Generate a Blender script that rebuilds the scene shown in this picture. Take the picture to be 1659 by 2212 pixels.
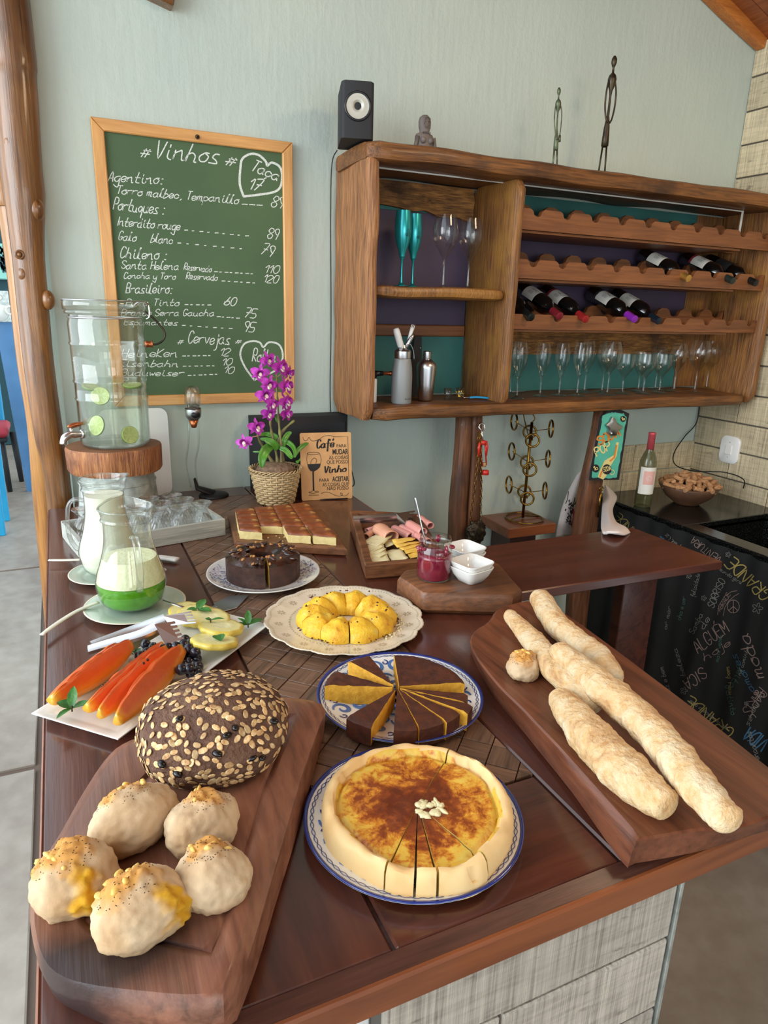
import bpy, bmesh, math, random
from mathutils import Vector, Matrix, Euler, noise
from math import sin, cos, pi, radians, sqrt, atan2, hypot
R = random.Random(7)
for o in list(bpy.data.objects): bpy.data.objects.remove(o)
S = bpy.context.scene
COL = S.collection

# ------------------------------------------------------------------ camera
CM = [(0.90812467, -0.41773343, 0.02843166), (-0.09485306, -0.27139262, -0.95778335), (0.40781426, 0.86708986, -0.28608163)]
CP = Vector((0, 0, 1.58)); FOC = 1484.5
cd = bpy.data.cameras.new('camera'); cam = bpy.data.objects.new('camera', cd); COL.objects.link(cam)
cd.sensor_fit = 'VERTICAL'; cd.sensor_height = 36; cd.lens = FOC / 2212 * 36; cd.clip_start = .01
cam.matrix_world = Matrix(((CM[0][0], -CM[1][0], -CM[2][0], CP[0]), (CM[0][1], -CM[1][1], -CM[2][1], CP[1]), (CM[0][2], -CM[1][2], -CM[2][2], CP[2]), (0, 0, 0, 1)))
S.camera = cam
# survey helpers: where a sight line of the photograph meets a horizontal or vertical plane of the room
def ray(x, y):
    v = (x - 829.5, y - 1106, FOC)
    return Vector([sum(CM[i][k] * v[i] for i in range(3)) for k in range(3)])
def PZ(x, y, z=.9): v = ray(x, y); return CP + v * ((z - CP[2]) / v[2])
def PY(x, y, Y): v = ray(x, y); return CP + v * (Y / v[1])
def PX(x, y, X): v = ray(x, y); return CP + v * (X / v[0])

# ------------------------------------------------------------------ light and exposure
w = bpy.data.worlds.new('daylight'); S.world = w; w.use_nodes = True
w.node_tree.nodes['Background'].inputs[0].default_value = (.80, .92, 1.0, 1)
w.node_tree.nodes['Background'].inputs[1].default_value = 1.15
def area(name, loc, target, sx, sy, power, col):
    l = bpy.data.lights.new(name, 'AREA'); l.shape = 'RECTANGLE'; l.size = sx; l.size_y = sy; l.energy = power; l.color = col
    o = bpy.data.objects.new(name, l); COL.objects.link(o); o.location = loc
    o.rotation_euler = (Vector(target) - Vector(loc)).to_track_quat('-Z', 'Y').to_euler(); return o
area('veranda_light', (-3.2, 1.0, 2.1), (.8, 1.7, 1.0), 3.4, 2.2, 92, (.90, .96, 1.0))
area('doorway_light', (.6, -2.9, 2.2), (.9, 2.0, 1.2), 2.6, 2.0, 40, (1.0, .93, .84))
area('ceiling_lamp_light', (2.0, .6, 2.7), (1.7, 1.4, 0.6), .5, .5, 9, (1.0, .74, .48))
S.view_settings.view_transform = 'Standard'; S.view_settings.look = 'None'
S.view_settings.exposure = 0.95; S.view_settings.gamma = 1; S.view_settings.use_curve_mapping = False

# ------------------------------------------------------------------ materials
def L(c):
    if isinstance(c, str): c = tuple(int(c[i:i + 2], 16) for i in (0, 2, 4))
    return tuple((v / 255 / 12.92 if v / 255 <= .04045 else ((v / 255 + .055) / 1.055) ** 2.4) for v in c) + (1,)
class NT:
    def __init__(s, name):
        s.m = bpy.data.materials.new(name); s.m.use_nodes = True; s.t = s.m.node_tree; s.n = s.t.nodes; s.l = s.t.links
        s.b = s.n['Principled BSDF']; s.out = s.n['Material Output']
    def add(s, ty, **k):
        n = s.n.new(ty)
        for a, v in k.items(): setattr(n, a, v)
        return n
    def ln(s, a, b): s.l.new(a, b)
    def mapc(s, scale=(1, 1, 1), rnd=True, src='Object'):
        tc = s.add('ShaderNodeTexCoord'); mp = s.add('ShaderNodeMapping'); mp.inputs['Scale'].default_value = scale
        s.ln(tc.outputs[src], mp.inputs['Vector'])
        if rnd:
            oi = s.add('ShaderNodeObjectInfo'); cx = s.add('ShaderNodeMath', operation='MULTIPLY'); cx.inputs[1].default_value = 37
            s.ln(oi.outputs['Random'], cx.inputs[0]); s.ln(cx.outputs[0], mp.inputs['Location'])
        return mp.outputs[0]
    def noise(s, vec, scale, detail=4, rough=.55, dist=0):
        n = s.add('ShaderNodeTexNoise'); n.inputs['Scale'].default_value = scale; n.inputs['Detail'].default_value = detail
        n.inputs['Roughness'].default_value = rough; n.inputs['Distortion'].default_value = dist; s.ln(vec, n.inputs['Vector']); return n.outputs['Fac']
    def ramp(s, fac, stops):
        r = s.add('ShaderNodeValToRGB'); e = r.color_ramp.elements
        while len(e) < len(stops): e.new(.5)
        for i, (p, c) in enumerate(stops): e[i].position = p; e[i].color = L(c) if not isinstance(c, (int, float)) else (c, c, c, 1)
        s.ln(fac, r.inputs[0]); return r.outputs[0]
    def mix(s, fac, a, b, mode='MIX'):
        m = s.add('ShaderNodeMix', data_type='RGBA', blend_type=mode)
        for v, i in ((fac, 0), (a, 6), (b, 7)):
            if hasattr(v, 'links'): s.ln(v, m.inputs[i])
            elif i == 0: m.inputs[0].default_value = v
            else: m.inputs[i].default_value = L(v)
        return m.outputs[2]
    def bump(s, h, st, dist=.01):
        b = s.add('ShaderNodeBump'); b.inputs['Strength'].default_value = st; b.inputs['Distance'].default_value = dist
        s.ln(h, b.inputs['Height']); s.ln(b.outputs[0], s.b.inputs['Normal'])
    def vary(s, col, amt):
        oi = s.add('ShaderNodeObjectInfo'); mr = s.add('ShaderNodeMapRange'); mr.inputs[3].default_value = 1 - amt; mr.inputs[4].default_value = 1 + amt
        s.ln(oi.outputs['Random'], mr.inputs[0]); h = s.add('ShaderNodeHueSaturation'); s.ln(mr.outputs[0], h.inputs['Value']); s.ln(col, h.inputs['Color']); return h.outputs[0]
    def fin(s, col=None, rough=.5, metal=0, coat=0, **k):
        if col is not None:
            if hasattr(col, 'links'): s.ln(col, s.b.inputs['Base Color'])
            else: s.b.inputs['Base Color'].default_value = L(col)
        s.b.inputs['Roughness'].default_value = rough; s.b.inputs['Metallic'].default_value = metal; s.b.inputs['Coat Weight'].default_value = coat
        s.b.inputs['Coat Roughness'].default_value = .12
        for a, v in k.items(): s.b.inputs[a.replace('_', ' ')].default_value = v
        return s.m
def plain(name, c, rough=.5, metal=0, coat=0, c2=None, sc=20, bump=0, **k):
    t = NT(name); v = t.mapc()
    n = t.noise(v, sc, 3)
    col = t.ramp(n, [(.3, c), (.7, c2 or c)])
    if bump: t.bump(n, bump, .004)
    return t.fin(col, rough, metal, coat, **k)
def wood(name, dark, mid, light, axis=0, rough=.4, coat=0, bump=.3, sc=1.0, blotch=None, var=.1, fine=1.0):
    t = NT(name); st = [9, 9, 9]; st[axis] = .9
    v = t.mapc(tuple(sc * x for x in st)); g = t.noise(v, 6, 6, .6, .6)
    st2 = [60, 60, 60]; st2[axis] = 3
    f = t.noise(t.mapc(tuple(sc * x for x in st2)), 3, 3, .6)
    col = t.ramp(g, [(.28, dark), (.5, mid), (.72, light)])
    col = t.mix(.35 * fine, col, t.ramp(f, [(.3, dark), (.6, light)]))
    if blotch:
        b = t.noise(t.mapc((1, 1, 1)), 5 * sc, 4, .6); col = t.mix(t.ramp(b, [(.5, 0.0), (.68, .85)]), col, blotch)
    col = t.vary(col, var); t.bump(f, bump, .004)
    return t.fin(col, rough, 0, coat)
def glass(name, tint='ffffff', clear=.62, rough=0.0, ior=1.45):
    t = NT(name); g = t.add('ShaderNodeBsdfGlass'); g.inputs['Color'].default_value = L(tint); g.inputs['Roughness'].default_value = rough; g.inputs['IOR'].default_value = ior
    tr = t.add('ShaderNodeBsdfTransparent'); tr.inputs[0].default_value = L(tint)
    gl = t.add('ShaderNodeBsdfGlossy'); gl.inputs['Roughness'].default_value = .02; lw = t.add('ShaderNodeLayerWeight'); lw.inputs[0].default_value = .5; pw = t.add('ShaderNodeMath', operation='POWER'); pw.inputs[1].default_value = 2.6; t.ln(lw.outputs['Facing'], pw.inputs[0]); fr = t.add('ShaderNodeMath', operation='MULTIPLY_ADD'); fr.inputs[1].default_value = .85; fr.inputs[2].default_value = .06; t.ln(pw.outputs[0], fr.inputs[0])
    m0 = t.add('ShaderNodeMixShader'); t.ln(fr.outputs[0], m0.inputs[0]); t.ln(tr.outputs[0], m0.inputs[1]); t.ln(gl.outputs[0], m0.inputs[2])
    m = t.add('ShaderNodeMixShader'); m.inputs[0].default_value = clear; t.ln(g.outputs[0], m.inputs[1]); t.ln(m0.outputs[0], m.inputs[2]); t.ln(m.outputs[0], t.out.inputs[0]); return t.m

def plaster():
    t = NT('painted plaster'); v = t.mapc((1, 1, 1), False)
    a = t.noise(v, 1.2, 5); b = t.noise(v, 38, 6, .65); c = t.noise(t.mapc((14, 14, 2.2), False), 3, 4)
    col = t.ramp(a, [(.3, 'afbcb5'), (.55, 'b9c4b9'), (.75, 'bfc8bc')])
    col = t.mix(t.ramp(c, [(.55, 0.0), (.75, .35)]), col, 'c3cac0')
    mm = t.add('ShaderNodeMath', operation='ADD'); t.ln(b, mm.inputs[0]); t.ln(c, mm.inputs[1]); t.bump(mm.outputs[0], .35, .005)
    return t.fin(col, .6)
def sawn(name, a, b, c, axis=2, spots='5a5048'):       # white-washed tile with rough-sawn lines
    t = NT(name); st = [55, 55, 55]; st[axis] = 1.4
    f = t.noise(t.mapc(tuple(st)), 3, 3, .6); st[axis] = 45; st2 = [3, 3, 3]; st2[axis] = 40; h = t.noise(t.mapc(tuple(st2)), 3, 2)
    bl = t.noise(t.mapc(), 9, 6, .6)
    col = t.ramp(f, [(.3, a), (.5, b), (.7, c)]); col = t.mix(.25, col, t.ramp(h, [(.35, a), (.6, c)]))
    wn = t.noise(t.mapc((8, 8, 26)), 1.6, 5, .65); col = t.mix(t.ramp(wn, [(.62, 0.0), (.68, .6)]), col, spots)
    col = t.mix(t.ramp(bl, [(.45, 0.0), (.7, .5)]), col, b); col = t.vary(col, .12); t.bump(f, .5, .004)
    return t.fin(col, .6)
def floor_mat():
    t = NT('burnt cement'); v = t.mapc((1, 1, 1), False); a = t.noise(v, 1.3, 6, .6, .5); b = t.noise(v, 14, 5)
    col = t.ramp(a, [(.3, '74685e'), (.55, '8d8377'), (.75, '9f968b')]); col = t.mix(.25, col, t.ramp(b, [(.35, '6e635a'), (.65, 'a19a90')]))
    return t.fin(t.vary(col, .05), .42)
def bread(name, flour, mid, dark, sc=14, rough=.85, crack=.5):
    t = NT(name); v = t.mapc(); a = t.noise(v, sc, 6, .65, .4); b = t.noise(v, sc * 6, 4)
    col = t.ramp(a, [(.33, dark), (.45, mid), (.62, flour)]); col = t.mix(.3, col, t.ramp(b, [(.3, mid), (.6, flour)]))
    mm = t.add('ShaderNodeMath', operation='ADD'); t.ln(a, mm.inputs[0]); t.ln(b, mm.inputs[1]); t.bump(mm.outputs[0], crack, .006)
    return t.fin(col, rough, **{'Subsurface_Weight': .05, 'Subsurface_Radius': (.02, .01, .005)} if False else {})
def vcol(name, rough=.4, bump=.3, sc=60, coat=0, tint=.25, dk='000000'):
    t = NT(name); a = t.add('ShaderNodeAttribute'); a.attribute_name = 'Col'; n = t.noise(t.mapc(), sc, 4, .6)
    d = t.mix(1.0, a.outputs[0], t.ramp(n, [(.3, 1 - tint), (.7, 1.0)]), 'MULTIPLY'); t.bump(n, bump, .003); return t.fin(d, rough, 0, coat)
def quiche_top():
    t = NT('quiche filling'); v = t.mapc((1, 1, 1), False); g = t.add('ShaderNodeVectorMath', operation='LENGTH'); t.ln(v, g.inputs[0])
    n1 = t.noise(v, 28, 8, .72, .3); n2 = t.noise(v, 110, 5, .7)
    a = t.add('ShaderNodeMath', operation='MULTIPLY'); a.inputs[1].default_value = 4.4; t.ln(g.outputs['Value'], a.inputs[0])
    s1 = t.add('ShaderNodeMath', operation='ADD'); t.ln(n1, s1.inputs[0]); t.ln(a.outputs[0], s1.inputs[1])
    s2 = t.add('ShaderNodeMath', operation='MULTIPLY_ADD'); s2.inputs[1].default_value = .35; t.ln(n2, s2.inputs[0]); t.ln(s1.outputs[0], s2.inputs[2])
    sc = t.add('ShaderNodeMath', operation='MULTIPLY'); sc.inputs[1].default_value = .62; t.ln(s2.outputs[0], sc.inputs[0])
    col = t.ramp(sc.outputs[0], [(.51, '64290f'), (.605, '8e4216'), (.665, 'c87c24'), (.72, 'dcae42'), (.86, 'd2be5e')]); t.bump(s2.outputs[0], .35, .004)
    return t.fin(col, .38)
def stained():   # left carving board with its old burn mark near the front left corner
    m = wood('chopping board burnt corner', '4e2f24', '835240', '9c6d54', 1, .42, .1, .25, .5, '64402f', .0); t = NT.__new__(NT); t.m = m; t.t = m.node_tree; t.n = t.t.nodes; t.l = t.t.links; t.b = t.n['Principled BSDF']
    old = t.b.inputs['Base Color'].links[0].from_socket; v = t.mapc((1, 1, 1), False); n = t.noise(v, 14, 5, .65); s = t.add('ShaderNodeVectorMath', operation='SUBTRACT'); t.ln(v, s.inputs[0]); s.inputs[1].default_value = STAIN
    k = t.add('ShaderNodeVectorMath', operation='MULTIPLY'); k.inputs[1].default_value = (1.0, 2.1, .6); t.ln(s.outputs[0], k.inputs[0]); g = t.add('ShaderNodeVectorMath', operation='LENGTH'); t.ln(k.outputs[0], g.inputs[0])
    a = t.add('ShaderNodeMath', operation='MULTIPLY_ADD'); a.inputs[1].default_value = .06; t.ln(n, a.inputs[0]); t.ln(g.outputs['Value'], a.inputs[2]); t.ln(t.mix(t.ramp(a.outputs[0], [(.085, .9), (.155, 0.0)]), old, '241a1c'), t.b.inputs['Base Color']); return m
_s = PZ(215, 2075, .957) - Vector((.12, .73, .9005)); STAIN = tuple(_s)
def granite():
    t = NT('black granite'); n = t.noise(t.mapc((1, 1, 1), False), 260, 2); col = t.ramp(n, [(.6, '0b0c0c'), (.74, '5c5f5e')]); return t.fin(col, .16)
def crackwood(name): # dark rustic bark with yellow patches
    return wood(name, '2c1a0e', '6e4522', 'a8742f', 0, .6, 0, .7, .8, '3a2413')
M = {}
def mats():
    M['plaster'] = plaster(); M['floor'] = floor_mat()
    M['joint'] = plain('floor joint', '5a4a40', .8)
    M['ceil'] = wood('ceiling boards', '5a2c14', '83431f', '9c5526', 1, .5, 0, .3, .6); M['ceilb'] = wood('orange ceiling trim', '8a4a1c', 'b5682a', 'c87d36', 0, .5)
    M['top'] = wood('varnished table planks', '351913', '4b261c', '5c3122', 1, .24, .35, .08, .5, None, .06, .5)
    M['topx'] = wood('varnished table planks across', '351811', '4c251a', '5c3021', 0, .24, .35, .08, .5, None, .06, .5)
    M['edge'] = wood('varnished table edge', '5a2c18', '7d4424', '8b4e2b', 0, .35, .3, .05, .5, None, .03, .5)
    M['dark'] = wood('dark bevel', '2b1710', '41231a', '553126', 0, .4, .2, .2)
    M['parq'] = wood('parquet block', '38281e', '664937', '80604a', 0, .42, .15, .35, 1.2, None, .22)
    M['tile'] = sawn('sawn white tile front', '766c63', 'a89e92', 'c3b9aa'); M['wtile'] = sawn('sawn white tile wall', '8f8268', 'bdae90', 'd8c9a6', 2)
    M['mortar'] = plain('grey mortar', '5b554d', .9); M['white'] = plain('white paint', 'd9d9d6', .5)
    M['cab'] = wood('rustic cabinet side', '3a2116', '82502e', 'ac7848', 2, .55, 0, .8, 1, None, .06, 1.5)
    M['cabh'] = wood('rustic cabinet plank', '26150b', '603817', '8e5a28', 0, .5, .1, .8, .8, '3a2112', .08, 1.3)
    M['cabd'] = wood('rustic divider', '38200f', '704526', '9c6a32', 2, .5, .1, .8, .8, '9a6c2c', .05, 1.3)
    M['bark'] = wood('bark slab', '24140b', '6b4223', 'bb8440', 0, .75, 0, 1.0, 1.3, '3c2514', .05)
    M['rack'] = wood('wine rack rail', '54301a', '774524', '8f5b34', 0, .5, .1, .25, .6, None, .05)
    M['teal'] = plain('teal painted board', '275f5d', .6, c2='2f6f6a', sc=6); M['purple'] = plain('purple painted board', '42364d', .6, c2='4d4058', sc=6)
    M['post'] = wood('rough post', '2a170d', '5c351d', '7c4e2e', 2, .55, .1, .7, .8, '351d12', .05)
    M['trunk'] = wood('varnished trunk', '38200f', '70461f', '9a6428', 2, .35, .4, .6, .55, '4a2c19', .05); M['trunk2'] = wood('varnished light trunk', '6d411c', '9c6628', 'b57f38', 2, .35, .4, .5, .55, None, .05)
    M['boardL'] = wood('chopping board pale', '4a2a20', '7c4a36', '94634b', 1, .45, .1, .25, .5, '5c382c', .05)
    M['boardLs'] = stained(); M['boardR'] = wood('chopping board red brown', '3c1e12', '673722', '7f4a30', 1, .4, .15, .25, .5, None, .05)
    M['block'] = wood('chopping block', '38200f', '693f24', '8d5a35', 0, .5, .1, .3, .6, '3c2415', .05)
    M['frame'] = wood('pine frame', 'b07840', 'cf9655', 'dba768', 0, .45, .1, .1, .6, None, .04); M['framev'] = wood('pine frame upright', 'b07840', 'cf9655', 'dba768', 2, .45, .1, .1, .6, None, .04)
    t = NT('green chalkboard'); n = t.noise(t.mapc(), 3, 5); t.b; M['green'] = t.fin(t.ramp(n, [(.3, '3d5537'), (.7, '4a6240')]), .7)
    t = NT('chalk'); n = t.noise(t.mapc((1, 1, 1), False), 420, 3, .7); t.ln(t.ramp(n, [(.38, .35), (.52, 1.0)]), t.b.inputs['Alpha']); M['chalk'] = t.fin('dfe4dc', .9)
    for k, c in (('cy', '97864a'), ('cp', '8a746c'), ('cw', '84827c'), ('cb', '3f6a88'), ('cg', '456a5c')): M[k] = plain('fabric print ' + k, c, .9)
    M['black'] = plain('black plastic', '15161a', .35); M['blackm'] = plain('matt black', '1b1c1f', .7); M['rubber'] = plain('black rubber', '0e0e0f', .6)
    M['steel'] = plain('brushed steel', 'cfcfd2', .28, 1); M['steel2'] = plain('satin steel', 'a3a4a6', .38, 1); M['chrome'] = plain('chrome', 'd8d8da', .08, 1)
    M['greym'] = plain('matt grey metal', '8f9292', .5, .25); M['cone'] = plain('silver speaker cone', 'b4b0a4', .4, .2); M['zinc'] = plain('galvanised zinc', 'a2a8a4', .45, .7, c2='d0d6d0', sc=40); M['brass'] = plain('aged brass', 'a07b35', .28, 1, c2='6b4f22', sc=12)
    M['bronze'] = plain('dark bronze', '2a221b', .4, .7, c2='4a4030', sc=30); M['bronzeg'] = plain('green bronze', '3a352a', .45, .6, c2='6f7d62', sc=30)
    M['copper'] = plain('copper', 'b46a45', .3, .9); M['stone'] = plain('brown soapstone', '5e5450', .6, c2='7a6f68', sc=25, bump=.4)
    M['tealm'] = plain('metallic turquoise', '1aa0a6', .25, .6, .5); M['wire'] = plain('wire black', '101010', .5)
    M['glass'] = glass('clear glass', 'fbfdfc', .92); M['crystal'] = glass('cut crystal', 'fdfefe', .78); M['jarglass'] = glass('jar glass', 'f9fcfa', .93)
    M['bottle'] = plain('dark bottle glass', '07090a', .05, 0, 1); M['rose'] = glass('pale bottle glass', 'd8e0d0', .6)
    M['water'] = glass('lemon water', 'f0f4ec', .92, 0, 1.33)
    M['label'] = plain('paper label', 'd9d6cd', .7); M['labr'] = plain('label red', '8c2230', .6); M['ink'] = plain('ink', '1a1614', .7); M['pinklab'] = plain('pink label', 'd8a49b', .7)
    for k, c in (('capblk', '151a1a'), ('capred', '7b1f2a'), ('capred2', '9c2626'), ('cappur', '8b2bb0'), ('capblu', '16222f'), ('capgld', 'c9a052'), ('capgrn', '25302c'), ('cappnk', 'c9545c')):
        M[k] = plain('capsule ' + k, c, .35, .25 if k != 'capgld' else .8)
    M['ceramic'] = plain('white ceramic', 'e2e1dc', .12, 0, .5); M['cream'] = plain('cream ceramic', 'cfc3ac', .3, 0, .2, c2='dccfb8'); M['celadon'] = plain('celadon ceramic', 'aebcae', .12, 0, .6)
    M['blue'] = plain('blue glaze', '1d2f78', .15, 0, .5); M['blue2'] = plain('light blue glaze', '4a78b8', .15, 0, .5, c2='2f5aa2', sc=60); M['bluev'] = plain('violet blue glaze', '4a4a86', .2, 0, .4)
    M['brownp'] = plain('brown tint', '9b8663', .5)
    M['crust'] = plain('pastry crust', 'dfb478', .6, c2='e8c890', sc=16, bump=.4); M['qtop'] = quiche_top(); M['qcut'] = plain('quiche cut', 'd8c070', .6, c2='c0a050')
    M['cake'] = plain('orange cake crumb', 'c08a22', .8, c2='dba634', sc=90, bump=.6); M['caket'] = plain('cake brown crust', '3a170b', .6, c2='582810', sc=60, bump=.6)
    M['choc'] = plain('chocolate cake', '2a1611', .5, c2='47281c', sc=40, bump=.8); M['choct'] = plain('glazed chocolate', '1c0e0a', .25, 0, .3, c2='4a281a', sc=30, bump=.8); M['walnut'] = plain('walnut', '9a6434', .6, c2='c08a50')
    t = NT('corn cake'); v = t.mapc(); n = t.noise(v, 22, 6, .7); n2 = t.noise(v, 180, 3); col = t.ramp(n, [(.3, 'a8641a'), (.40, 'd9a022'), (.56, 'e4b92e'), (.68, 'dcc26a')]); t.bump(n2, .5, .004); M['corn'] = t.fin(col, .55)
    M['burnt'] = plain('burnt crumb', '2c120a', .6, c2='5a2a12')
    t = NT('focaccia top'); v = t.mapc((1, 1, 1), False); n = t.noise(v, 18, 5, .6); vo = t.add('ShaderNodeTexVoronoi'); vo.inputs['Scale'].default_value = 26; t.ln(v, vo.inputs['Vector'])
    col = t.ramp(n, [(.3, '5e2810'), (.5, '80401a'), (.7, 'a05f2c')]); col = t.mix(t.ramp(vo.outputs['Distance'], [(.22, .75), (.34, 0.0)]), col, 'd9a860'); t.bump(n, .3); M['foct'] = t.fin(col, .4)
    M['focs'] = plain('bread crumb', 'd8bf7c', .8, c2='e6d498', sc=60, bump=.6)
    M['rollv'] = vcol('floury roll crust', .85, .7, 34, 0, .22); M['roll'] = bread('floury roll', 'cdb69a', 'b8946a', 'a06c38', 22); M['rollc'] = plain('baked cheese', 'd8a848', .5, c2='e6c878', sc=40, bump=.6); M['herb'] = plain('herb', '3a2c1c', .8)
    M['bag'] = bread('baguette crust', 'd9c6a4', 'cda36c', 'a4692f', 17, .85, .9)
    M['loaf'] = bread('dark loaf crust', '70503c', '553525', '35201a', 26, .8, 1.0); t = NT('oat flake'); n = t.noise(t.mapc(), 160, 3); t.bump(n, .5, .003); M['oat'] = t.fin(t.vary(t.ramp(n, [(.3, 'b07c48'), (.5, 'c9a472'), (.7, 'dcc294')]), .3), .65); M['raisin'] = plain('raisin', '0e0a0c', .3)
    M['pap'] = vcol('papaya', .32, .3, 40, .3, .12); M['grape'] = plain('dark grape', '14121e', .25, 0, .3, c2='22202e'); M['pine'] = vcol('pineapple', .4, .6, 70, .2, .1); M['mint'] = plain('mint leaf', '2c5a24', .45, c2='3f7a30', sc=50, bump=.8); M['stem'] = plain('stem', '4a3a26', .7)
    M['ham'] = plain('ham', 'd08a80', .4, 0, .1, c2='dc9c90', sc=20); M['ham2'] = plain('smoked ham', 'cf9070', .4, 0, .1, c2='dba488', sc=20); M['chz'] = plain('white cheese', 'd8cc9c', .45, c2='e2d8ae', sc=12); M['chy'] = plain('yellow cheese', 'dfb24a', .4, c2='e8c060', sc=12)
    M['jam'] = plain('red jam', '6e0f28', .15, 0, .4, c2='8a1a38', sc=60, bump=.4); M['milk'] = plain('milky juice', 'dedbc4', .3, c2='e6e3d2'); M['foam'] = plain('foam', 'cfd2a2', .6, c2='dcdcb8', sc=120, bump=.5); M['juice'] = plain('green juice', '4f8f17', .25, c2='5aa01c', sc=80)
    M['lime'] = vcol('lime slice', .3, .2, 80, .3, .1); M['plast'] = plain('cream plastic', 'd6cfbe', .35); M['plastw'] = plain('white plastic', 'dcdcda', .3)
    M['gran'] = granite(); M['cloth'] = plain('white cotton', 'cfc2bd', .9, c2='d8cdc8', sc=300, bump=.4); M['cloth2'] = plain('black cotton', '0b0b0c', .85, c2='111312', sc=10)
    M['cork'] = plain('cork', '8e6340', .85, c2='b98c60', sc=120, bump=.6); M['bowlw'] = plain('brown clay', '4a3020', .5, c2='5c3e2a')
    M['red'] = plain('red plastic', 'c02a20', .3); M['kraft'] = plain('mdf board', 'bd8a54', .6, c2='c79762', sc=30); M['sgreen'] = plain('sign mint green', '4fae98', .45, c2='5ab8a2'); M['sor'] = plain('sign orange', 'd98436', .5); M['syel'] = plain('sign yellow', 'e0cf8a', .5)
    M['wick'] = plain('wicker', 'a58a62', .55, c2='c4a97e', sc=60, bump=.5); M['coco'] = plain('coconut husk', '5f4a38', .9, c2='8a705a', sc=90, bump=1.0)
    M['petal'] = plain('orchid petal', 'a8249c', .5, c2='c445ba', sc=60, **{'Subsurface_Weight': .0}); M['petal2'] = plain('orchid lip', '9a1a90', .5, c2='b83ab0', sc=60); M['throat'] = plain('orchid throat', 'e2cbb8', .5, c2='ecd9c8'); M['leaf'] = plain('orchid leaf', '3f7a22', .35, 0, .2, c2='5c9a34', sc=30); M['cane'] = plain('orchid cane', '6a5640', .7, c2='8b8a4c', sc=30)
    M['traywood'] = wood('whitewashed tray', '7f827c', 'a8aaa2', 'bcbdb4', 0, .6, 0, .3, 1, None, .03); M['slicew'] = wood('tree slice top', '4a2a16', '74482a', '8f5f3a', 0, .6, 0, .3, 2); M['slicebark'] = wood('tree slice side', '401a12', '8a4a2a', 'c48a50', 2, .6, 0, .7, 1.4, '451614', .05)
    M['bluep'] = plain('blue painted post', '3e6a94', .5, c2='4a78a4', sc=5); M['tq'] = plain('turquoise paint', '1585b4', .5, c2='1a95c0', sc=5); M['redc'] = plain('red cushion', 'a02838', .7); M['darkteal'] = plain('dark teal wall', '123c44', .7); M['mintp'] = plain('mint painted panel', '7fb8ac', .6, c2='8ac8ba', sc=8)
    M['led'] = plain('led strip', 'c9c9c4', .4); M['yel'] = plain('yellow print', 'c9a020', .4)
mats()

# ------------------------------------------------------------------ mesh helpers
def obj(name, vs, fs, mat, parent=None, smooth=True, fm=None, cols=None, loc=None, world=False, sharp=None, rot=None):
    if world and parent is not None: p = parent.matrix_world_; vs = [Vector(v) - p for v in vs]
    if world and parent is None and loc is not None: vs = [Vector(v) - Vector(loc) for v in vs]
    me = bpy.data.meshes.new(name); me.from_pydata([tuple(v) for v in vs], [], [tuple(f) for f in fs])
    for m in (mat if isinstance(mat, (list, tuple)) else [mat]): me.materials.append(M[m])
    if fm: me.polygons.foreach_set('material_index', fm)
    if smooth:
        me.polygons.foreach_set('use_smooth', [True] * len(me.polygons))
    if cols:
        a = me.color_attributes.new('Col', 'FLOAT_COLOR', 'POINT'); a.data.foreach_set('color', [x for c in cols for x in c])
    me.update()
    if smooth and sharp is not None: me.set_sharp_from_angle(angle=radians(sharp))
    o = bpy.data.objects.new(name, me); COL.objects.link(o)
    if parent is not None: o.parent = PO.get(id(parent), parent)
    if loc is not None: o.location = loc
    if rot is not None: o.rotation_euler = rot
    return o
PO = {}
class Root:   # remembers where a thing's base is, so that its parts can be given in room coordinates
    def __init__(s, o, loc): s.o = o; s.matrix_world_ = Vector(loc); PO[id(s)] = o
def tag(o, label=None, cat=None, group=None, kind=None):
    for k, v in (('label', label), ('category', cat), ('group', group), ('kind', kind)):
        if v: o[k] = v
    return o
KEEP = []
def thing(name, label, cat, loc=(0, 0, 0), rz=0, group=None, rot=None):
    o = bpy.data.objects.new(name, None); COL.objects.link(o); o.location = loc; o.rotation_euler = rot or (0, 0, rz); o.empty_display_size = .05
    tag(o, label, cat, group); return o
def wroot(name, label, cat, loc, group=None):
    o = thing(name, label, cat, loc, 0, group); r = Root(o, loc); KEEP.append(r); return r
def struct(name, loc=(0, 0, 0)):
    o = bpy.data.objects.new(name, None); COL.objects.link(o); o.location = loc; o['kind'] = 'structure'; r = Root(o, loc); KEEP.append(r); return r
def dup(root, loc, rz=0, label=None, group=None, scale=None, rot=None, cat=None):
    c = root.copy(); COL.objects.link(c); c.location = loc; c.rotation_euler = rot or (0, 0, rz)
    if scale: c.scale = scale if isinstance(scale, (tuple, list)) else (scale,) * 3
    if label: c['label'] = label
    if group: c['group'] = group
    for ch in list(root.children):
        d = ch.copy(); COL.objects.link(d); d.parent = c
        for g in ch.children: e = g.copy(); COL.objects.link(e); e.parent = d
    return c
def loft(rings, cap0=True, cap1=True, closed=True, off=0):
    n = len(rings[0]); vs = [v for r in rings for v in r]; fs = []
    for i in range(len(rings) - 1):
        for j in range(n if closed else n - 1):
            a = i * n + j; b = i * n + (j + 1) % n; fs.append((a, b, b + n, a + n))
    if cap0: fs.append(tuple(range(n - 1, -1, -1)))
    if cap1: fs.append(tuple(range((len(rings) - 1) * n, len(rings) * n)))
    if off: fs = [tuple(i + off for i in f) for f in fs]
    return vs, fs
def join(*parts):
    V, F = [], []
    for v, f in parts:
        o = len(V); V += list(v); F += [tuple(i + o for i in q) for q in f]
    return V, F
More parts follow.
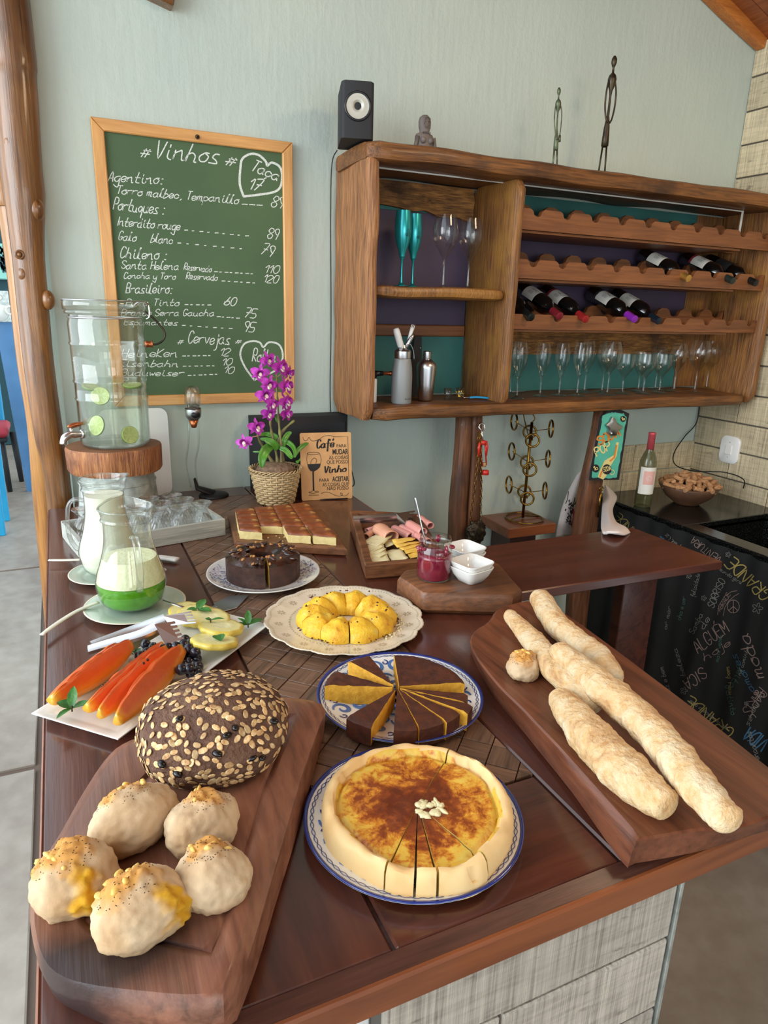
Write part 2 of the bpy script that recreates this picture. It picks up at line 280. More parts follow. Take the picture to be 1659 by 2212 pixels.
def xf(vf, loc=(0, 0, 0), rot=(0, 0, 0), s=1):
    m = Euler(rot).to_matrix(); l = Vector(loc); s = Vector(s) if isinstance(s, (tuple, list)) else Vector((s, s, s))
    return [m @ Vector((v[0] * s[0], v[1] * s[1], v[2] * s[2])) + l for v in vf[0]], vf[1]
def rrect(x0, y0, x1, y1, r, n=4):
    o = []
    for cx, cy, a in ((x1 - r, y1 - r, 0), (x0 + r, y1 - r, 90), (x0 + r, y0 + r, 180), (x1 - r, y0 + r, 270)):
        for k in range(n + 1): t = radians(a + 90 * k / n); o.append((cx + r * cos(t), cy + r * sin(t)))
    return o
def box(lo, hi, b=.002):
    (x0, y0, z0), (x1, y1, z1) = lo, hi; b = min(b, abs(x1 - x0) / 2.1, abs(y1 - y0) / 2.1, abs(z1 - z0) / 2.1)
    rs = []
    for z, i in ((z0, b), (z0 + b, 0), (z1 - b, 0), (z1, b)):
        rs.append([Vector((x, y, z)) for x, y in ((x0 + i, y0 + b), (x0 + b, y0 + i), (x1 - b, y0 + i), (x1 - i, y0 + b), (x1 - i, y1 - b), (x1 - b, y1 - i), (x0 + b, y1 - i), (x0 + i, y1 - b))])
    return loft(rs)
def inset(poly, d):
    n = len(poly); out = []
    ar = sum(poly[i][0] * poly[(i + 1) % n][1] - poly[(i + 1) % n][0] * poly[i][1] for i in range(n)); sg = 1 if ar > 0 else -1
    for i in range(n):
        p, q, r = Vector(poly[i - 1][:2]), Vector(poly[i][:2]), Vector(poly[(i + 1) % n][:2])
        a = (q - p).normalized(); b = (r - q).normalized(); na = Vector((-a.y, a.x)) * sg; nb = Vector((-b.y, b.x)) * sg
        m = (na + nb); m = m.normalized() if m.length > 1e-6 else na; k = max(.4, m.dot(na)); out.append(q + m * (d / k))
    return out
def ccw(poly):
    n = len(poly); ar = sum(poly[i][0] * poly[(i + 1) % n][1] - poly[(i + 1) % n][0] * poly[i][1] for i in range(n)); return list(poly) if ar > 0 else list(poly)[::-1]
def prism(poly, z0, z1, b=.002):
    poly = ccw([p[:2] for p in poly]); rs = []
    for z, i in ((z0, b), (z0 + b, 0), (z1 - b, 0), (z1, b)): rs.append([Vector((p[0], p[1], z)) for p in (inset(poly, i) if i else poly)])
    return loft(rs)
def smoothpoly(pts, k=4, closed=True):
    n = len(pts); out = []; P = [Vector(p) for p in pts]
    for i in range(n if closed else n - 1):
        p0, p1, p2, p3 = (P[(i - 1) % n], P[i], P[(i + 1) % n], P[(i + 2) % n]) if closed else (P[max(i - 1, 0)], P[i], P[i + 1], P[min(i + 2, n - 1)])
        for j in range(k):
            t = j / k; out.append(.5 * ((2 * p1) + (p2 - p0) * t + (2 * p0 - 5 * p1 + 4 * p2 - p3) * t * t + (3 * p1 - p0 - 3 * p2 + p3) * t ** 3))
    if not closed: out.append(P[-1])
    return out
def lathe(prof, n=32, c=(0, 0, 0)):
    rs = []
    for r, z in prof: rs.append([Vector((c[0] + max(r, 1e-5) * cos(2 * pi * k / n), c[1] + max(r, 1e-5) * sin(2 * pi * k / n), c[2] + z)) for k in range(n)])
    return loft(rs, prof[0][0] > 1e-4 and False, False)
def solid(prof, n=32, c=(0, 0, 0)):
    v, f = lathe(prof, n, c); k = len(prof); f = f + [tuple(range(n - 1, -1, -1)), tuple(range((k - 1) * n, k * n))]; return v, f
def tube(pts, r, n=8, closed=False, flat=1.0, up=None):
    P = [Vector(p) for p in pts]; m = len(P); rr = r if isinstance(r, (list, tuple)) else [r] * m; rs = []; prev = None
    for i in range(m):
        t = ((P[(i + 1) % m] - P[i - 1]) if closed else (P[min(i + 1, m - 1)] - P[max(i - 1, 0)])).normalized()
        if prev is None: u = Vector(up) if up else (Vector((0, 0, 1)) if abs(t.z) < .9 else Vector((1, 0, 0)))
        else: u = prev
        a = (u - t * u.dot(t)).normalized(); prev = a; b = t.cross(a)
        rs.append([P[i] + (a * cos(2 * pi * k / n) * flat + b * sin(2 * pi * k / n)) * rr[i] for k in range(n)])
    if closed:
        rs.append(rs[0]); v, f = loft(rs, False, False); return v, f
    return loft(rs)
def ring(c, r, rad, n=24, m=6, rot=(0, 0, 0), flat=1.0):
    e = Euler(rot).to_matrix(); return tube([Vector(c) + e @ Vector((r * cos(2 * pi * k / n), r * sin(2 * pi * k / n), 0)) for k in range(n)], rad, m, True, flat)
def beam(p0, p1, w, h, amp=.004, n=14, r=.006, side=(0, 0, 1), seed=0, fq=4, tape=None):
    # a hewn plank from p0 to p1; w across, h along 'side'
    p0, p1 = Vector(p0), Vector(p1); t = (p1 - p0).normalized(); s = Vector(side); s = (s - t * s.dot(t)).normalized(); q = t.cross(s); rs = []
    pr = rrect(-w / 2, -h / 2, w / 2, h / 2, min(r, w / 2.2, h / 2.2), 2)
    def sub(pr):
        o = []
        for i in range(len(pr)):
            a = Vector(pr[i]); b = Vector(pr[(i + 1) % len(pr)]); k = max(1, int((b - a).length / .05)); o += [a.lerp(b, j / k) for j in range(k)]
        return o
    pr = sub(pr)
    for i in range(n + 1):
        c = p0.lerp(p1, i / n); row = []
        ins = .82 if i in (0, n) else 1
        for a in pr:
            v = c + q * a[0] * (ins if w > .02 else 1) + s * a[1] * (ins if h > .02 else 1)
            if i in (0, n): v = v + t * (0 if ins == 1 else 0)
            d = noise.noise_vector(v * fq + Vector((seed, seed * 3, 0))) * amp; row.append(v + d)
        rs.append(row)
        if i == 0: rs.insert(0, [c + (v - c) * .9 - t * .0 for v in row])
    return loft(rs)
def ico(sub):
    bm = bmesh.new(); bmesh.ops.create_icosphere(bm, subdivisions=sub, radius=1); bm.verts.ensure_lookup_table()
    v = [x.co.copy() for x in bm.verts]; f = [tuple(y.index for y in x.verts) for x in bm.faces]; bm.free(); return v, f
ICO = {k: ico(k) for k in (1, 2, 3, 4, 5)}
def blob(rx, ry, rz, amp=.1, fq=2, seed=0, sub=4, flat=-.6, fn=None):
    V = []
    for v in ICO[sub][0]:
        k = 1 + amp * noise.noise(v * fq + Vector((seed * 7.3, seed, -seed))) + amp * .35 * noise.noise(v * fq * 3.1 + Vector((seed, 0, seed)))
        if fn: k *= fn(v)
        q = Vector((v.x * rx * k, v.y * ry * k, v.z * rz * k))
        if q.z < flat * rz: q.z = flat * rz + (q.z - flat * rz) * .12
        V.append(q - Vector((0, 0, flat * rz * 1.05)))
    return V, ICO[sub][1]
def sector(a0, a1, r0, r1, top, nA=10, nR=8, zb=0, outr=None, bulge=0):
    # cake-like sector; material slots: 0 top, 1 cut face, 2 outer wall
    V = []; F = []; FM = []
    def P(i, j, z=None):
        a = a0 + (a1 - a0) * i / nA; ro = (outr(a) if outr else r1); r = r0 + (ro - r0) * j / nR; return Vector((r * cos(a), r * sin(a), top(r, a) if z is None else z))
    for i in range(nA + 1):
        for j in range(nR + 1): V.append(P(i, j))
    nt = len(V)
    for i in range(nA + 1):
        for j in range(nR + 1): v = P(i, j, zb); V.append(v)
    g = lambda i, j, b=0: b * nt + i * (nR + 1) + j
    for i in range(nA):
        for j in range(nR):
            F.append((g(i, j), g(i, j + 1), g(i + 1, j + 1), g(i + 1, j))); FM.append(0)
            F.append((g(i, j, 1), g(i + 1, j, 1), g(i + 1, j + 1, 1), g(i, j + 1, 1))); FM.append(1)
        F.append((g(i, nR), g(i, nR, 1), g(i + 1, nR, 1), g(i + 1, nR))); FM.append(2)
        if r0 > 1e-3: F.append((g(i, 0), g(i + 1, 0), g(i + 1, 0, 1), g(i, 0, 1))); FM.append(2)
    for j in range(nR):
        F.append((g(0, j), g(0, j, 1), g(0, j + 1, 1), g(0, j + 1))); FM.append(1)
        F.append((g(nA, j), g(nA, j + 1), g(nA, j + 1, 1), g(nA, j, 1))); FM.append(1)
    return V, F, FM
def radial(poly, c, n=64):
    # resample a star-shaped outline by angle around c
    out = []; m = len(poly)
    for k in range(n):
        a = 2 * pi * k / n; d = Vector((cos(a), sin(a))); best = None
        for i in range(m):
            p = Vector(poly[i][:2]) - Vector(c[:2]); q = Vector(poly[(i + 1) % m][:2]) - Vector(c[:2]); e = q - p; den = d.x * e.y - d.y * e.x
            if abs(den) < 1e-12: continue
            t = (p.x * e.y - p.y * e.x) / den; u = (p.x * d.y - p.y * d.x) / den
            if t > 0 and -1e-6 <= u <= 1 + 1e-6 and (best is None or t > best): best = t
        out.append(Vector(c[:2]) + d * (best or .01))
    return out
def board(outlines, grooves=(), n=72, c=None):
    # outlines: [(poly, z)] from bottom to top edge; grooves: [(poly, z)] inward on the top
    c = c or (sum(p[0] for p in outlines[-1][0]) / len(outlines[-1][0]), sum(p[1] for p in outlines[-1][0]) / len(outlines[-1][0])); rs = []
    for poly, z in list(outlines) + list(grooves): rs.append([Vector((p[0], p[1], z)) for p in radial(poly, c, n)])
    return loft(rs)

# ------------------------------------------------------------------ handwriting (single-line letters)
G = {}
for ln_ in '''a 46 26 05 04 13 33 45 46 44 53|b 19 03 23 44 45 26 05|c 45 26 05 04 13 33 44|d 46 26 05 04 13 33 44 49 43 53|e 04 45 36 16 05 04 13 33 44|f 48 39 28 20/06 46|g 46 26 05 04 13 33 45 46 40 20 01|h 19 03 05 26 45 43 53|i 16 14 23 33/17 18|j 26 21 10 00/27 28|k 09 03/46 04 43|l 03 18 29 19 14 23 33|m 06 03 05 16 26 23 25 36 46 43 53|n 06 03 05 26 36 43 53|o 26 05 04 13 33 44 45 26 46|p 06 00 05 26 45 44 23 04|q 45 26 05 04 23 45 40|r 06 03 05 26 46|s 46 26 15 34 43 23 03|t 29 14 23 43/06 46|u 06 04 13 33 45 46 43 53|v 06 23 46|w 06 13 25 33 46|x 06 43/46 03|y 06 04 23 45 46 40 20 01|z 06 46 03 43|A 03 29 43/15 35|B 03 09 39 48 36 06 36 44 33 03|C 48 39 19 07 05 13 33 44|D 03 09 29 47 45 23 03|E 49 09 03 43/06 36|F 49 09 03/06 36|G 48 39 19 07 05 13 33 45 25|H 09 03/49 43/06 46|I 19 13|J 49 44 33 13 04|K 09 03/49 05 43|L 09 03 43|M 03 09 25 49 43|N 03 09 43 49|O 19 07 05 13 33 45 47 39 19|P 03 09 39 48 47 36 06|Q 19 07 05 13 33 45 47 39 19/24 42|R 03 09 39 48 47 36 06 43|S 48 39 19 08 07 45 44 33 13 04|T 09 49/29 23|U 09 05 13 33 45 49|V 09 23 49|W 09 13 26 33 49|X 09 43/49 03|Y 09 26 49/26 23|Z 09 49 03 43|0 19 07 05 13 33 45 47 39 19|1 07 29 23|2 08 19 39 47 03 43|3 09 49 26 45 33 13 04|4 39 05 45/38 33|5 49 09 06 36 45 44 33 03|6 39 15 04 13 33 44 45 36 05|7 09 49 13/16 46|8 19 08 07 45 44 33 13 04 05 47 48 39 19|9 45 26 17 08 19 39 48 47 33|# 12 27/32 47/04 54/16 56|. 13 23|: 13 23/16 26|- 05 35|, 23 12|$ 48 08 06 45 33 03/29 22|* 25 27/15 37/35 17|~ 05 26 35 46'''.split('|'):
    k, s_ = ln_.split(' ', 1); G[k] = [[(int(a[0]), int(a[1]) - 3) for a in q.split()] for q in s_.split('/')]
ACC = {'é': ('e', [(2, 5), (3, 6)]), 'ç': ('c', [(2.2, -.9), (1.4, -1.9)]), 'É': ('E', [(2, 7), (3, 8)]), 'ã': ('a', [(0, 5), (1, 5.6), (2, 5), (3, 5.6)]), 'í': ('i', [(1, 5), (2, 6)])}
def write(txt, p, size, ang=0, slant=.15, sp=1.0, jit=.12, sm=3, seed=1):
    # polylines in a 2D plane; size = height of a capital
    rr = random.Random(seed + len(txt)); u = size / 6; out = []; x = 0; ca, sa = cos(ang), sin(ang)
    for ch in txt:
        if ch == ' ': x += 3.6 * sp; continue
        ex = None
        if ch in ACC: ch, ex = ACC[ch]
        g = G.get(ch)
        if not g: x += 4; continue
        g = g + ([ex] if ex else []); wd = max(q[0] for s in g for q in s); jy = rr.uniform(-jit, jit) * 2
        for s in g:
            pts = [Vector((q[0] + rr.uniform(-jit, jit), q[1] + rr.uniform(-jit, jit) + jy)) for q in s]
            if sm > 1 and len(pts) > 2: pts = smoothpoly(pts, sm, False)
            out.append([Vector((p[0] + ((x + q.x + q.y * slant) * u * sp * ca - q.y * u * sa), p[1] + ((x + q.x + q.y * slant) * u * sp * sa + q.y * u * ca))) for q in pts])
        x += max(1.6, wd) + 1.15
    return out
def ribbon(lines, wd, to3, wfn=None):
    V = []; F = []
    for s in lines:
        s = [Vector(q) for q in s]
        if len(s) < 2: continue
        n = len(s); b = len(V)
        for i in range(n):
            t = (s[min(i + 1, n - 1)] - s[max(i - 1, 0)]);
            if t.length < 1e-9: t = Vector((1, 0))
            t.normalize(); nn = Vector((-t.y, t.x)) * (wd / 2 * (wfn(t, i, n) if wfn else 1)); q = s[i]
            if i == 0: q = q - t * wd * .3
            if i == n - 1: q = q + t * wd * .3
            V.append(to3(q + nn)); V.append(to3(q - nn))
        for i in range(n - 1): a = b + 2 * i; F.append((a, a + 1, a + 3, a + 2))
    return V, F
def ftext(txt, size, mat, parent, org, ux, uy, name='lettering', sx=1.0, off=0, ext=.0004, align='LEFT', shear=0):
    # raised print in a plain typeface: org = baseline start, ux/uy = unit vectors of the printed plane
    c = bpy.data.curves.new(name, 'FONT'); c.body = txt; c.size = size; c.extrude = ext; c.offset = off; c.align_x = align; c.shear = shear; c.resolution_u = 3
    o = bpy.data.objects.new(name, c); COL.objects.link(o); bpy.context.view_layer.update()
    me = bpy.data.meshes.new_from_object(o.evaluated_get(bpy.context.evaluated_depsgraph_get())); bpy.data.objects.remove(o)
    ux, uy = Vector(ux), Vector(uy); uz = ux.cross(uy); base = parent.matrix_world_ if isinstance(parent, Root) else Vector()
    for v in me.vertices: v.co = Vector(org) + ux * v.co.x * sx + uy * v.co.y + uz * v.co.z - base
    me.materials.clear(); me.materials.append(M[mat]); q = bpy.data.objects.new(name, me); COL.objects.link(q); q.parent = PO.get(id(parent), parent); return q

# ================================================================== the setting
fl = struct('floor', (0, 0, 0))
v, f = join(box((-6, -4, -.26), (.8, 11, -.012), .001), box((.8, -4, -.3), (3.1, 2.6, -.212), .001)); obj('floor_bed', v, f, 'joint', fl, False)
xs = [-6, -4.2, -2.2, -.2, .78]; ys = [-4, -1.765, .30, 2.365, 4.43, 6.495, 8.56, 11]
for i in range(4):
    for j in range(7): v, f = box((xs[i] + .012, ys[j] + .016, -.03), (xs[i + 1] - .012, ys[j + 1] - .016, 0), .004); obj('floor_slab', v, f, 'floor', fl, False)
for j in range(4): v, f = box((.812, ys[j] + .016, -.23), (3.0, min(2.56, ys[j + 1] - .016), -.2), .004); obj('floor_slab', v, f, 'floor', fl, False)   # the kitchen side lies a step lower
W = 2.56
zc = lambda x: 2.768 + (3.0 - x) * .37
wb = struct('wall_back', (1.5, W, 0))
def wedge(x0, x1, y0, y1, z0, top): return loft([[Vector((x0, y0, z0)), Vector((x1, y0, z0)), Vector((x1, y1, z0)), Vector((x0, y1, z0))], [Vector((x0, y0, top(x0))), Vector((x1, y0, top(x1))), Vector((x1, y1, top(x1))), Vector((x0, y1, top(x0)))]])
v, f = wedge(0, 3.1, W, W + .16, -.25, zc); obj('plaster_face', v, f, 'plaster', wb, False, world=True); v, f = wedge(-.045, .001, W + .05, W + .15, -.01, zc); obj('plaster_end', v, f, 'plaster', wb, False, world=True)
for r_, (z0, z1) in enumerate(((.675, .811), (.817, .952))):
    for a, b in ((2.40, 2.52 + .06 * r_), (2.526 + .06 * r_, 2.994)): v, f = box((a, W - .009, z0), (b, W + .002, z1), .002); obj('tile', v, f, 'wtile', wb, False, world=True)
wr = struct('wall_right', (3.05, 0, 0))
v, f = box((3.0, -2.6, 0), (3.14, W + .16, 2.77), .001); obj('masonry', v, f, 'mortar', wr, False, world=True)
for r_ in range(16):
    z0 = .66 + .1406 * r_ - .0; y = W - .002; k = 0
    while y > 1.0:
        ln = (.235 if r_ % 2 else .47) if k == 0 else .48; ln = min(ln, y - .9)
        v, f = box((2.99, y - ln + .004, z0 + .004), (3.002, y, z0 + .1376), .002); obj('tile', v, f, 'wtile', wr, False, world=True); y -= ln; k += 1
cl = struct('ceiling', (1, 0, 3))
for j in range(40):
    y0 = 2.555 - .128 * j
    vs = []; x0, x1 = -1.2, 3.0
    for zz in (0.0, .03): vs.append([Vector((x0, y0 - .124, zc(x0) + zz)), Vector((x1, y0 - .124, zc(x1) + zz)), Vector((x1, y0, zc(x1) + zz)), Vector((x0, y0, zc(x0) + zz))])
    v, f = loft(vs); obj('ceiling_board', v, f, 'ceil', cl, False, world=True)
tr_ = wroot('trim_1', None, None, (2.5, W - .03, 2.9)); tr_.o['kind'] = 'structure'
v, f = beam((.4, W - .03, zc(.4) - .02), (2.99, W - .03, zc(2.99) - .02), .055, .05, .001); obj('trim_board', v, f, 'ceilb', tr_, world=True, sharp=30)
wf = struct('wall_front', (0, -2.7, 0))
for x0, x1 in ((-1.6, -1.1), (-.1, .25), (1.3, 1.65), (2.7, 3.1)): v, f = box((x0, -2.75, 0), (x1, -2.6, 2.75), .004); obj('pier', v, f, 'plaster', wf, False, world=True)
v, f = box((-1.6, -2.75, 2.45), (3.1, -2.6, 4.2), .004); obj('lintel', v, f, 'plaster', wf, False, world=True)
# stub of a roof timber let into the wall high on the left
v, f = box((.33, W - .05, 2.455), (.42, W + .01, 2.55), .004); o = obj('timber_end', v, f, 'trunk', None, False, loc=(.37, W, 2.45), world=True); o.rotation_euler = (0, .25, 0); tag(o, 'brown timber end let into the pale wall at the top edge of the photo', 'beam')

# trunks at the left end of the wall
def trunk(name, pts, Yp, mat, label, zbot):
    c = [PY(x, y, Yp) for x, y, h in pts]; rr = [h * (c[i] - CP).length / FOC * 1.0 for i, (x, y, h) in enumerate(pts)]
    c.append(Vector((c[-1].x - .015, c[-1].y, zbot))); rr.append(rr[-1]); c.insert(0, Vector((c[0].x - .03, c[0].y, 3.7))); rr.insert(0, rr[0])
    pc = smoothpoly([(*p, q) for p, q in zip(c, rr)] if False else c, 6, False); n = len(pc); rs = []; m = 28
    for i, p in enumerate(pc):
        q = i / (n - 1) * (len(rr) - 1); k = min(int(q), len(rr) - 2); r0 = rr[k] * (1 - q + k) + rr[k + 1] * (q - k)
        rs.append([Vector((p.x + cos(t) * r0 * (1 + .14 * noise.noise(Vector((cos(t) * 1.4, sin(t) * 1.4, p.z * 2.2 + Yp))) + .05 * noise.noise(Vector((cos(t) * 5, sin(t) * 5, p.z * 3)))), p.y + sin(t) * r0, p.z)) for t in [2 * pi * k2 / m for k2 in range(m)]])
    v, f = loft(rs); base = (c[-1].x, c[-1].y, zbot); r = wroot(name, label, 'trunk', base); obj('stem', v, f, mat, r, world=True); return r
TA = trunk('tree_trunk_post', [(16, 0, 33), (33, 176, 33), (46, 353, 34), (54, 423, 34), (63, 559, 28), (82, 759, 27), (105, 941, 27), (126, 1072, 23)], 2.53, 'trunk', 'thick dark varnished tree trunk post standing against the left end of the pale wall', 0)
for x, y, r_ in ((25, 310, 11), (42, 550, 9), (50, 592, 8), (78, 452, 12), (104, 648, 10)):
    p = PY(x, y, 2.482); v, f = ring(p, r_ * .0012, r_ * .0004, 16, 6, (pi / 2, 0, .1)); v2, f2 = xf(ICO[2], p, (0, 0, 0), r_ * .0008); v, f = join((v, f), (v2, f2)) if r_ == 9 else xf(ICO[3], PY(x, y, 2.498), (0, 0, 0), (r_ * .0020, r_ * .0019, r_ * .0030)); obj('knot', v, f, 'trunk', TA, world=True)
trunk('tree_trunk_post', [(2, 330, 26), (22, 420, 26), (36, 500, 26), (50, 606, 26), (70, 782, 26), (88, 912, 26), (99, 1059, 26), (112, 1200, 24), (119, 1294, 22)], 2.67, 'trunk2', 'slimmer golden tree trunk post to the left of the thick dark one', 0)

# things seen beyond the trunks, left edge
def pole(name, a, b, w0, w1, mat, label, cat):
    a, b = Vector(a), Vector(b); rs = []
    for p, q in ((a, w0), (b, w1)): rs.append([p + Vector((x, y, 0)) for x, y in rrect(-q, -q, q, q, q * .2, 2)])
    v, f = loft(rs); o = obj(name, v, f, mat, None, True, loc=a, world=True, sharp=40); tag(o, label, cat); return o
b_ = PZ(67, 1060, 0); t_ = PY(28, 790, b_.y - .0); d_ = t_ - b_; pole('leaning_board', b_, b_ + d_ * 1.45, .03, .085, 'bluep', 'slanting mid blue board beyond the tree trunks at the left edge', 'board')
LT = PZ(8, 1158, 0); bt = wroot('turquoise_table', 'bright turquoise wooden table with square legs at the left edge of the photo', 'table', (LT.x, LT.y, 0))
for x, y in ((7, 1158), (16, 1126)): p = PZ(x, y, 0); v, f = box((p.x - .028, p.y, 0), (p.x + .016, p.y + .05, PY(10, 872 if x == 7 else 885, p.y).z), .004); obj('leg', v, f, 'tq', bt, False, world=True)
p = PY(10, 850, LT.y); v, f = box((LT.x - 1.2, LT.y - .02, p.z - .03), (LT.x + .03, LT.y + .7, p.z + .01), .006); obj('table_top', v, f, 'tq', bt, False, world=True)
p = PZ(22, 1062, 0); ch = wroot('cushioned_chair', 'dark chair with a red seat cushion behind the turquoise table', 'chair', (p.x, p.y, 0)); zs = PY(24, 948, p.y).z
for x, y in ((22, 1062), (47, 1040)): q = PZ(x, y, 0); v, f = tube([(q.x, q.y, 0), (q.x - .02, q.y, zs)], [.02, .03], 8); obj('leg', v, f, 'blackm', ch, world=True)
v, f = prism([(p.x - .3, p.y - .05), (p.x + .03, p.y - .05), (p.x + .03, p.y + .4), (p.x - .3, p.y + .4)], zs - .02, zs + .02, .008); obj('seat', v, f, 'blackm', ch, world=True)
v, f = prism([(p.x - .3, p.y - .07), (p.x + .04, p.y - .07), (p.x + .04, p.y + .4), (p.x - .3, p.y + .4)], zs + .02, zs + .1, .025); obj('cushion', v, f, 'redc', ch, world=True)
v, f = box((p.x - .3, p.y + .38, zs), (p.x + .0, p.y + .42, zs + .45), .01); obj('backrest', v, f, 'tq', ch, False, world=True)
wl = struct('wall_far', (-1.5, 8.5, 0)); v, f = box((-4, 8.5, 0), (.3, 8.6, 3.4), .01); obj('painted_boards', v, f, 'darkteal', wl, False, world=True)
p = PY(-60, 522, 8.4); q = PY(19, 604, 8.4); o = obj('painted_panel', *box((p.x, 8.42, q.z), (q.x + .02, 8.48, p.z), .01), 'mintp', None, False, loc=(p.x, 8.45, q.z), world=True); tag(o, 'pale mint panel painted with small leaves on the far dark wall', 'panel')
rr = random.Random(4); pts = []
for i in range(40): x, z = rr.uniform(p.x + .3, q.x - .05), rr.uniform(q.z + .05, p.z - .05); pts.append([(x, z), (x + rr.uniform(-.03, .03), z + .04)])
v, f = ribbon(pts, .018, lambda s: Vector((s.x - p.x, 8.415 - 8.45, s.y - q.z))); obj('leaf_print', v, f, 'darkteal', o, False)
p = PY(-30, 627, 6.2); q = PY(25, 696, 6.2); sg = wroot('cup_sign', 'grey sign with a steaming cup drawing beyond the trunks', 'sign', (p.x, 6.2, q.z))
v, f = box((p.x, 6.2, q.z), (q.x, 6.22, p.z), .004); obj('panel', v, f, 'zinc', sg, False, world=True)
c = PY(3, 670, 6.19); cup = smoothpoly([(c.x - .12, c.z + .03), (c.x + .05, c.z + .03), (c.x + .03, c.z - .06), (c.x - .03, c.z - .08), (c.x - .09, c.z - .06)], 3); v, f = loft([[Vector((a.x, 6.192, a.y)) for a in cup], [Vector((a.x, 6.2, a.y)) for a in cup]])
v2, f2 = ring((c.x + .06, 6.19, c.z), .03, .008, 14, 6, (pi / 2, 0, 0)); v3, f3 = tube([(c.x - .02, 6.19, c.z + .06), (c.x + .01, 6.19, c.z + .09), (c.x - .02, 6.19, c.z + .13)], .007, 6); obj('cup_drawing', *join((v, f), (v2, f2), (v3, f3)), 'label', sg, world=True)

# ================================================================== the counter table
TB = wroot('counter_table', 'long varnished brown wooden counter with a parquet inlay, covered in food', 'table', (.43, 1.5, 0))
def tp(name, lo, hi, mat, b=.003, sm=False): v, f = box(lo, hi, b); return obj(name, v, f, mat, TB, sm, world=True)
tp('underlay', (-.075, .505, .858), (.943, 2.46, .893), 'dark')
v, f = prism([(-.08, .522), (.2725, .522), (.2725, 2.555), (.0, 2.555), (.0, 2.465), (-.08, 2.465)], .88, .9, .003); obj('plank', v, f, 'top', TB, False, world=True); tp('plank', (.602, .522, .88), (.947, 2.555, .9), 'top')
tp('plank', (.277, .522, .88), (.598, .706, .9), 'topx'); tp('plank', (.277, 2.43, .88), (.598, 2.555, .9), 'topx')
v, f = loft([[Vector((x, .500, .892)), Vector((x, .522, .8995)), Vector((x, .522, .88)), Vector((x, .500, .88))] for x in (-.08, .947)]); obj('bevelled_strip', v, f, 'dark', TB, False, world=True)
tp('front_edge', (-.082, .494, .852), (.95, .504, .893), 'edge'); tp('side_edge', (-.0835, .496, .855), (-.0785, 2.46, .899), 'edge'); tp('side_edge', (.946, .496, .855), (.951, 2.55, .899), 'edge')
def clip(poly, x0, y0, x1, y1):
    for ax, s, lim in ((0, 1, x0), (0, -1, x1), (1, 1, y0), (1, -1, y1)):
        out = []
        for i in range(len(poly)):
            a, b = poly[i], poly[(i + 1) % len(poly)]; ia, ib = s * (a[ax] - lim) >= 0, s * (b[ax] - lim) >= 0
            if ia: out.append(a)
            if ia != ib: t = (lim - a[ax]) / (b[ax] - a[ax]); out.append(tuple(a[k] + (b[k] - a[k]) * t for k in (0, 1)))
        poly = out
        if not poly: return []
    return poly
g = .0502; c45 = sqrt(.5); full = None
for i in range(-40, 70):
    for j in range(-40, 70):
        cx, cy = .333 + (i - j) * g * c45, 1.15 + (i + j) * g * c45
        if not (.2 < cx < .68 and .65 < cy < 2.5): continue
        h = g / 2 - .0009; sq = [(cx + (a - b) * c45 * h, cy + (a + b) * c45 * h) for a, b in ((-1, -1), (1, -1), (1, 1), (-1, 1))]
        cp = clip(sq, .2765, .7095, .5985, 2.427)
        if len(cp) < 3: continue
        area_ = abs(sum(cp[k][0] * cp[(k + 1) % len(cp)][1] - cp[(k + 1) % len(cp)][0] * cp[k][1] for k in range(len(cp)))) / 2
        if area_ < 8e-5: continue
        dz = R.uniform(-.0008, .0003); an = pi / 4 if (i + j) % 2 else -pi / 4; ca, sa = cos(-an), sin(-an)
        def loc2(p): dx, dy = p[0] - cx, p[1] - cy; return (dx * ca - dy * sa, dx * sa + dy * ca)
        if abs(area_ - 4 * h * h) < 1e-6:
            if full is None: full = obj('parquet_block', *prism([loc2(p) for p in cp], -.012, 0, .0008), 'parq', TB, False); o = full
            else: o = full.copy(); COL.objects.link(o)
        else:
            try: o = obj('parquet_block', *prism([loc2(p) for p in cp], -.012, 0, .0002), 'parq', TB, False)
            except Exception: continue
        o.location = Vector((cx, cy, .9005 + dz)) - TB.matrix_world_; o.rotation_euler = (0, 0, an)
# tiled base under the counter
tp('base_wall', (.28, .566, 0), (.765, 2.4, .86), 'mortar'); tp('base_wall', (.0, .59, 0), (.28, 2.4, .86), 'white'); tp('metal_strip', (.277, .548, .822), (.772, .562, .828), 'zinc', .001)
for z0, z1, x0 in ((.672, .815, .283), (.53, .666, .283), (.388, .524, .283), (.246, .382, .283), (.104, .24, .283)):
    xs_ = (x0, .765) if z0 > .6 else (x0, .46 if z0 > .5 else .36, .765)
    for a, b in zip(xs_[:-1], xs_[1:]): tp('tile', (a, .552, z0), (b - .004, .57, z1), 'tile')
tp('corner_strip', (.765, .55, 0), (.772, .60, .82), 'zinc', .001)
# bench plank and its upright
BP = wroot('side_shelf', 'brown plank shelf reaching right from the counter toward the black curtain', 'shelf', (1.3, 1.46, .87))
v, f = prism([(.953, 1.305), (1.695, 1.282), (1.68, 1.625), (.953, 1.64)], .873, .9, .003); obj('board', v, f, 'topx', BP, False, world=True)
v, f = box((1.52, 1.47, -.2), (1.66, 1.51, .872), .003); obj('upright', v, f, 'top', BP, False, world=True)

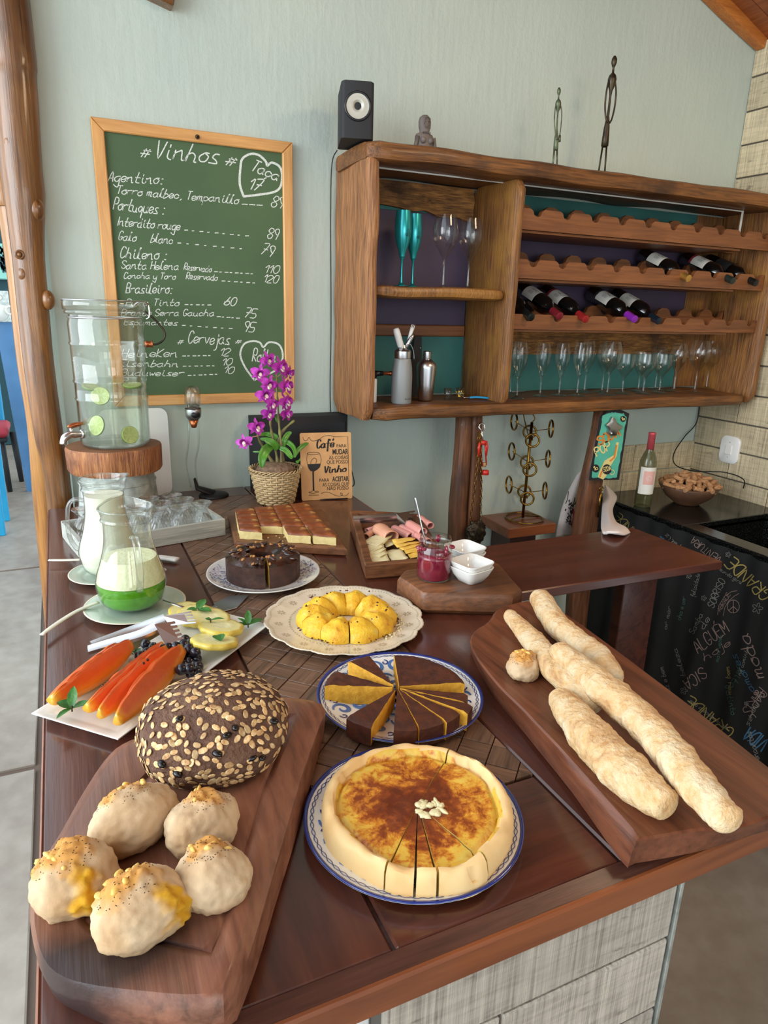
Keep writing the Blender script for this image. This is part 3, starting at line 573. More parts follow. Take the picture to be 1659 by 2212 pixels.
# ================================================================== back wall: posts, sink counter, curtain
def post(pts, Yp, label, split=False):
    rs = []; m = []
    for (xl, xr, y) in pts:
        a, b = PY(xl, y, Yp + .05), PY(xr, y, Yp); m.append((a.x, b.x, (a.z + b.z) / 2))
    m.append((m[-1][0], m[-1][1], -.2)); r = wroot('rough_post', label, 'post', ((m[-1][0] + m[-1][1]) / 2, Yp, -.2))
    for s in ((0, .5), (.515, 1)) if split else ((0, 1),):
        rs = []
        for i in range(24):
            z = 1.198 - 1.398 * i / 23; k = 0
            while k < len(m) - 2 and m[k + 1][2] > z: k += 1
            t = min(1, max(0, (m[k][2] - z) / max(1e-6, m[k][2] - m[k + 1][2]))); x0 = m[k][0] * (1 - t) + m[k + 1][0] * t; x1 = m[k][1] * (1 - t) + m[k + 1][1] * t
            a, b = x0 + (x1 - x0) * s[0], x0 + (x1 - x0) * s[1]
            rs.append([Vector((x + .006 * noise.noise(Vector((z * 5, s[0] * 9, Yp))), y, z)) + noise.noise_vector(Vector((x * 9, y * 9, z * 4))) * .004 for x, y in rrect(a, Yp, b, Yp + .06, .015, 3)])
        v, f = loft(rs[::-1]); obj('half_log' if split else 'log', v, f, 'post', r, world=True)
    return r
post([(985, 1048, 885), (975, 1042, 1030), (965, 1038, 1170)], 2.28, 'rough dark split wooden post under the left half of the wall cabinet', True)
post([(1285, 1335, 875), (1258, 1310, 1010), (1232, 1292, 1158), (1215, 1265, 1400)], 2.28, 'rough brown wooden post that carries the bottle opener sign')
CT = wroot('sink_counter', 'black granite kitchen counter with a sink in the right corner', 'counter', (2.7, 1.7, .69))
parts = [box((2.35, 2.0, .685), (2.992, 2.548, .72), .003), box((2.35, .7, .685), (2.44, 2.0, .72), .003), box((2.88, .7, .685), (2.992, 2.0, .72), .003), box((2.44, .7, .685), (2.88, 1.25, .72), .003)]
obj('worktop', *join(*parts), 'gran', CT, False, world=True)
parts = [box((2.44, 1.25, .52), (2.88, 2.0, .53), .001), box((2.432, 1.25, .52), (2.44, 2.0, .70), .001), box((2.88, 1.25, .52), (2.888, 2.0, .70), .001), box((2.44, 2.0, .52), (2.88, 2.008, .70), .001), box((2.44, 1.242, .52), (2.88, 1.25, .70), .001)]
obj('sink_basin', *join(*parts), 'gran', CT, False, world=True)
CU = wroot('lettered_curtain', 'black cloth curtain printed with chalk style words under the sink counter', 'curtain', (2.33, 1.7, -.14))
wav = lambda y, z: .014 * sin(y * 27 + sin(z * 4) * .8) * (1.15 - z) + .006 * sin(y * 61 + 1)
n1, n2 = 150, 12; vs = []
for i in range(n1 + 1):
    y = .7 + 1.85 * i / n1
    for j in range(n2 + 1): z = -.135 + .84 * j / n2; vs.append(Vector((2.33 + wav(y, z), y, z)))
fs = [(i * (n2 + 1) + j, i * (n2 + 1) + j + 1, (i + 1) * (n2 + 1) + j + 1, (i + 1) * (n2 + 1) + j) for i in range(n1) for j in range(n2)]
obj('cloth', vs, fs, 'cloth2', CU, world=True)
def curt(p):
    q = PX(p[0], p[1], 2.32)
    for _ in range(2): q = PX(p[0], p[1], 2.3275 + wav(q.y, q.z))
    return q
def fit(txt, x0, y0, x1, y1, h, seed=1, slant=.15, sm=3):
    a = atan2(-(y1 - y0), x1 - x0); ln = hypot(x1 - x0, y1 - y0)
    t = write(txt, (0, 0), h, 0, slant, 1.0, .12, sm, seed); wd = max(q.x for s in t for q in s); k = ln / wd; ca, sa = cos(a), sin(a)
    return [[Vector((x0 + q.x * k * ca - q.y * sa, y0 - (q.x * k * sa + q.y * ca))) for q in s] for s in t]
def flower(x, y, r): return [[Vector((x + r * (.25 + .75 * abs(cos(2.5 * t))) * cos(t), y + r * (.25 + .75 * abs(cos(2.5 * t))) * sin(t))) for t in [2 * pi * k / 40 for k in range(41)]]]
CW = {'cy': [('GRANDE', 1588, 1578, 1490, 1500, 24, 2.4), ('GRANDE', 1668, 1282, 1583, 1200, 26, 2.6), ('GRANDE', 1402, 1168, 1335, 1106, 15, 1.3), ('meu bem', 1580, 1500, 1575, 1440, 10, .9)],
 'cp': [('ALGUÉM', 1508, 1412, 1577, 1362, 27, 1.8), ('hoje', 1522, 1428, 1580, 1392, 15, 1.2), ('SICA', 1516, 1440, 1474, 1470, 24, 1.9), ('moda', 1650, 1462, 1616, 1368, 26, 2.2), ('ABRACE', 1556, 1322, 1578, 1284, 9, 1.0), ('PARIS', 1640, 1484, 1602, 1535, 22, 1.6), ('VENTURA', 1560, 1206, 1500, 1160, 15, 1.4), ('de', 1652, 1500, 1632, 1490, 18, 2)],
 'cw': [('SORRISO', 1541, 1314, 1567, 1254, 15, 1.3), ('de', 1520, 1360, 1534, 1336, 14, 1), ('Samba', 1498, 1370, 1518, 1328, 12, .9), ('em verdade o que', 1572, 1572, 1492, 1512, 9, .8), ('simples', 1640, 1500, 1612, 1566, 12, .9), ('felicidade', 1500, 1290, 1512, 1240, 9, .8), ('encantos', 1640, 1640, 1622, 1580, 13, 1.2), ('beleza', 1480, 1460, 1462, 1400, 10, .8), ('vida', 1340, 1300, 1352, 1262, 10, .9), ('amor', 1318, 1390, 1326, 1350, 11, .8), ('som', 1308, 1250, 1330, 1236, 14, .9), ('ar mar', 1440, 1360, 1450, 1310, 9, .7), ('paz e bem', 1450, 1500, 1432, 1440, 10, .7), ('o mundo gira', 1545, 1226, 1600, 1262, 8, .7), ('feliz', 1470, 1182, 1440, 1152, 10, .8), ('no caminho', 1600, 1460, 1618, 1398, 8, .7)],
 'cb': [('amores', 1630, 1492, 1590, 1412, 15, 1.3), ('VIDA', 1664, 1600, 1622, 1570, 30, 3.2), ('luz', 1440, 1168, 1425, 1158, 14, 1.2), ('ceu', 1490, 1230, 1502, 1205, 12, 1)],
 'cg': [('jeito', 1598, 1440, 1575, 1482, 14, 1), ('instinto', 1566, 1480, 1580, 1545, 12, .9), ('mais vezes', 1552, 1430, 1560, 1372, 9, .7), ('cha e cor', 1470, 1340, 1482, 1290, 10, .8)]}
for k, lst in CW.items():
    pp = []
    for i, (t, x0, y0, x1, y1, h, wd) in enumerate(lst): pp.append(ribbon(fit(t, x0, y0, x1, y1, h, i), wd, curt))
    if k == 'cw':
        for x, y, r_ in ((1636, 1314, 12), (1477, 1492, 8), (1573, 1198, 6), (1488, 1244, 6), (1520, 1292, 6), (1612, 1520, 5)): pp.append(ribbon(flower(x, y, r_), .9, curt))
    if k == 'cp':
        pp.append(ribbon([[Vector((1584 + 13 * cos(t), 1310 + 14 * sin(t))) for t in [2 * pi * q / 30 for q in range(31)]], [Vector((1584, 1296)), Vector((1584, 1324))], [Vector((1584, 1310)), Vector((1574, 1319))], [Vector((1584, 1310)), Vector((1594, 1319))]], 1.2, curt))
        pp.append(ribbon([[Vector(a) for a in ((1550, 1328), (1553, 1308), (1565, 1288), (1580, 1278), (1592, 1276))], [Vector(a) for a in ((1562, 1330), (1566, 1312), (1574, 1298), (1586, 1288), (1596, 1282))]], 1.0, curt))
    for vf_ in pp: obj('printed_word', *vf_, k, CU, False, world=True)

# ================================================================== chalkboard
YB = W - .02
a, b = PY(195, 255, YB), PY(636, 867, YB); x0, x1, z0, z1 = a.x, b.x, b.z, a.z + .004
CB = wroot('chalkboard', 'green chalkboard menu in a pine frame, handwritten wine prices', 'chalkboard', ((x0 + x1) / 2, YB, z0))
v, f = box((x0 + .01, YB + .003, z0 + .01), (x1 - .01, YB + .018, z1 - .01), .001); obj('slate', v, f, 'green', CB, False, world=True)
fw = .037
for (p, q, d, m) in (((x0, z0), (x0, z1), 1, 'framev'), ((x1, z0), (x1, z1), -1, 'framev'), ((x0, z0), (x1, z0), 1, 'frame'), ((x0, z1), (x1, z1), -1, 'frame')):
    if m == 'framev': pl = [(p[0], p[1]), (q[0], q[1]), (q[0] + d * fw, q[1] - fw), (p[0] + d * fw, p[1] + fw)]
    else: pl = [(p[0], p[1]), (q[0], q[1]), (q[0] - fw, q[1] + d * fw), (p[0] + fw, p[1] + d * fw)]
    pl = ccw(pl); g_ = [Vector((c.x, c.y)) for c in inset(pl, .0004)]
    v, f = loft([[Vector((c.x, y_, c.y)) for c in inset(g_, i_)] for y_, i_ in ((YB + .018, 0), (YB - .006, 0), (YB - .009, .003))]); obj('frame_rail', v, f, m, CB, False, world=True)
p = PY(426, 296, YB - .009); v, f = tube([p, p + Vector((0, -.006, 0))], .004, 8); v2, f2 = ring(p + Vector((0, -.003, 0)), .006, .0012, 12, 5, (pi / 2, 0, 0)); obj('hanging_screw', *join((v, f), (v2, f2)), 'bronze', CB, world=True)
cz = lambda p: PY(p[0], p[1], YB + .0022)
CH = [('#', 303, 334, 325, 337, 22, 3), ('Vinhos', 333, 341, 472, 354, 38, 3.6), ('#', 486, 352, 511, 355, 20, 3), ('Taça', 541, 366, 598, 390, 24, 3.2), ('17', 535, 408, 566, 414, 24, 3.2), ('Agentino:', 233, 391, 352, 397, 22, 2.6), ('Torro malbec, Tempanillo', 251, 418, 516, 440, 18, 2.4), ('89', 585, 446, 612, 451, 24, 2.4),
 ('Portuques :', 244, 452, 355, 463, 25, 2.8), ('Interdito rouge', 252, 487, 389, 497, 19, 2.4), ('89', 577, 514, 602, 517, 22, 2.4), ('Galo', 255, 518, 295, 521, 18, 2.2), ('blanc', 325, 523, 373, 526, 18, 2.2), ('79', 562, 549, 590, 556, 24, 2.4), ('Chileno :', 259, 557, 360, 561, 23, 2.6), ('Santa Helena', 262, 580, 385, 583, 17, 2.2), ('Reservado', 397, 582, 457, 588, 14, 2), ('110', 570, 589, 604, 591, 16, 2.2),
 ('Concha y Toro', 267, 601, 380, 603, 13, 2), ('Reservado', 402, 602, 470, 606, 14, 2), ('120', 568, 609, 602, 612, 16, 2.2), ('Brasileiro:', 272, 632, 372, 634, 21, 2.4), ('Pura Tinto', 272, 660, 388, 660, 14, 2), ('60', 483, 658, 511, 660, 17, 2.4), ('Branco Serra Gaucha', 262, 682, 462, 682, 14, 2), ('75', 527, 685, 555, 688, 20, 2.4), ('Espumantes', 268, 701, 384, 703, 12, 2), ('95', 524, 715, 552, 718, 21, 2.4),
 ('#', 383, 742, 397, 741, 10, 1.8), ('Cervejas', 406, 741, 497, 744, 25, 2.6), ('#', 508, 740, 522, 741, 10, 1.8), ('HeineKen', 262, 771, 382, 771, 17, 2.2), ('12', 474, 768, 498, 769, 16, 2.2), ('Eisenbahn', 258, 791, 384, 792, 14, 2.1), ('10', 478, 788, 502, 789, 14, 2.2), ('Buduweiser', 262, 811, 398, 812, 14, 2.1), ('10', 482, 805, 506, 807, 14, 2.2), ('Rolha', 545, 780, 594, 782, 26, 2.8)]
pp = [ribbon(fit(t, x0_, y0_, x1_, y1_, h, i, .3), wd * .8, cz) for i, (t, x0_, y0_, x1_, y1_, h, wd) in enumerate(CH)]
for (xa, ya, xb, yb, n) in ((522, 441, 570, 444, 6), (397, 497, 545, 511, 9), (382, 525, 535, 539, 8), (462, 587, 552, 592, 8), (478, 607, 558, 612, 6), (398, 658, 460, 659, 5), (468, 684, 520, 688, 5), (392, 703, 510, 711, 7), (393, 769, 460, 768, 6), (394, 791, 470, 790, 6), (405, 811, 475, 808, 6)):
    pp.append(ribbon([[Vector((xa + (xb - xa) * (k + .1) / n, ya + (yb - ya) * k / n)), Vector((xa + (xb - xa) * (k + .1) / n + (4 if k % 2 else 7), ya + (yb - ya) * k / n))] for k in range(n)], 2, cz))
def zz(l): return [Vector((x / 3.318 + 180, y / 3.318 + 230)) for x, y in l]
pp.append(ribbon([smoothpoly(zz([(1150, 645), (1122, 560), (1125, 450), (1140, 375), (1200, 340), (1260, 350), (1308, 395), (1318, 425), (1350, 402), (1405, 430), (1425, 490), (1415, 570), (1370, 612), (1260, 632), (1150, 645)]), 4, False)], 5, cz))
pp.append(ribbon([smoothpoly(zz([(1225, 1960), (1160, 1870), (1125, 1780), (1150, 1705), (1210, 1682), (1265, 1692), (1290, 1725), (1330, 1690), (1395, 1702), (1425, 1750), (1425, 1820), (1380, 1890), (1225, 1960)]), 4, False)], 4, cz))
for k, vf_ in enumerate(pp): obj('chalk_dashes' if len(CH) <= k < len(CH) + 11 else 'chalk_heart' if k >= len(CH) + 11 else 'chalk_word', *vf_, 'chalk', CB, False, world=True)

# ================================================================== wall cabinet
CA = wroot('wall_cabinet', 'rustic wooden wall cabinet with wine racks, hung on the pale wall', 'cabinet', (1.95, 2.4, 1.19))
X0, X1, YF = .965, 2.965, 2.235
def cb(name, vf, mat, sm=True): return obj(name, *vf, mat, CA, sm, world=True, sharp=40)
def plankbox(lo, hi, amp, n=16, seed=0, r=.008, along=0, fq=6):
    lo, hi = Vector(lo), Vector(hi); c = (lo + hi) / 2; d = hi - lo; ax = along; p0 = c.copy(); p1 = c.copy(); p0[ax] = lo[ax]; p1[ax] = hi[ax]
    s = (0, 0, 1) if ax != 2 else (0, 1, 0)
    t = Vector([1 if k == ax else 0 for k in range(3)]); q = t.cross(Vector(s)); wi = abs(d.dot(q)); hi_ = abs(d.dot(Vector(s)))
    return beam(p0, p1, wi, hi_, amp, n, r, s, seed, fq)
cb('side_panel', plankbox((X0, YF, 1.185), (X0 + .04, W - .002, 2.075), .007, 22, 1, .015, 2), 'cab')
cb('side_panel', plankbox((X1 - .035, YF - .01, 1.195), (X1, W - .012, 2.06), .010, 22, 2, .01, 2, 3), 'cabd')
cb('divider', plankbox((1.535, YF - .005, 1.215), (1.575, W - .02, 2.035), .006, 22, 3, .015, 2), 'cabd')
cb('top_plank', plankbox((X0 - .005, 2.215, 2.033), (X1 + .02, W - .002, 2.092), .010, 50, 4, .02, 0, 3.5), 'cabh')
cb('bottom_plank', plankbox((X0 + .042, YF - .005, 1.185), (X1 - .037, W - .004, 1.235), .006, 40, 5, .015), 'cabh')
cb('inner_shelf', plankbox((X0 + .04, YF + .01, 1.612), (1.537, W - .03, 1.652), .005, 16, 6, .018), 'cabd')
for (x0, x1, z0, z1, m) in ((1.005, 1.535, 1.24, 1.47, 'teal'), (1.005, 1.535, 1.515, 1.93, 'purple'), (1.005, 1.535, 1.93, 2.03, 'teal'), (1.575, 2.76, 1.24, 1.45, 'teal'), (1.575, 2.76, 1.52, 1.93, 'purple'), (1.575, 2.76, 1.93, 2.03, 'teal')):
    cb('back_panel', box((x0, W - .022, z0), (x1, W - .003, z1), .001), m, False)
cb('back_panel', box((2.762, W - .024, 1.24), (2.93, W - .003, 2.03), .001), 'cabd', False)
cb('back_strip', box((1.005, W - .032, 1.47), (1.535, W - .003, 1.515), .004), 'rack', False)
# bark slabs with a broken lower edge
def bark(x0, x1, ztop, zlo, y, seed):
    rs = []; n = 40
    for i in range(n + 1):
        x = x0 + (x1 - x0) * i / n; zb = zlo(i / n) + .012 * noise.noise(Vector((x * 14, seed, 0))); r = []
        for k in range(9): z = zb + (ztop - zb) * k / 8; r.append(Vector((x, y - .018 - .012 * noise.noise(Vector((x * 12, z * 30, seed))) * (1 if 0 < k < 8 else .3), z)))
        rs.append(r + [Vector((x, y, ztop)), Vector((x, y, zb))])
    return loft(rs)
cb('bark_slab', bark(1.006, 1.534, 2.028, lambda t: 1.955 - .045 * t, W - .026, 1), 'bark'); cb('bark_slab', bark(1.577, 2.76, 1.52, lambda t: 1.40 - .0 * t, W - .026, 5), 'bark')
# racks: front and back rails with scooped notches
def rail(x0, x1, y0, y1, z0, z1, xc, nr, dep):
    top = [(x0, z1)]
    for c in xc:
        top += [(c - nr * 1.5, z1), (c - nr, z1 - dep * .25)] + [(c + nr * .85 * cos(t), z1 - dep * .5 - dep * .5 * sin(t)) for t in [pi - pi * k / 8 for k in range(9)]] + [(c + nr, z1 - dep * .25), (c + nr * 1.5, z1)]
    top.append((x1, z1)); V = []; F = []
    for x, z in top: V += [Vector((x, y0, z0)), Vector((x, y0, z)), Vector((x, y1, z)), Vector((x, y1, z0))]
    for i in range(len(top) - 1):
        a = 4 * i; b = a + 4
        for k in range(4): F.append((a + k, b + k, b + (k + 1) % 4, a + (k + 1) % 4))
    F.append((0, 1, 2, 3)); e = 4 * (len(top) - 1); F.append((e + 3, e + 2, e + 1, e)); return V, F
NX = [1.655 + .1365 * k for k in range(10)]
for z0, z1 in ((1.868, 1.94), (1.698, 1.765), (1.512, 1.568)):
    cb('rack_rail', rail(1.577, 2.928, 2.262, 2.282, z0, z1, NX, .021, .026), 'rack', False)
    cb('rack_rail', rail(1.577, 2.928, 2.45, 2.468, z0, z1 + .042, NX, .035, .036), 'rack', False)
    cb('rack_base', box((1.577, 2.275, z0 - .010), (2.76, 2.53, z0 - .001), .001), 'rack', False)
# led strip along the top
v, f = join(box((1.006, 2.33, 2.026), (2.80, 2.334, 2.031), .0005), box((2.80, 2.33, 1.915), (2.81, 2.334, 2.032), .0005)); cb('light_strip', (v, f), 'led', False)
# ------------------------------------------------------------------ glasses
def wineglass(name, h, rb, rbase, bowl=.55, mat='glass', stem=.004, mouth=.8, label='', cat='wine glass', group=None):
    zs = h * (1 - bowl); pr = [(0, .002), (rbase, 0), (rbase, .0015), (rbase * .5, .004), (stem * 1.6, .012), (stem, zs * .5), (stem * 1.2, zs - .012), (stem * 3, zs)]
    for k in range(1, 10): t = k / 9; r = rb * min(1, sin(min(1, t * 1.6) * pi / 2) ** .62) if t < .62 else rb * (1 - (1 - mouth) * ((t - .62) / .38) ** 1.3); pr.append((max(r, stem * 3), zs + h * bowl * t))
    inn = []
    t_ = thing(name, label, cat, (0, 0, 0), 0, group)
    o1 = obj('foot', *solid(pr[:5], 28), mat, t_); o2 = obj('stem', *lathe(pr[4:8], 14), 'crystal' if mat == 'glass' else mat, t_); obj('bowl', *lathe(pr[7:] + inn, 28), mat, t_); return t_
tall = wineglass('wine_glass', .252, .047, .040, .56, label='tall clear wine glass at the left of the pair on the inner shelf'); p = PY(957, 617, 2.36); tall.location = (p.x, 2.36, 1.653)
p = PY(1013, 618, 2.37); dup(tall, (p.x, 2.38, 1.653), 0, 'clear wine glass leaning on the divider side, right of the shelf pair', scale=(.98, .98, .99))
fl1 = wineglass('champagne_flute', .252, .030, .026, .60, 'tealm', .0035, .86, 'metallic turquoise champagne flute, front one of two', 'flute'); p = PY(864, 612, 2.36); fl1.location = (p.x, 2.35, 1.653)
fl2 = dup(fl1, (PY(893, 612, 2.40).x, 2.41, 1.653), 0, 'metallic turquoise champagne flute, the one behind to the right')
for q in (fl1, fl2):
    lines = write('CEL', (-.012, .168), .008, 0, 0, 1, .02, 2) + [[Vector((-.003, .19)), Vector((-.003, .182)), Vector((.001, .179)), Vector((.005, .182)), Vector((.005, .19)), Vector((-.003, .19))]]
    ob = obj('printed_word', *ribbon(lines, .0012, lambda s: Vector(((.0305) * sin(s.x / .03 + .3), -(.0305) * cos(s.x / .03 + .3), s.y))), 'ink', q, False)
small = wineglass('wine_glass', .212, .040, .034, .56, label='x', group='wine glasses on the cabinet floor'); fl3 = wineglass('wine_glass', .218, .032, .034, .60, mouth=.82, label='x', group='wine glasses on the cabinet floor'); big = wineglass('wine_glass', .235, .049, .038, .56, label='x', group='wine glasses on the cabinet floor')
low = wineglass('wine_glass', .175, .041, .035, .56, mouth=.95, label='x', group='wine glasses on the cabinet floor')
GL = [(1102, 2.46, fl3, 1), (1117, 2.34, fl3, 1.03), (1167, 2.38, fl3, 1), (1208, 2.38, fl3, 1), (1247, 2.36, fl3, 1.02), (1262, 2.46, fl3, 1.03), (1300, 2.44, small, 1.0), (1312, 2.36, big, .97), (1344, 2.38, low, 1), (1378, 2.44, low, 1.02), (1389, 2.36, low, 1), (1414, 2.47, small, .95), (1424, 2.38, low, .98), (1455, 2.40, small, 1.04), (1500, 2.36, big, 1), (1524, 2.46, big, .98), (1577, 2.38, big, 1.0)]
gl_lab = ['slim wine glass farthest left, behind another against the divider', 'slim wine glass standing in front, hard by the divider', 'slim wine glass standing alone, second standing spot from the divider', 'slim wine glass standing alone, third standing spot from the divider', 'slim wine glass in front of a twin, fourth spot from the divider', 'slim wine glass behind its twin, fourth spot from the divider',
 'middle-size wine glass tucked behind the tall round one at mid row', 'tall round wine glass above the blue capped bottle neck end, mid row', 'low goblet right of the tall round glass at mid row', 'low goblet standing at the back, behind the second low goblet', 'second low goblet from mid row, in front', 'middle-size wine glass behind the third low goblet', 'third low goblet from mid row, in front', 'middle-size wine glass with open space around it right of the goblets',
 'big round wine glass, front one of the overlapping pair on the right', 'big round wine glass, rear one of the overlapping pair on the right', 'big round wine glass last on the right by the side panel']
first = set()
for (x, y, g_, s_), lb in zip(GL, gl_lab):
    px_ = PY(x, 845, y).x
    if g_.name not in first: first.add(g_.name); g_.location = (px_, y, 1.2365); g_['label'] = lb; g_.scale = (s_,) * 3
    else: dup(g_, (px_, y, 1.2365), 0, lb, scale=s_)
# ------------------------------------------------------------------ wine bottles lying in the racks
def bottle(name, glassm, cap, label, back, tip, lab='label', band=None, mark='CHE', slim=1.0):
    A, B = Vector(back), Vector(tip); ln = (B - A).length; rt = (B - A).to_track_quat('Z', 'X').to_euler(); t = thing(name, label, 'wine bottle', A, rot=rt, group='wine bottles in the racks')
    r = .0365 * slim; k = ln / .30
    obj('body', *solid([(r * .8, 0), (r, .006), (r, .185 * k), (r * .93, .2 * k), (r * .6, .218 * k), (.0145, .236 * k), (.0135, .26 * k)], 28), glassm, t, sharp=60)
    obj('capsule', *solid([(.0150, .245 * k), (.0145, .292 * k), (.0150, .293 * k), (.0150, .299 * k), (.0125, .3 * k)], 20), cap, t, sharp=50)
    def arc(a0, a1, z0, z1, m, nm, dr=.0005):
        v = []; n = 14
        for i in range(n + 1): a = a0 + (a1 - a0) * i / n; v += [Vector(((r + dr) * cos(a), (r + dr) * sin(a), z0)), Vector(((r + dr) * cos(a), (r + dr) * sin(a), z1))]
        return obj(nm, v, [(2 * i, 2 * i + 2, 2 * i + 3, 2 * i + 1) for i in range(n)], m, t)
    m3 = rt.to_matrix(); up = m3.inverted() @ Vector((-.35, -.6, .8)); a = atan2(up.y, up.x)
    lo = arc(a - 1.2, a + 1.2, .07 * k, .15 * k, lab, 'label')
    if band: arc(a - 1.2, a + 1.2, .058 * k, .072 * k, band, 'label_band')
    ls = write(mark, (-.012, -.004), .012, 0, 0, 1, .02, 2) + [[Vector((-.014, -.012 - .005 * q)), Vector((.014, -.012 - .005 * q))] for q in range(3)]
    obj('printing', *ribbon(ls, .0012, lambda s: Vector(((r + .001) * cos(a - s.y / r * .9), (r + .001) * sin(a - s.y / r * .9), .11 * k + s.x))), 'ink', lo, False)
    return t
BT = [(1, 1148, 686, 'capblk', 'dark bottle with a black capsule, half hidden by the divider', None, 'label'), (2, 1210, 683, 'capred', 'bottle with dark red capsule and white label, second on the lower rack', None, 'label'), (3, 1266, 690, 'capred2', 'bottle with bright red capsule and red banded label on the lower rack', 'labr', 'label'),
      (4, 1372, 690, 'cappur', 'bottle with a purple capsule on the lower rack', 'blackm', 'label'), (5, 1424, 694, 'capblu', 'bottle with a dark blue capsule on the lower rack', None, 'label')]
for i, x, y, c, lb, bd, lm in BT: tip = PY(x, y, 2.225); bottle('wine_bottle', 'bottle', c, lb, (tip.x + .010, 2.515, tip.z + .104), tip, lm, bd, ('SERRA', 'REAL', 'VALLE', 'CHAC', 'RESERVA')[i - 1])
for x, y, c, lb, bd in ((1488, 602, 'capgld', 'bottle with a gold screw cap on the middle rack', None), (1584, 607, 'capgrn', 'bottle with a dark green capsule and red seal label on the middle rack', 'labr'), (1634, 612, 'capblk', 'black bottle farthest right on the middle rack', None)):
    tip = PY(x, y, 2.225); bottle('wine_bottle', 'bottle', c, lb, (tip.x + .008, 2.515, tip.z + .104), tip, 'label' if c != 'capblk' else 'blackm', bd, {'capgld': 'ALMA', 'capgrn': 'CHE', 'capblk': 'TR'}[c])

# ------------------------------------------------------------------ things on top of the cabinet
sp = thing('speaker', 'small black loudspeaker with a silver cone on the cabinet top corner', 'speaker', (.962, 2.36, 2.095), rot=(0, 0, -.30))
v, f = loft([[Vector((x, y, z)) for x, y in rrect(-.052, -.09, .052, .09, .012, 3)] for z in (0, .158)]); top = []
obj('cabinet_box', *loft([[Vector((x, y, z + (0 if k == 0 else .010 - 14 * (x) ** 2 * .2))) for x, y in rrect(-.052, -.09, .052, .09, .012, 3)] for k, z in ((0, 0), (1, .158))]), 'blackm', sp, sharp=40)
obj('rim', *ring((0, -.091, .092), .040, .004, 32, 8, (pi / 2, 0, 0)), 'black', sp)
obj('cone', *xf(lathe([(.038, .002), (.036, .0), (.022, .010), (.013, .004), (.009, -.002), (.0, -.006)], 32), (0, -.0915, .092), (pi / 2, 0, 0)), 'cone', sp); obj('dust_cap', *xf(ICO[3], (0, -.089, .092), (0, 0, 0), (.014, .006, .014)), 'blackm', sp)
o = obj('speaker_wire', *tube(smoothpoly([(.953, 2.50, 2.10), (.945, 2.53, 2.06), (.948, 2.548, 1.9), (.952, 2.548, 1.5), (.950, 2.548, 1.25), (.957, 2.548, 1.12), (.957, 2.54, .99)], 5, False), .002, 6), 'wire', None, loc=(.953, 2.54, .99), world=True); tag(o, 'thin black wire running down the wall beside the cabinet', 'wire')
p = PY(915, 331, 2.34); bs = thing('stone_bust', 'small brown stone torso figurine without arms on the cabinet top', 'figurine', (p.x, 2.34, 2.0925))
rs = []
for z, rx, ry in ((0, .036, .020), (.018, .034, .021), (.036, .034, .022), (.05, .033, .020), (.057, .030, .016), (.062, .018, .014), (.068, .0175, .016), (.078, .021, .019), (.095, .022, .02), (.108, .019, .018), (.116, .010, .010)): rs.append([Vector((rx * cos(t) * (1 + .05 * cos(4 * t)), ry * sin(t), z)) for t in [2 * pi * k / 28 for k in range(28)]])
obj('torso', *loft(rs), 'stone', bs)
for s in (-1, 1): obj('breast', *xf(ICO[3], (s * .014, -.020, .036), (0, 0, 0), (.010, .010, .011)), 'stone', bs)
ls = []
for k, pts in enumerate((((-.012, .084), (-.010, .104), (0, .109), (.010, .104), (.012, .084), (.008, .076), (-.008, .076), (-.012, .084)), ((-.010, .095), (.010, .095)), ((0, .095), (.0, .085)), ((-.005, .081), (.005, .081)))): ls.append(tube([(x, -.0195 - .001 * (.02 - abs(x)) * 50, z) for x, z in pts], .0016, 6))
ls += [tube([(x, -.0155, .064), (x, -.0165, .058)], .0016, 5) for x in [-.014 + .004 * k for k in range(8)]]
for s in (-1, 1): ls.append(tube([(s * .031, -.012, .048), (s * .037, -.010, .02), (s * .034, -.014, .0)], [.007, .007, .006], 8))
obj('carving', *join(*ls), 'stone', bs)
def lean(name, x, yb, ytop, hpx, mat, label, carry):
    a, b = PY(x, yb, 2.36), PY(hpx, ytop, 2.36); H = b.z - a.z; ang = atan2(b.x - a.x, H); t = thing(name, label, 'figurine', (a.x, 2.36, 2.0925), rot=(0, ang, 0)); Y = 0
    sk = [tube([(s * .012 * H / .3, 0, 0), (s * .007 * H / .3, 0, .27 * H)], [.0032, .0035], 8) for s in (-1, 1)]
    sk += [xf(ICO[1], (s * .012 * H / .3, -.006, .003), (0, 0, 0), (.005, .010, .003)) for s in (-1, 1)]
    k = H / .3
    sk.append(solid([(.006 * k, .26 * H), (.010 * k, .27 * H), (.0095 * k, .34 * H), (.008 * k, .42 * H), (.006 * k, .47 * H), (.0035 * k, .52 * H), (.003 * k, .68 * H), (.0045 * k, .72 * H), (.009 * k, .76 * H), (.012 * k, .81 * H), (.009 * k, .845 * H), (.0032 * k, .865 * H), (.0028 * k, .905 * H), (.005 * k, .92 * H), (.0075 * k, .945 * H), (.007 * k, .975 * H), (.003 * k, .998 * H)], 14))
    for s in (-1, 1):
        hz = (.46, .50) if not carry else ((.36, .44) if s > 0 else (.38, .46))
        sk.append(tube(smoothpoly([(s * .010 * k, 0, .81 * H), (s * .0165 * k, -.003, .72 * H), (s * .017 * k, -.004, .60 * H), (s * .011 * k, -.006, hz[1] * H), (s * .004 * k, -.008, hz[0] * H)], 4, False), .0024 * k, 7))
    if carry: sk.append(tube([(.010 * k, -.008, .44 * H), (.009 * k, -.009, .36 * H)], [.004, .005], 7))
    obj('figure', *join(*sk), mat, t); return t
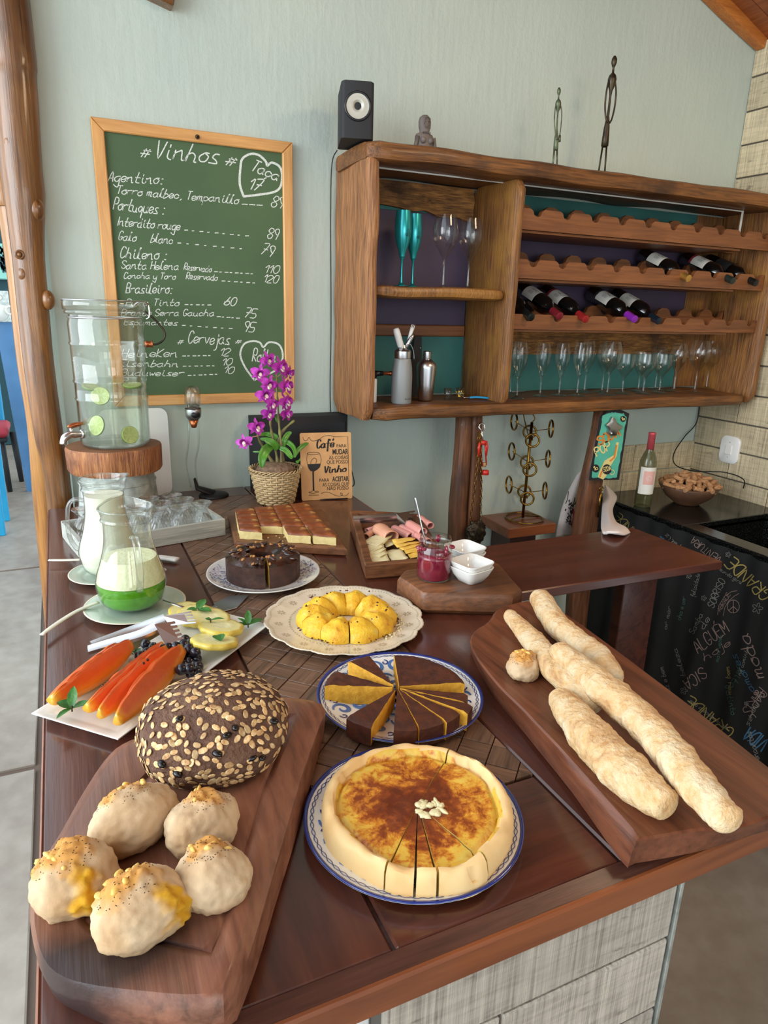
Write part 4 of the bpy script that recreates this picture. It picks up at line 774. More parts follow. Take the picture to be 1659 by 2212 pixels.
lean('bronze_figure', 1198, 369, 186, 1208, 'bronzeg', 'shorter green bronze stick figure with a bald head on the cabinet top', True); lean('bronze_figure', 1299, 378, 113, 1329, 'bronze', 'taller dark bronze stick figure leaning right on the cabinet top', False)

# ------------------------------------------------------------------ things in the lower left compartment
ZF = 1.2365
p = PY(864, 862, 2.32); si = thing('whipped_cream_siphon', 'grey metal cream siphon with a white nozzle sleeve, lower left compartment', 'siphon', (p.x, 2.31, ZF))
obj('flask', *solid([(.036, 0), (.038, .004), (.038, .10), (.036, .13), (.032, .158), (.029, .166)], 32), 'greym', si); obj('collar', *solid([(.030, .164), (.031, .168), (.031, .19), (.027, .194), (.014, .202), (.010, .212)], 32), 'steel', si, sharp=30)
obj('nozzle_sleeve', *xf(solid([(.010, 0), (.0125, .006), (.0125, .058), (.010, .068), (.004, .070)], 20), (-.008, 0, .205), (0, -.35, 0)), 'plastw', si); obj('charger_holder', *xf(solid([(.007, 0), (.008, .01), (.008, .04), (.006, .055)], 16), (.012, 0, .205), (0, .55, 0)), 'steel', si)
obj('spout', *xf(join(solid([(.0045, 0), (.007, .03), (.008, .05)], 12), *[xf(solid([(.0018, 0), (.0008, .012)], 5), (.006 * cos(a), .006 * sin(a), .05)) for a in [2 * pi * k / 6 for k in range(6)]]), (.022, .004, .225), (0, .32, 0)), 'plastw', si)
obj('lever', *tube(smoothpoly([(.010, -.004, .212), (.026, -.008, .214), (.038, -.010, .19), (.042, -.010, .16)], 4, False), .0035, 8, flat=.5), 'steel2', si)
obj('script_mark', *ribbon(write('Auretti', (0, 0), .006, 0, .2, 1, .05, 3), .0007, lambda s: Vector((.0384 * sin((s.x) / .038 - .1), -.0384 * cos(s.x / .038 - .1), s.y + .018))), 'ink', si, False)
p = PY(921, 858, 2.36); sh = thing('cocktail_shaker', 'polished steel cocktail shaker beside the cream siphon', 'shaker', (p.x, 2.37, ZF))
obj('tin', *solid([(.026, 0), (.029, .003), (.033, .06), (.038, .12), (.038, .125)], 36), 'steel', sh, sharp=50); obj('strainer_top', *solid([(.0385, .124), (.0385, .130), (.034, .142), (.022, .152), (.0155, .158)], 36), 'steel', sh, sharp=50); obj('cap', *solid([(.0155, .157), (.0165, .16), (.0155, .184), (.012, .187)], 24), 'steel', sh, sharp=40)
to = thing('culinary_torch', 'small kitchen torch with a white canister at the left of the compartment', 'torch', (PY(809, 868, 2.34).x, 2.36, ZF))
obj('canister', *solid([(.015, 0), (.016, .003), (.016, .085), (.012, .088)], 20), 'plastw', to); obj('head', *join(solid([(.010, .087), (.014, .092), (.014, .108), (.008, .116)], 12), xf(solid([(.011, 0), (.009, .035)], 10), (.004, 0, .106), (0, 1.57, 0))), 'black', to); obj('barrel', *xf(solid([(.007, 0), (.007, .03), (.009, .031), (.009, .045)], 14), (.038, 0, .106), (0, 1.6, 0)), 'copper', to)
bc = wroot('bar_opener', 'black flat bottle opener bar leaning behind the shaker', 'opener', (1.305, 2.49, ZF))
v, f = loft([[Vector((1.30 + a, y, z)) for a, z in ((-.022, ZF), (.022, ZF), (.026, ZF + .08), (.020, ZF + .17), (.016, ZF + .235), (-.016, ZF + .235), (-.020, ZF + .17), (-.026, ZF + .08))] for y in (2.495, 2.503)]); obj('blade', v, f, 'blackm', bc, False, world=True)
obj('rivet', *xf(ICO[2], (1.31, 2.492, ZF + .19), (0, 0, 0), .0035), 'steel', bc, world=True)
def shot(x, y, label): t = thing('shot_glass', label, 'shot glass', (PY(x, 855, y).x, y, ZF)); obj('cup', *lathe([(0, 0), (.013, 0), (.017, .046), (.0158, .046), (.0122, .010), (0, .010)], 24), 'glass', t); return t
s1 = shot(967, 2.36, 'plain clear shot glass right of the shaker'); s2 = shot(993, 2.36, 'shot glass printed with yellow shapes'); rr = random.Random(3); ls = []
for k in range(22): a, z = rr.uniform(0, 2 * pi), rr.uniform(.012, .036); q = Vector(((.0133 + .004 * z / .046 + .0012) * cos(a), (.0133 + .004 * z / .046 + .0012) * sin(a), z)); ls.append(xf(ICO[1], q, (0, 0, a), (.0006, .0028, .0028)))
obj('yellow_print', *join(*ls), 'yel', s2, False)['kind'] = 'stuff'
p = PY(1035, 850, 2.33); kn = thing('blue_corkscrew', 'small folded blue corkscrew lying by the divider', 'corkscrew', (p.x, 2.34, ZF), rz=-.45)
obj('handle', *tube(smoothpoly([(-.03, 0, .007), (0, .003, .009), (.045, 0, .007)], 4, False), [.006] * 9, 8, flat=.7), 'tq', kn); obj('blade', *tube([(-.03, 0, .007), (-.05, .002, .006), (-.055, -.004, .006)], .003, 6), 'steel', kn)

# ------------------------------------------------------------------ below the cabinet
cs = PY(1044, 915, 2.27); co = wroot('corkscrew', 'red winged corkscrew hanging on the split post', 'corkscrew', (cs.x, 2.262, PY(1044, 1030, 2.262).z))
q = lambda x, y: PY(x, y, 2.262)
c0, c1, c2, c3 = q(1041, 922), q(1043, 958), q(1046, 1005), q(1048, 1024)
obj('ring_handle', *ring(c0, .014, .0035, 20, 8, (1.2, .3, 0)), 'chrome', co, world=True); obj('screw', *tube([c0 + Vector((0, 0, -.012)), c1], [.004, .0035], 8), 'steel', co, world=True)
obj('frame', *join(tube([c1 + Vector((-.010, 0, 0)), c2 + Vector((-.010, 0, 0))], .003, 8), tube([c1 + Vector((.010, 0, 0)), c2 + Vector((.010, 0, 0))], .003, 8), solid([(.013, 0), (.013, .014), (.009, .016)], 16, c1 + Vector((0, 0, -.004))), solid([(.015, 0), (.015, .016), (.012, .018)], 16, c3 + Vector((0, 0, -.002)))), 'red', co, world=True)
for s in (-1, 1): obj('wing', *tube([c1 + Vector((s * .014, 0, .008)), c1 + Vector((s * .019, -.003, -.016)), c1 + Vector((s * .017, -.003, -.05))], [.006, .0055, .004], 8), 'red', co, world=True)
obj('cork', *solid([(.008, 0), (.008, .016)], 12, c2 + Vector((0, 0, -.006))), 'cork', co, world=True)
def chain(name, pts, n, label, mat='brass', r=.0045, top=None):
    P = smoothpoly(pts, 8, False); L_ = sum((P[i + 1] - P[i]).length for i in range(len(P) - 1)); ls = []; t = wroot(name, label, 'chain', P[-1])
    for k in range(n):
        s = L_ * (k + .5) / n; i = 0
        while i < len(P) - 2 and s > (P[i + 1] - P[i]).length: s -= (P[i + 1] - P[i]).length; i += 1
        d = (P[i + 1] - P[i]).normalized(); c = P[i] + d * s; m = d.to_track_quat('X', 'Y').to_matrix(); h = L_ / n * .72; ring_ = []
        for a in [2 * pi * j / 12 for j in range(12)]: w = Vector((h * cos(a), r * sin(a), 0) if k % 2 else (h * cos(a), 0, r * sin(a))); ring_.append(c + m @ w)
        obj('link', *tube(ring_, .0011, 5, True), mat, t, world=True)
    return t
chain('hanging_chain', [q(1034, 935), q(1033, 980), q(1026, 1050), q(1018, 1110), q(1017, 1128)], 20, 'thin brass chain on the split post, the left strand')
chain('hanging_chain', [q(1036, 935) - Vector((0, .006, 0)), q(1038, 1040) - Vector((0, .006, 0)), q(1037, 1090) - Vector((0, .006, 0)), q(1038, 1132) - Vector((0, .006, 0))], 22, 'thin brass chain on the split post, the right strand')
p = q(1022, 1150); o = obj('cork_tag', *[*blob(.045, .02, .05, .35, 4, 3, 4, -1.0)], 'bronze', None, loc=(p.x, 2.245, p.z - .05)); tag(o, 'dark ragged lump hanging on chains at the foot of the split post', 'ornament')
# little wooden stool shelf and the brass glass holder
zs = .672; ST = wroot('small_shelf', 'small reddish brown wooden shelf fixed to the wall between the posts', 'shelf', (1.82, 2.44, zs - .045))
obj('board', *box((1.70, 2.335, zs - .045), (1.955, W - .004, zs), .003), 'edge', ST, False, world=True); obj('bracket', *box((1.76, 2.40, zs - .24), (1.90, W - .004, zs - .047), .004), 'dark', ST, False, world=True)
YS = 2.45; B0 = PY(1130, 1108, YS); B0.z = zs; T0 = PY(1149, 912, YS); HR = wroot('glass_holder', 'brass holder with three tiers of rings standing on the small shelf', 'glass holder', (B0.x, YS, zs))
obj('pole', *tube([B0 + Vector((0, 0, .004)), T0], .0065, 12), 'brass', HR, world=True)
tc = Vector((B0.x, YS, zs + .002)); obj('base_ring', *join(ring((B0.x, YS - .012, zs + .005), .085, .0035, 36, 6), tube([(B0.x - .08, YS - .012, zs + .005), (B0.x, YS, zs + .012), (B0.x + .08, YS - .012, zs + .005)], .003, 6)), 'brass', HR, world=True)
T1 = PY(1140, 885, YS); obj('hook', *tube(smoothpoly([T0, T0 + Vector((.014, 0, .018)), T1 + Vector((.004, 0, 0)), T1 + Vector((-.022, 0, -.010)), T0 + Vector((-.024, 0, -.03)), T0 + Vector((-.006, 0, -.07))], 5, False), .0025, 7), 'brass', HR, world=True)
o = obj('steel_clip', *join(ring(T1 + Vector((-.004, 0, .016)), .009, .0022, 14, 6, (pi / 2, 0, .5)), tube([T1 + Vector((-.004, 0, .024)), (T1.x - .004, YS, 1.187)], .002, 6)), 'chrome', None, loc=T1, world=True); tag(o, 'small steel clip and eye holding the brass holder under the cabinet', 'hook')
for ti, (cy_, pts) in enumerate(((928, ((1100, 911, 1), (1192, 926, 1), (1122, 953, 0), (1166, 932, 0))), (990, ((1096, 976, 1), (1181, 991, 1), (1110, 1017, 0), (1159, 997, 0))), (1056, ((1090, 1048, 1), (1172, 1060, 1), (1107, 1080, 0), (1151, 1060, 0))))):
    c = PY(1147 - ti * 6.0, cy_ + (4 if ti == 0 else 8), YS); a = .55 - ti * .04
    for k, (x, y, side) in enumerate(pts):
        d = (-.075, .02), (.075, -.035), (-.045, -.075), (.035, .055); e = c + Vector((d[k][0], d[k][1], 0))
        e.z = PY(x, y, YS + d[k][1]).z; ob = obj('arm', *tube([c, Vector((e.x, e.y, e.z)) ], .0035, 6, flat=.5), 'brass', HR, world=True)
        an = atan2(d[k][1], d[k][0]); rr_ = .037
        ob2 = obj('glass_ring', *ring(e + Vector((cos(an) * .004, sin(an) * .004, 0)), rr_ if k < 2 else .028, .0045, 28, 6, (0, pi / 2, an), 1.0), 'brass', HR, world=True)
# enamelled opener sign on the right post
YSg = 2.262; sc = lambda p: PY(p[0], p[1], YSg - .006)
SG = wroot('opener_sign', 'mint green enamel SODA POP sign with a cast bottle opener, on the right post', 'sign', tuple(PY(1303, 1036, YSg)))
def plate(poly, y0, y1): a = [PY(x, y, YSg) for x, y in poly]; return loft([[Vector((v.x, y0, v.z)) for v in a], [Vector((v.x, y1, v.z)) for v in a]])
outer = [(1272, 1037), (1336, 1036), (1358, 893), (1343, 886), (1330, 882), (1315, 884), (1304, 893), (1296, 900)]
obj('plate', *plate(outer, YSg - .004, YSg + .002), 'blackm', SG, False, world=True)
rr = random.Random(9); inn = []
io = [(1277, 1031), (1305, 1033), (1331, 1031), (1341, 970), (1352, 902), (1345, 893), (1320, 890), (1301, 897), (1291, 950)]
for i in range(len(io)):
    a, b = io[i], io[(i + 1) % len(io)]; k = 7
    for j in range(k): inn.append((a[0] + (b[0] - a[0]) * j / k + rr.uniform(-1.1, 1.1), a[1] + (b[1] - a[1]) * j / k + rr.uniform(-1.1, 1.1)))
obj('enamel', *plate(inn, YSg - .0052, YSg - .004), 'sgreen', SG, False, world=True)
sp2 = lambda q: PY(q.x, q.y, YSg - .0062)
obj('orange_word', *ribbon(fit('SODA', 1294, 962, 1340, 940, 17, 2, .2, 2), 3.4, sp2), 'sor', SG, False, world=True); obj('cream_word', *ribbon(fit('POP', 1289, 986, 1322, 968, 17, 3, .2, 2), 3.0, sp2), 'syel', SG, False, world=True)
obj('bottle_drawing', *ribbon([[Vector((1334, 957)), Vector((1329, 984)), Vector((1313, 1000)), Vector((1303, 1022)), Vector((1298, 1032))]], 5, sp2, lambda t, i, n: (1.1, 1.2, 3.4, 3.6, 2.6)[i]), 'syel', SG, False, world=True)
sp3 = lambda q: PY(q.x, q.y, YSg - .0068); obj('bottle_fill', *ribbon([[Vector((1332, 962)), Vector((1327, 988)), Vector((1318, 996))], [Vector((1296, 1030)), Vector((1300, 1018))]], 3.4, sp3), 'sor', SG, False, world=True)
disc = lambda x, y, r, m, nm, fn: obj(nm, [fn(Vector((x + r * cos(a), y + r * 1.1 * sin(a)))) for a in [2 * pi * k / 20 for k in range(20)]], [tuple(range(20))], m, SG, False, world=True)
disc(1287, 1012, 8, 'blackm', 'price_dot', sp3); disc(1346, 905, 6, 'blackm', 'price_dot', sp3); disc(1311, 1014, 10, 'blackm', 'bottle_label', lambda q: PY(q.x, q.y, YSg - .0074))
sp4 = lambda q: PY(q.x, q.y, YSg - .0082)
for t_, x0_, y0_, x1_, y1_, h, w_ in (('1c', 1283, 1016, 1292, 1014, 9, 1.5), ('1c', 1343, 908, 1350, 907, 7, 1.2), ('SODA', 1304, 1019, 1320, 1015, 9, 1.3)): obj('small_print', *ribbon(fit(t_, x0_, y0_, x1_, y1_, h, 1, .1, 2), w_, sp4), 'syel', SG, False, world=True)
obj('ring_drawing', *ribbon([[Vector((1322 + 5 * cos(t), 1020 + 5 * sin(t))) for t in [2 * pi * k / 18 for k in range(19)]]], 1.5, sp3), 'syel', SG, False, world=True)
oc = PY(1322, 925, YSg - .01); pl = [(1322, 900), (1328, 905), (1330, 912), (1343, 921), (1342, 926), (1333, 930), (1330, 940), (1318, 941), (1312, 934), (1313, 926), (1308, 918), (1316, 911), (1319, 904)]
a = [PY(x, y, YSg - .012) for x, y in pl]; obj('cast_opener', *loft([[Vector((v.x, YSg - .004, v.z)) for v in a], [Vector((v.x, YSg - .018, v.z)) for v in a], [Vector((oc.x + (v.x - oc.x) * .75, YSg - .024, oc.z + (v.z - oc.z) * .75)) for v in a]]), 'steel2', SG, world=True, sharp=40)
v, f = xf(ICO[2], PY(1321, 936, YSg - .026), (0, 0, 0), .005); obj('screw', v, f, 'chrome', SG, world=True)
bo = wroot('brass_opener', 'old brass bottle opener hanging on the right post under the sign', 'opener', tuple(PY(1297, 1116, 2.27)))
obj('loop', *ring(PY(1299, 1056, 2.262), .010, .003, 16, 6, (pi / 2, 0, 0)), 'brass', bo, world=True); obj('shaft', *tube([PY(1298, 1064, 2.262), PY(1294, 1088, 2.262), PY(1291, 1117, 2.265)], [.006, .0045, .005], 8), 'brass', bo, world=True); obj('nail', *tube([PY(1299, 1052, 2.28), PY(1299, 1052, 2.255)], .002, 6), 'steel2', bo, world=True)
# tea towel draped behind the right post
TW = wroot('tea_towel', 'white cotton tea towel with a dark tree print draped around the right post', 'towel', tuple(PY(1230, 1158, 2.43)))
def cloth(rows, mat, name, th=.006, k=5):
    g_ = [[Vector(p) for p in r] for r in rows]; g2 = [smoothpoly(r, k, False) for r in g_]; m = len(g2[0]); cols_ = [smoothpoly([r[i] for r in g2], k, False) for i in range(m)]; n = len(cols_[0])
    vs = [cols_[i][j] for i in range(m) for j in range(n)]; fs = [(i * n + j, i * n + j + 1, (i + 1) * n + j + 1, (i + 1) * n + j) for i in range(m - 1) for j in range(n - 1)]
    o = obj(name, vs, fs, mat, TW, world=True); md = o.modifiers.new('thickness', 'SOLIDIFY'); md.thickness = th; return cols_
def row(y, *pts): return [PY(x, y + dy, Y) for x, dy, Y in pts]
cloth([row(1022, (1248, 0, 2.44), (1256, -4, 2.43), (1266, 0, 2.45)), row(1055, (1228, 4, 2.44), (1245, 0, 2.415), (1262, 0, 2.46)), row(1090, (1215, 2, 2.44), (1234, 0, 2.41), (1252, 0, 2.46)), row(1125, (1206, 2, 2.44), (1226, 0, 2.415), (1244, 0, 2.46)), row(1158, (1200, 2, 2.44), (1220, 0, 2.42), (1240, 0, 2.46))], 'cloth', 'left_fold')
tps = [[(1228, 1062), (1226, 1078), (1222, 1088)], [(1236, 1140), (1232, 1118), (1238, 1095), (1242, 1075)], [(1234, 1120), (1226, 1108)], [(1236, 1106), (1228, 1096)], [(1238, 1095), (1230, 1086)], [(1240, 1090), (1247, 1080)], [(1233, 1125), (1222, 1128)]]
tp_ = lambda s: PY(s.x, s.y, 2.403); ls = [ribbon([[Vector(a) for a in s] for s in tps], 1.6, tp_)]
rr = random.Random(2)
for k in range(26): x, y = rr.uniform(1222, 1245), rr.uniform(1072, 1132); ls.append(ribbon([[Vector((x, y)), Vector((x + rr.uniform(-4, 4), y + 3))]], 2.6, tp_))
obj('tree_print', *join(*ls), 'ink', TW, False, world=True); obj('red_print', *ribbon([[Vector((1238, 1100)), Vector((1240, 1115)), Vector((1237, 1135))]], 5, tp_), 'labr', TW, False, world=True)
cloth([row(1048, (1306, 0, 2.42), (1310, 0, 2.40), (1316, 4, 2.42)), row(1075, (1302, 0, 2.36), (1318, 0, 2.30), (1333, -2, 2.36)), row(1100, (1300, 0, 2.2), (1316, 0, 2.10), (1324, 0, 2.2)), row(1125, (1298, 6, 1.95), (1318, 2, 1.80), (1330, 0, 1.92)), row(1140, (1300, 6, 1.62), (1330, 4, 1.57), (1352, -2, 1.63)), row(1152, (1310, 0, 1.57), (1345, 4, 1.545), (1362, -2, 1.575))], 'cloth', 'right_fold', .008)
# rosé bottle
p = PZ(1361, 1078, .72); rb = thing('rose_wine_bottle', 'clear wine bottle with pink label and red capsule on the black counter', 'wine bottle', (2.42, 2.30, .7205))
h = PY(1373, 937, 2.30).z - .72; k = h / .3; r = .038
obj('glass_body', *solid([(r * .85, 0), (r, .006), (r, .185 * k), (r * .8, .205 * k), (.016, .235 * k), (.0145, .29 * k)], 28), 'rose', rb); obj('capsule', *solid([(.0165, .232 * k), (.0160, .292 * k), (.017, .293 * k), (.017, .3 * k), (.012, .301 * k)], 18), 'cappnk', rb)
def arc2(t, r, a0, a1, z0, z1, m, nm, d=.0008):
    v = []; n = 16
    for i in range(n + 1): a = a0 + (a1 - a0) * i / n; v += [Vector(((r + d) * cos(a), (r + d) * sin(a), z0)), Vector(((r + d) * cos(a), (r + d) * sin(a), z1))]
    return obj(nm, v, [(2 * i, 2 * i + 2, 2 * i + 3, 2 * i + 1) for i in range(n)], m, t)
arc2(rb, r, -pi / 2 - 1.6, -pi / 2 + 1.0, .055 * k, .165 * k, 'label', 'label'); arc2(rb, r, -pi / 2 - 1.1, -pi / 2 + .2, .095 * k, .15 * k, 'pinklab', 'label_picture', .0014)
obj('label_drawing', *ribbon([[Vector((.012 * cos(t), .012 * sin(t))) for t in [2 * pi * q / 20 for q in range(21)]], [Vector((.007 * cos(t), .007 * sin(t))) for t in [2 * pi * q / 14 for q in range(12)]], [Vector((-.012, -.034)), Vector((.012, -.034))], [Vector((-.012, -.042)), Vector((.002, -.042))]], .0012, lambda s: Vector(((r + .002) * sin(s.x / r - .45), -(r + .002) * cos(s.x / r - .45), .122 * k + s.y))), 'ceramic', rb, False)
# bowl of corks
bw = wroot('cork_bowl', 'brown clay bowl heaped with wine corks on the black counter', 'bowl', (2.66, 2.26, .7205))
Rb = .135; obj('bowl', *lathe([(0, .002), (.055, 0), (.058, .004), (.10, .035), (Rb, .085), (Rb - .004, .092), (Rb - .010, .088), (.095, .044), (.05, .014), (0, .012)], 48, (2.66, 2.26, .7205)), 'bowlw', bw, world=True)
ck = thing('wine_cork', 'x', 'cork', (0, 0, 0), group='wine corks heaped in the clay bowl'); obj('stopper', *solid([(.0095, -.021), (.0105, -.019), (.0105, .019), (.0095, .021)], 12), 'cork', ck, sharp=40)
rr = random.Random(12); n = 0
lbl = ''
lay = [(.110, .085, 17), (.085, .100, 14), (.058, .114, 10), (.03, .125, 6), (.0, .134, 2), (.122, .098, 16), (.098, .112, 12), (.07, .124, 8), (.035, .138, 4)]
for rad, z, cnt in lay:
    for k in range(cnt):
        a = 2 * pi * (k + rr.random() * .6) / cnt + rad * 31; loc = (2.66 + rad * cos(a), 2.26 + rad * sin(a), .7205 + z + rr.uniform(-.003, .003)); rot = (rr.uniform(1.1, 1.9), rr.uniform(-.3, .3), rr.uniform(0, pi))
        ax_ = ('right', 'rear', 'left', 'front')[int(((a % (2 * pi)) + pi / 4) // (pi / 2)) % 4]; lbl = 'wine cork in the clay bowl, %s, on the %s side' % ({.085: 'lowest at the rim', .100: 'low inside the rim', .114: 'half way down', .125: 'near the middle', .134: 'deep in the middle', .098: 'leaning on the rim', .112: 'second layer from the rim', .124: 'high on the heap', .138: 'on the very top'}[z], ax_)
        if n == 0: ck.location = loc; ck.rotation_euler = rot; ck['label'] = lbl
        else: dup(ck, loc, 0, lbl, rot=rot)
        n += 1
# socket, cable
so = wroot('wall_socket', 'white oval light switch plate on the tiled right wall', 'switch', (2.985, 2.33, .945))
pl = rrect(-.055, -.067, .055, .067, .03, 6); obj('plate', *loft([[Vector((x_, 2.33 + a * s, .948 + b * s)) for a, b in pl] for x_, s in ((2.99, 1), (2.982, 1), (2.978, .92))]), 'plastw', so, world=True, sharp=40)
obj('rocker', *box((2.973, 2.312, .925), (2.98, 2.348, .972), .002), 'ceramic', so, False, world=True)
for z in (.912, .985): obj('screw', *xf(ICO[1], (2.978, 2.33, z), (0, 0, 0), .003), 'steel2', so, world=True)
o = obj('black_cable', *tube(smoothpoly([(2.978, 2.545, 1.19), (2.975, 2.545, 1.05), (2.90, 2.54, .98), (2.82, 2.52, .90), (2.79, 2.47, .852), (2.80, 2.36, .845), (2.86, 2.24, .862), (2.95, 2.20, .83), (2.975, 2.21, .78)], 6, False), .0028, 6), 'wire', None, loc=(2.8, 2.47, .84), world=True); tag(o, 'thin black cable hanging in the tiled corner across the cork bowl', 'cable')

# ================================================================== food on the counter, front to back
def circ(pts, z):
    w_ = [PZ(x, y, z) for x, y in pts]; n = len(w_); mx = sum(p.x for p in w_) / n; my = sum(p.y for p in w_) / n
    suu = suv = svv = suuu = svvv = suvv = svuu = 0
    for p in w_: u, v = p.x - mx, p.y - my; suu += u * u; svv += v * v; suv += u * v; suuu += u ** 3; svvv += v ** 3; suvv += u * v * v; svuu += v * u * u
    d = suu * svv - suv * suv; a, b = .5 * (suuu + suvv), .5 * (svvv + svuu); uc, vc = (a * svv - b * suv) / d, (b * suu - a * suv) / d
    return Vector((uc + mx, vc + my, 0)), sqrt(uc * uc + vc * vc + (suu + svv) / n)
def plate_prof(r, h, foot=.6): return [(0, .003), (r * foot - .004, .003), (r * foot - .003, 0), (r * foot, 0), (r * foot + .002, .003), (r * .985, h - .003), (r, h - .001), (r * .995, h + .001), (r * .97, h - .001), (r * (foot + .06), .0075), (r * foot * .9, .006), (0, .006)]
def plz(r, R_, h, foot=.6):  # height of the plate's upper face at radius r
    return .0075 + max(0, (r - R_ * (foot + .06)) / (R_ * (.97 - foot - .06))) * (h - .0085)
def plate(name, label, c, r, h, mat, rim=None, foot=.6):
    t = thing(name, label, 'plate', (c.x, c.y, .9005)); obj('dish', *lathe(plate_prof(r, h, foot), 72), mat, t)
    if rim: obj('rim_band', *lathe([(r * 1.0, h - .0006), (r * .999, h + .0016), (r * .965, h - .0001), (r * .963, h - .0008)], 72), rim, t)
    return t
def scrolls(t, R_, h, n, foot=.6, mat='blue2', mat2='blue', inner=True, seed=1):
    up = lambda s: Vector((s.x, s.y, plz(hypot(s.x, s.y), R_, h, foot) + .0007)); rr = random.Random(seed); A, B_ = [], []
    for k in range(n):
        a0 = 2 * pi * k / n; c = Vector((cos(a0), sin(a0))) * R_ * .74; sg = 1 if k % 2 else -1
        A.append([c + Vector((cos(a0 + sg * q), sin(a0 + sg * q))) * R_ * .115 * (1 - q / 9) for q in [.3 * j for j in range(22)]])
        c2 = Vector((cos(a0 + pi / n), sin(a0 + pi / n))) * R_ * .80; B_.append([c2 + Vector((cos(a0 - sg * q), sin(a0 - sg * q))) * R_ * .05 * (1 - q / 8) for q in [.4 * j for j in range(14)]])
        if inner:
            for f_ in (.5, .3, .14): c3 = Vector((cos(a0 + f_ * 3), sin(a0 + f_ * 3))) * R_ * f_; A.append([c3 + Vector((cos(a0 + q), sin(a0 + q))) * R_ * .09 * (1 - q / 9) for q in [.4 * j for j in range(16)]])
    obj('painted_scrolls', *ribbon(A, R_ * .042, up, lambda t_, i, m: .5 + sin(pi * i / (m - 1)) * .8), mat, t, False); obj('painted_curls', *ribbon(B_, R_ * .018, lambda s: up(s) + Vector((0, 0, .0003))), mat2, t, False)
    m = 64; ch_ = [[Vector((cos(a), sin(a))) * R_ * (.925 + .014 * sin(32 * a + ph)) for a in [2 * pi * j / 384 for j in range(385)]] for ph in (0, pi)]
    obj('painted_chain', *ribbon(ch_, R_ * .007, lambda s: up(s) + Vector((0, 0, .0002))), mat2, t, False)
# ---- quiche
c, r = circ([(663, 1758), (681, 1686), (922, 1955), (1138, 1789), (1110, 1733)], .918)
pq = plate('dinner_plate', 'white dinner plate with blue scrolls and a navy rim under the quiche', c, r, .018, 'ceramic', 'blue', .58); scrolls(pq, r, .018, 20, .58, inner=False)
cq, rq = circ([(700, 1750), (1112, 1740), (905, 1905), (770, 1622)], .945); rq = min(rq, r * .86); QC = Vector((cq.x, cq.y, .9085))
qt = thing('quiche', 'round quiche with a browned cheese top and rolled pastry rim, partly sliced', 'quiche', QC)
HQ = .036
def qtop(r_, a):
    t = r_ / rq; rim = .86 + .03 * sin(3 * a + 1) + .012 * sin(7 * a)
    if t < rim: return HQ * .84 + .0022 * noise.noise(Vector((r_ * cos(a) * 40, r_ * sin(a) * 40, 1))) - (.004 if t > rim - .05 else 0)
    u = (t - rim) / (1 - rim); return HQ * (.86 + .26 * sin(pi * min(1, u * .9 + .12)) ** .7) + .0045 * noise.noise(Vector((cos(a) * 5, sin(a) * 5, u * 1.5))) - (.012 if u > .99 else 0)
qout = lambda a: rq * (1 + .018 * sin(3 * a) + .012 * sin(8 * a + 1))
cen = PZ(912, 1742, .948)
ang = [atan2(PZ(x, y, .948).y - QC.y, PZ(x, y, .948).x - QC.x) for x, y in ((962, 1632), (1058, 1858), (949, 1898), (897, 1903), (826, 1888))]
ang = sorted(ang, reverse=True); ang.append(ang[0] - 2 * pi)
for i in range(5):
    a1, a0 = ang[i] - .010, ang[i + 1] + .010; big_ = a1 - a0 > 1.2
    v, f, fm = sector(a0, a1, .002, rq, qtop, max(4, int((a1 - a0) * 22)), 34, 0, qout)
    fm2 = []
    for k, fc in enumerate(f):
        m_ = fm[k]
        if m_ == 0 and sum(v[j].xy.length for j in fc) / 4 > rq * .865: m_ = 2
        fm2.append(m_)
    n_ = len(v)
    o = obj('slice' if not big_ else 'uncut_part', v, f, ['qtop', 'qcut', 'crust'], qt, True, fm2, sharp=50)
    if not big_: mid = (a0 + a1) / 2; o.location = Vector((cos(mid), sin(mid), 0)) * R.uniform(.001, .0035)
rr = random.Random(5); ls = []
for k in range(16): q = PZ(rr.uniform(905, 960), rr.uniform(1722, 1752), .947) - QC; ls.append(xf(blob(1, 1, 1, .5, 2, k, 2, -1)[0:2], (q.x, q.y, HQ * .78), (0, 0, k), (rr.uniform(.004, .010), rr.uniform(.003, .006), .0028)))
obj('torn_filling', *join(*ls), 'chz', qt)['kind'] = 'stuff'
# ---- orange cake
c, r = circ([(686, 1495), (913, 1604), (1043, 1510), (814, 1411)], .918); RO = r
pc = plate('dinner_plate', 'white dinner plate with blue scrolls and a navy rim under the brown topped cake', c, r, .018, 'ceramic', 'blue', .58); scrolls(pc, r, .018, 16, .58, seed=3)
oc_ = PZ(858, 1485, .945); OC = Vector((oc_.x, oc_.y, .9085)); HO = .036; ro = r * .80
def pa(x, y): q = PZ(x, y, .942); return atan2(q.y - OC.y, q.x - OC.x)
def otop(r_, a): return HO + .0016 * noise.noise(Vector((r_ * cos(a) * 90, r_ * sin(a) * 90, 3))) - (.004 if r_ > ro * .97 else 0)
def cslice(a0, a1, push, label, dz=0):
    if a1 < a0: a1 += 2 * pi
    mid = (a0 + a1) / 2; v, f, fm = sector(a0, a1, .001, ro, otop, max(3, int((a1 - a0) * 16)), 14)
    t = thing('cake_slice', label, 'cake', OC + Vector((cos(mid) * push, sin(mid) * push, dz))); obj('crumb', v, f, ['caket', 'cake', 'caket'], t, True, fm, sharp=40)
P_ = pa
cslice(P_(1012, 1478), P_(846, 1412), .006, 'largest uncut part of the orange cake with a dark brown top')
cslice(P_(745, 1432), P_(800, 1412) - 2 * pi if False else P_(745, 1436), 0, 'x') if False else None
a_ = P_(815, 1420); cslice(a_ + .10, a_ + .48, .010, 'orange cake slice at the back left of the plate, cut side forward')
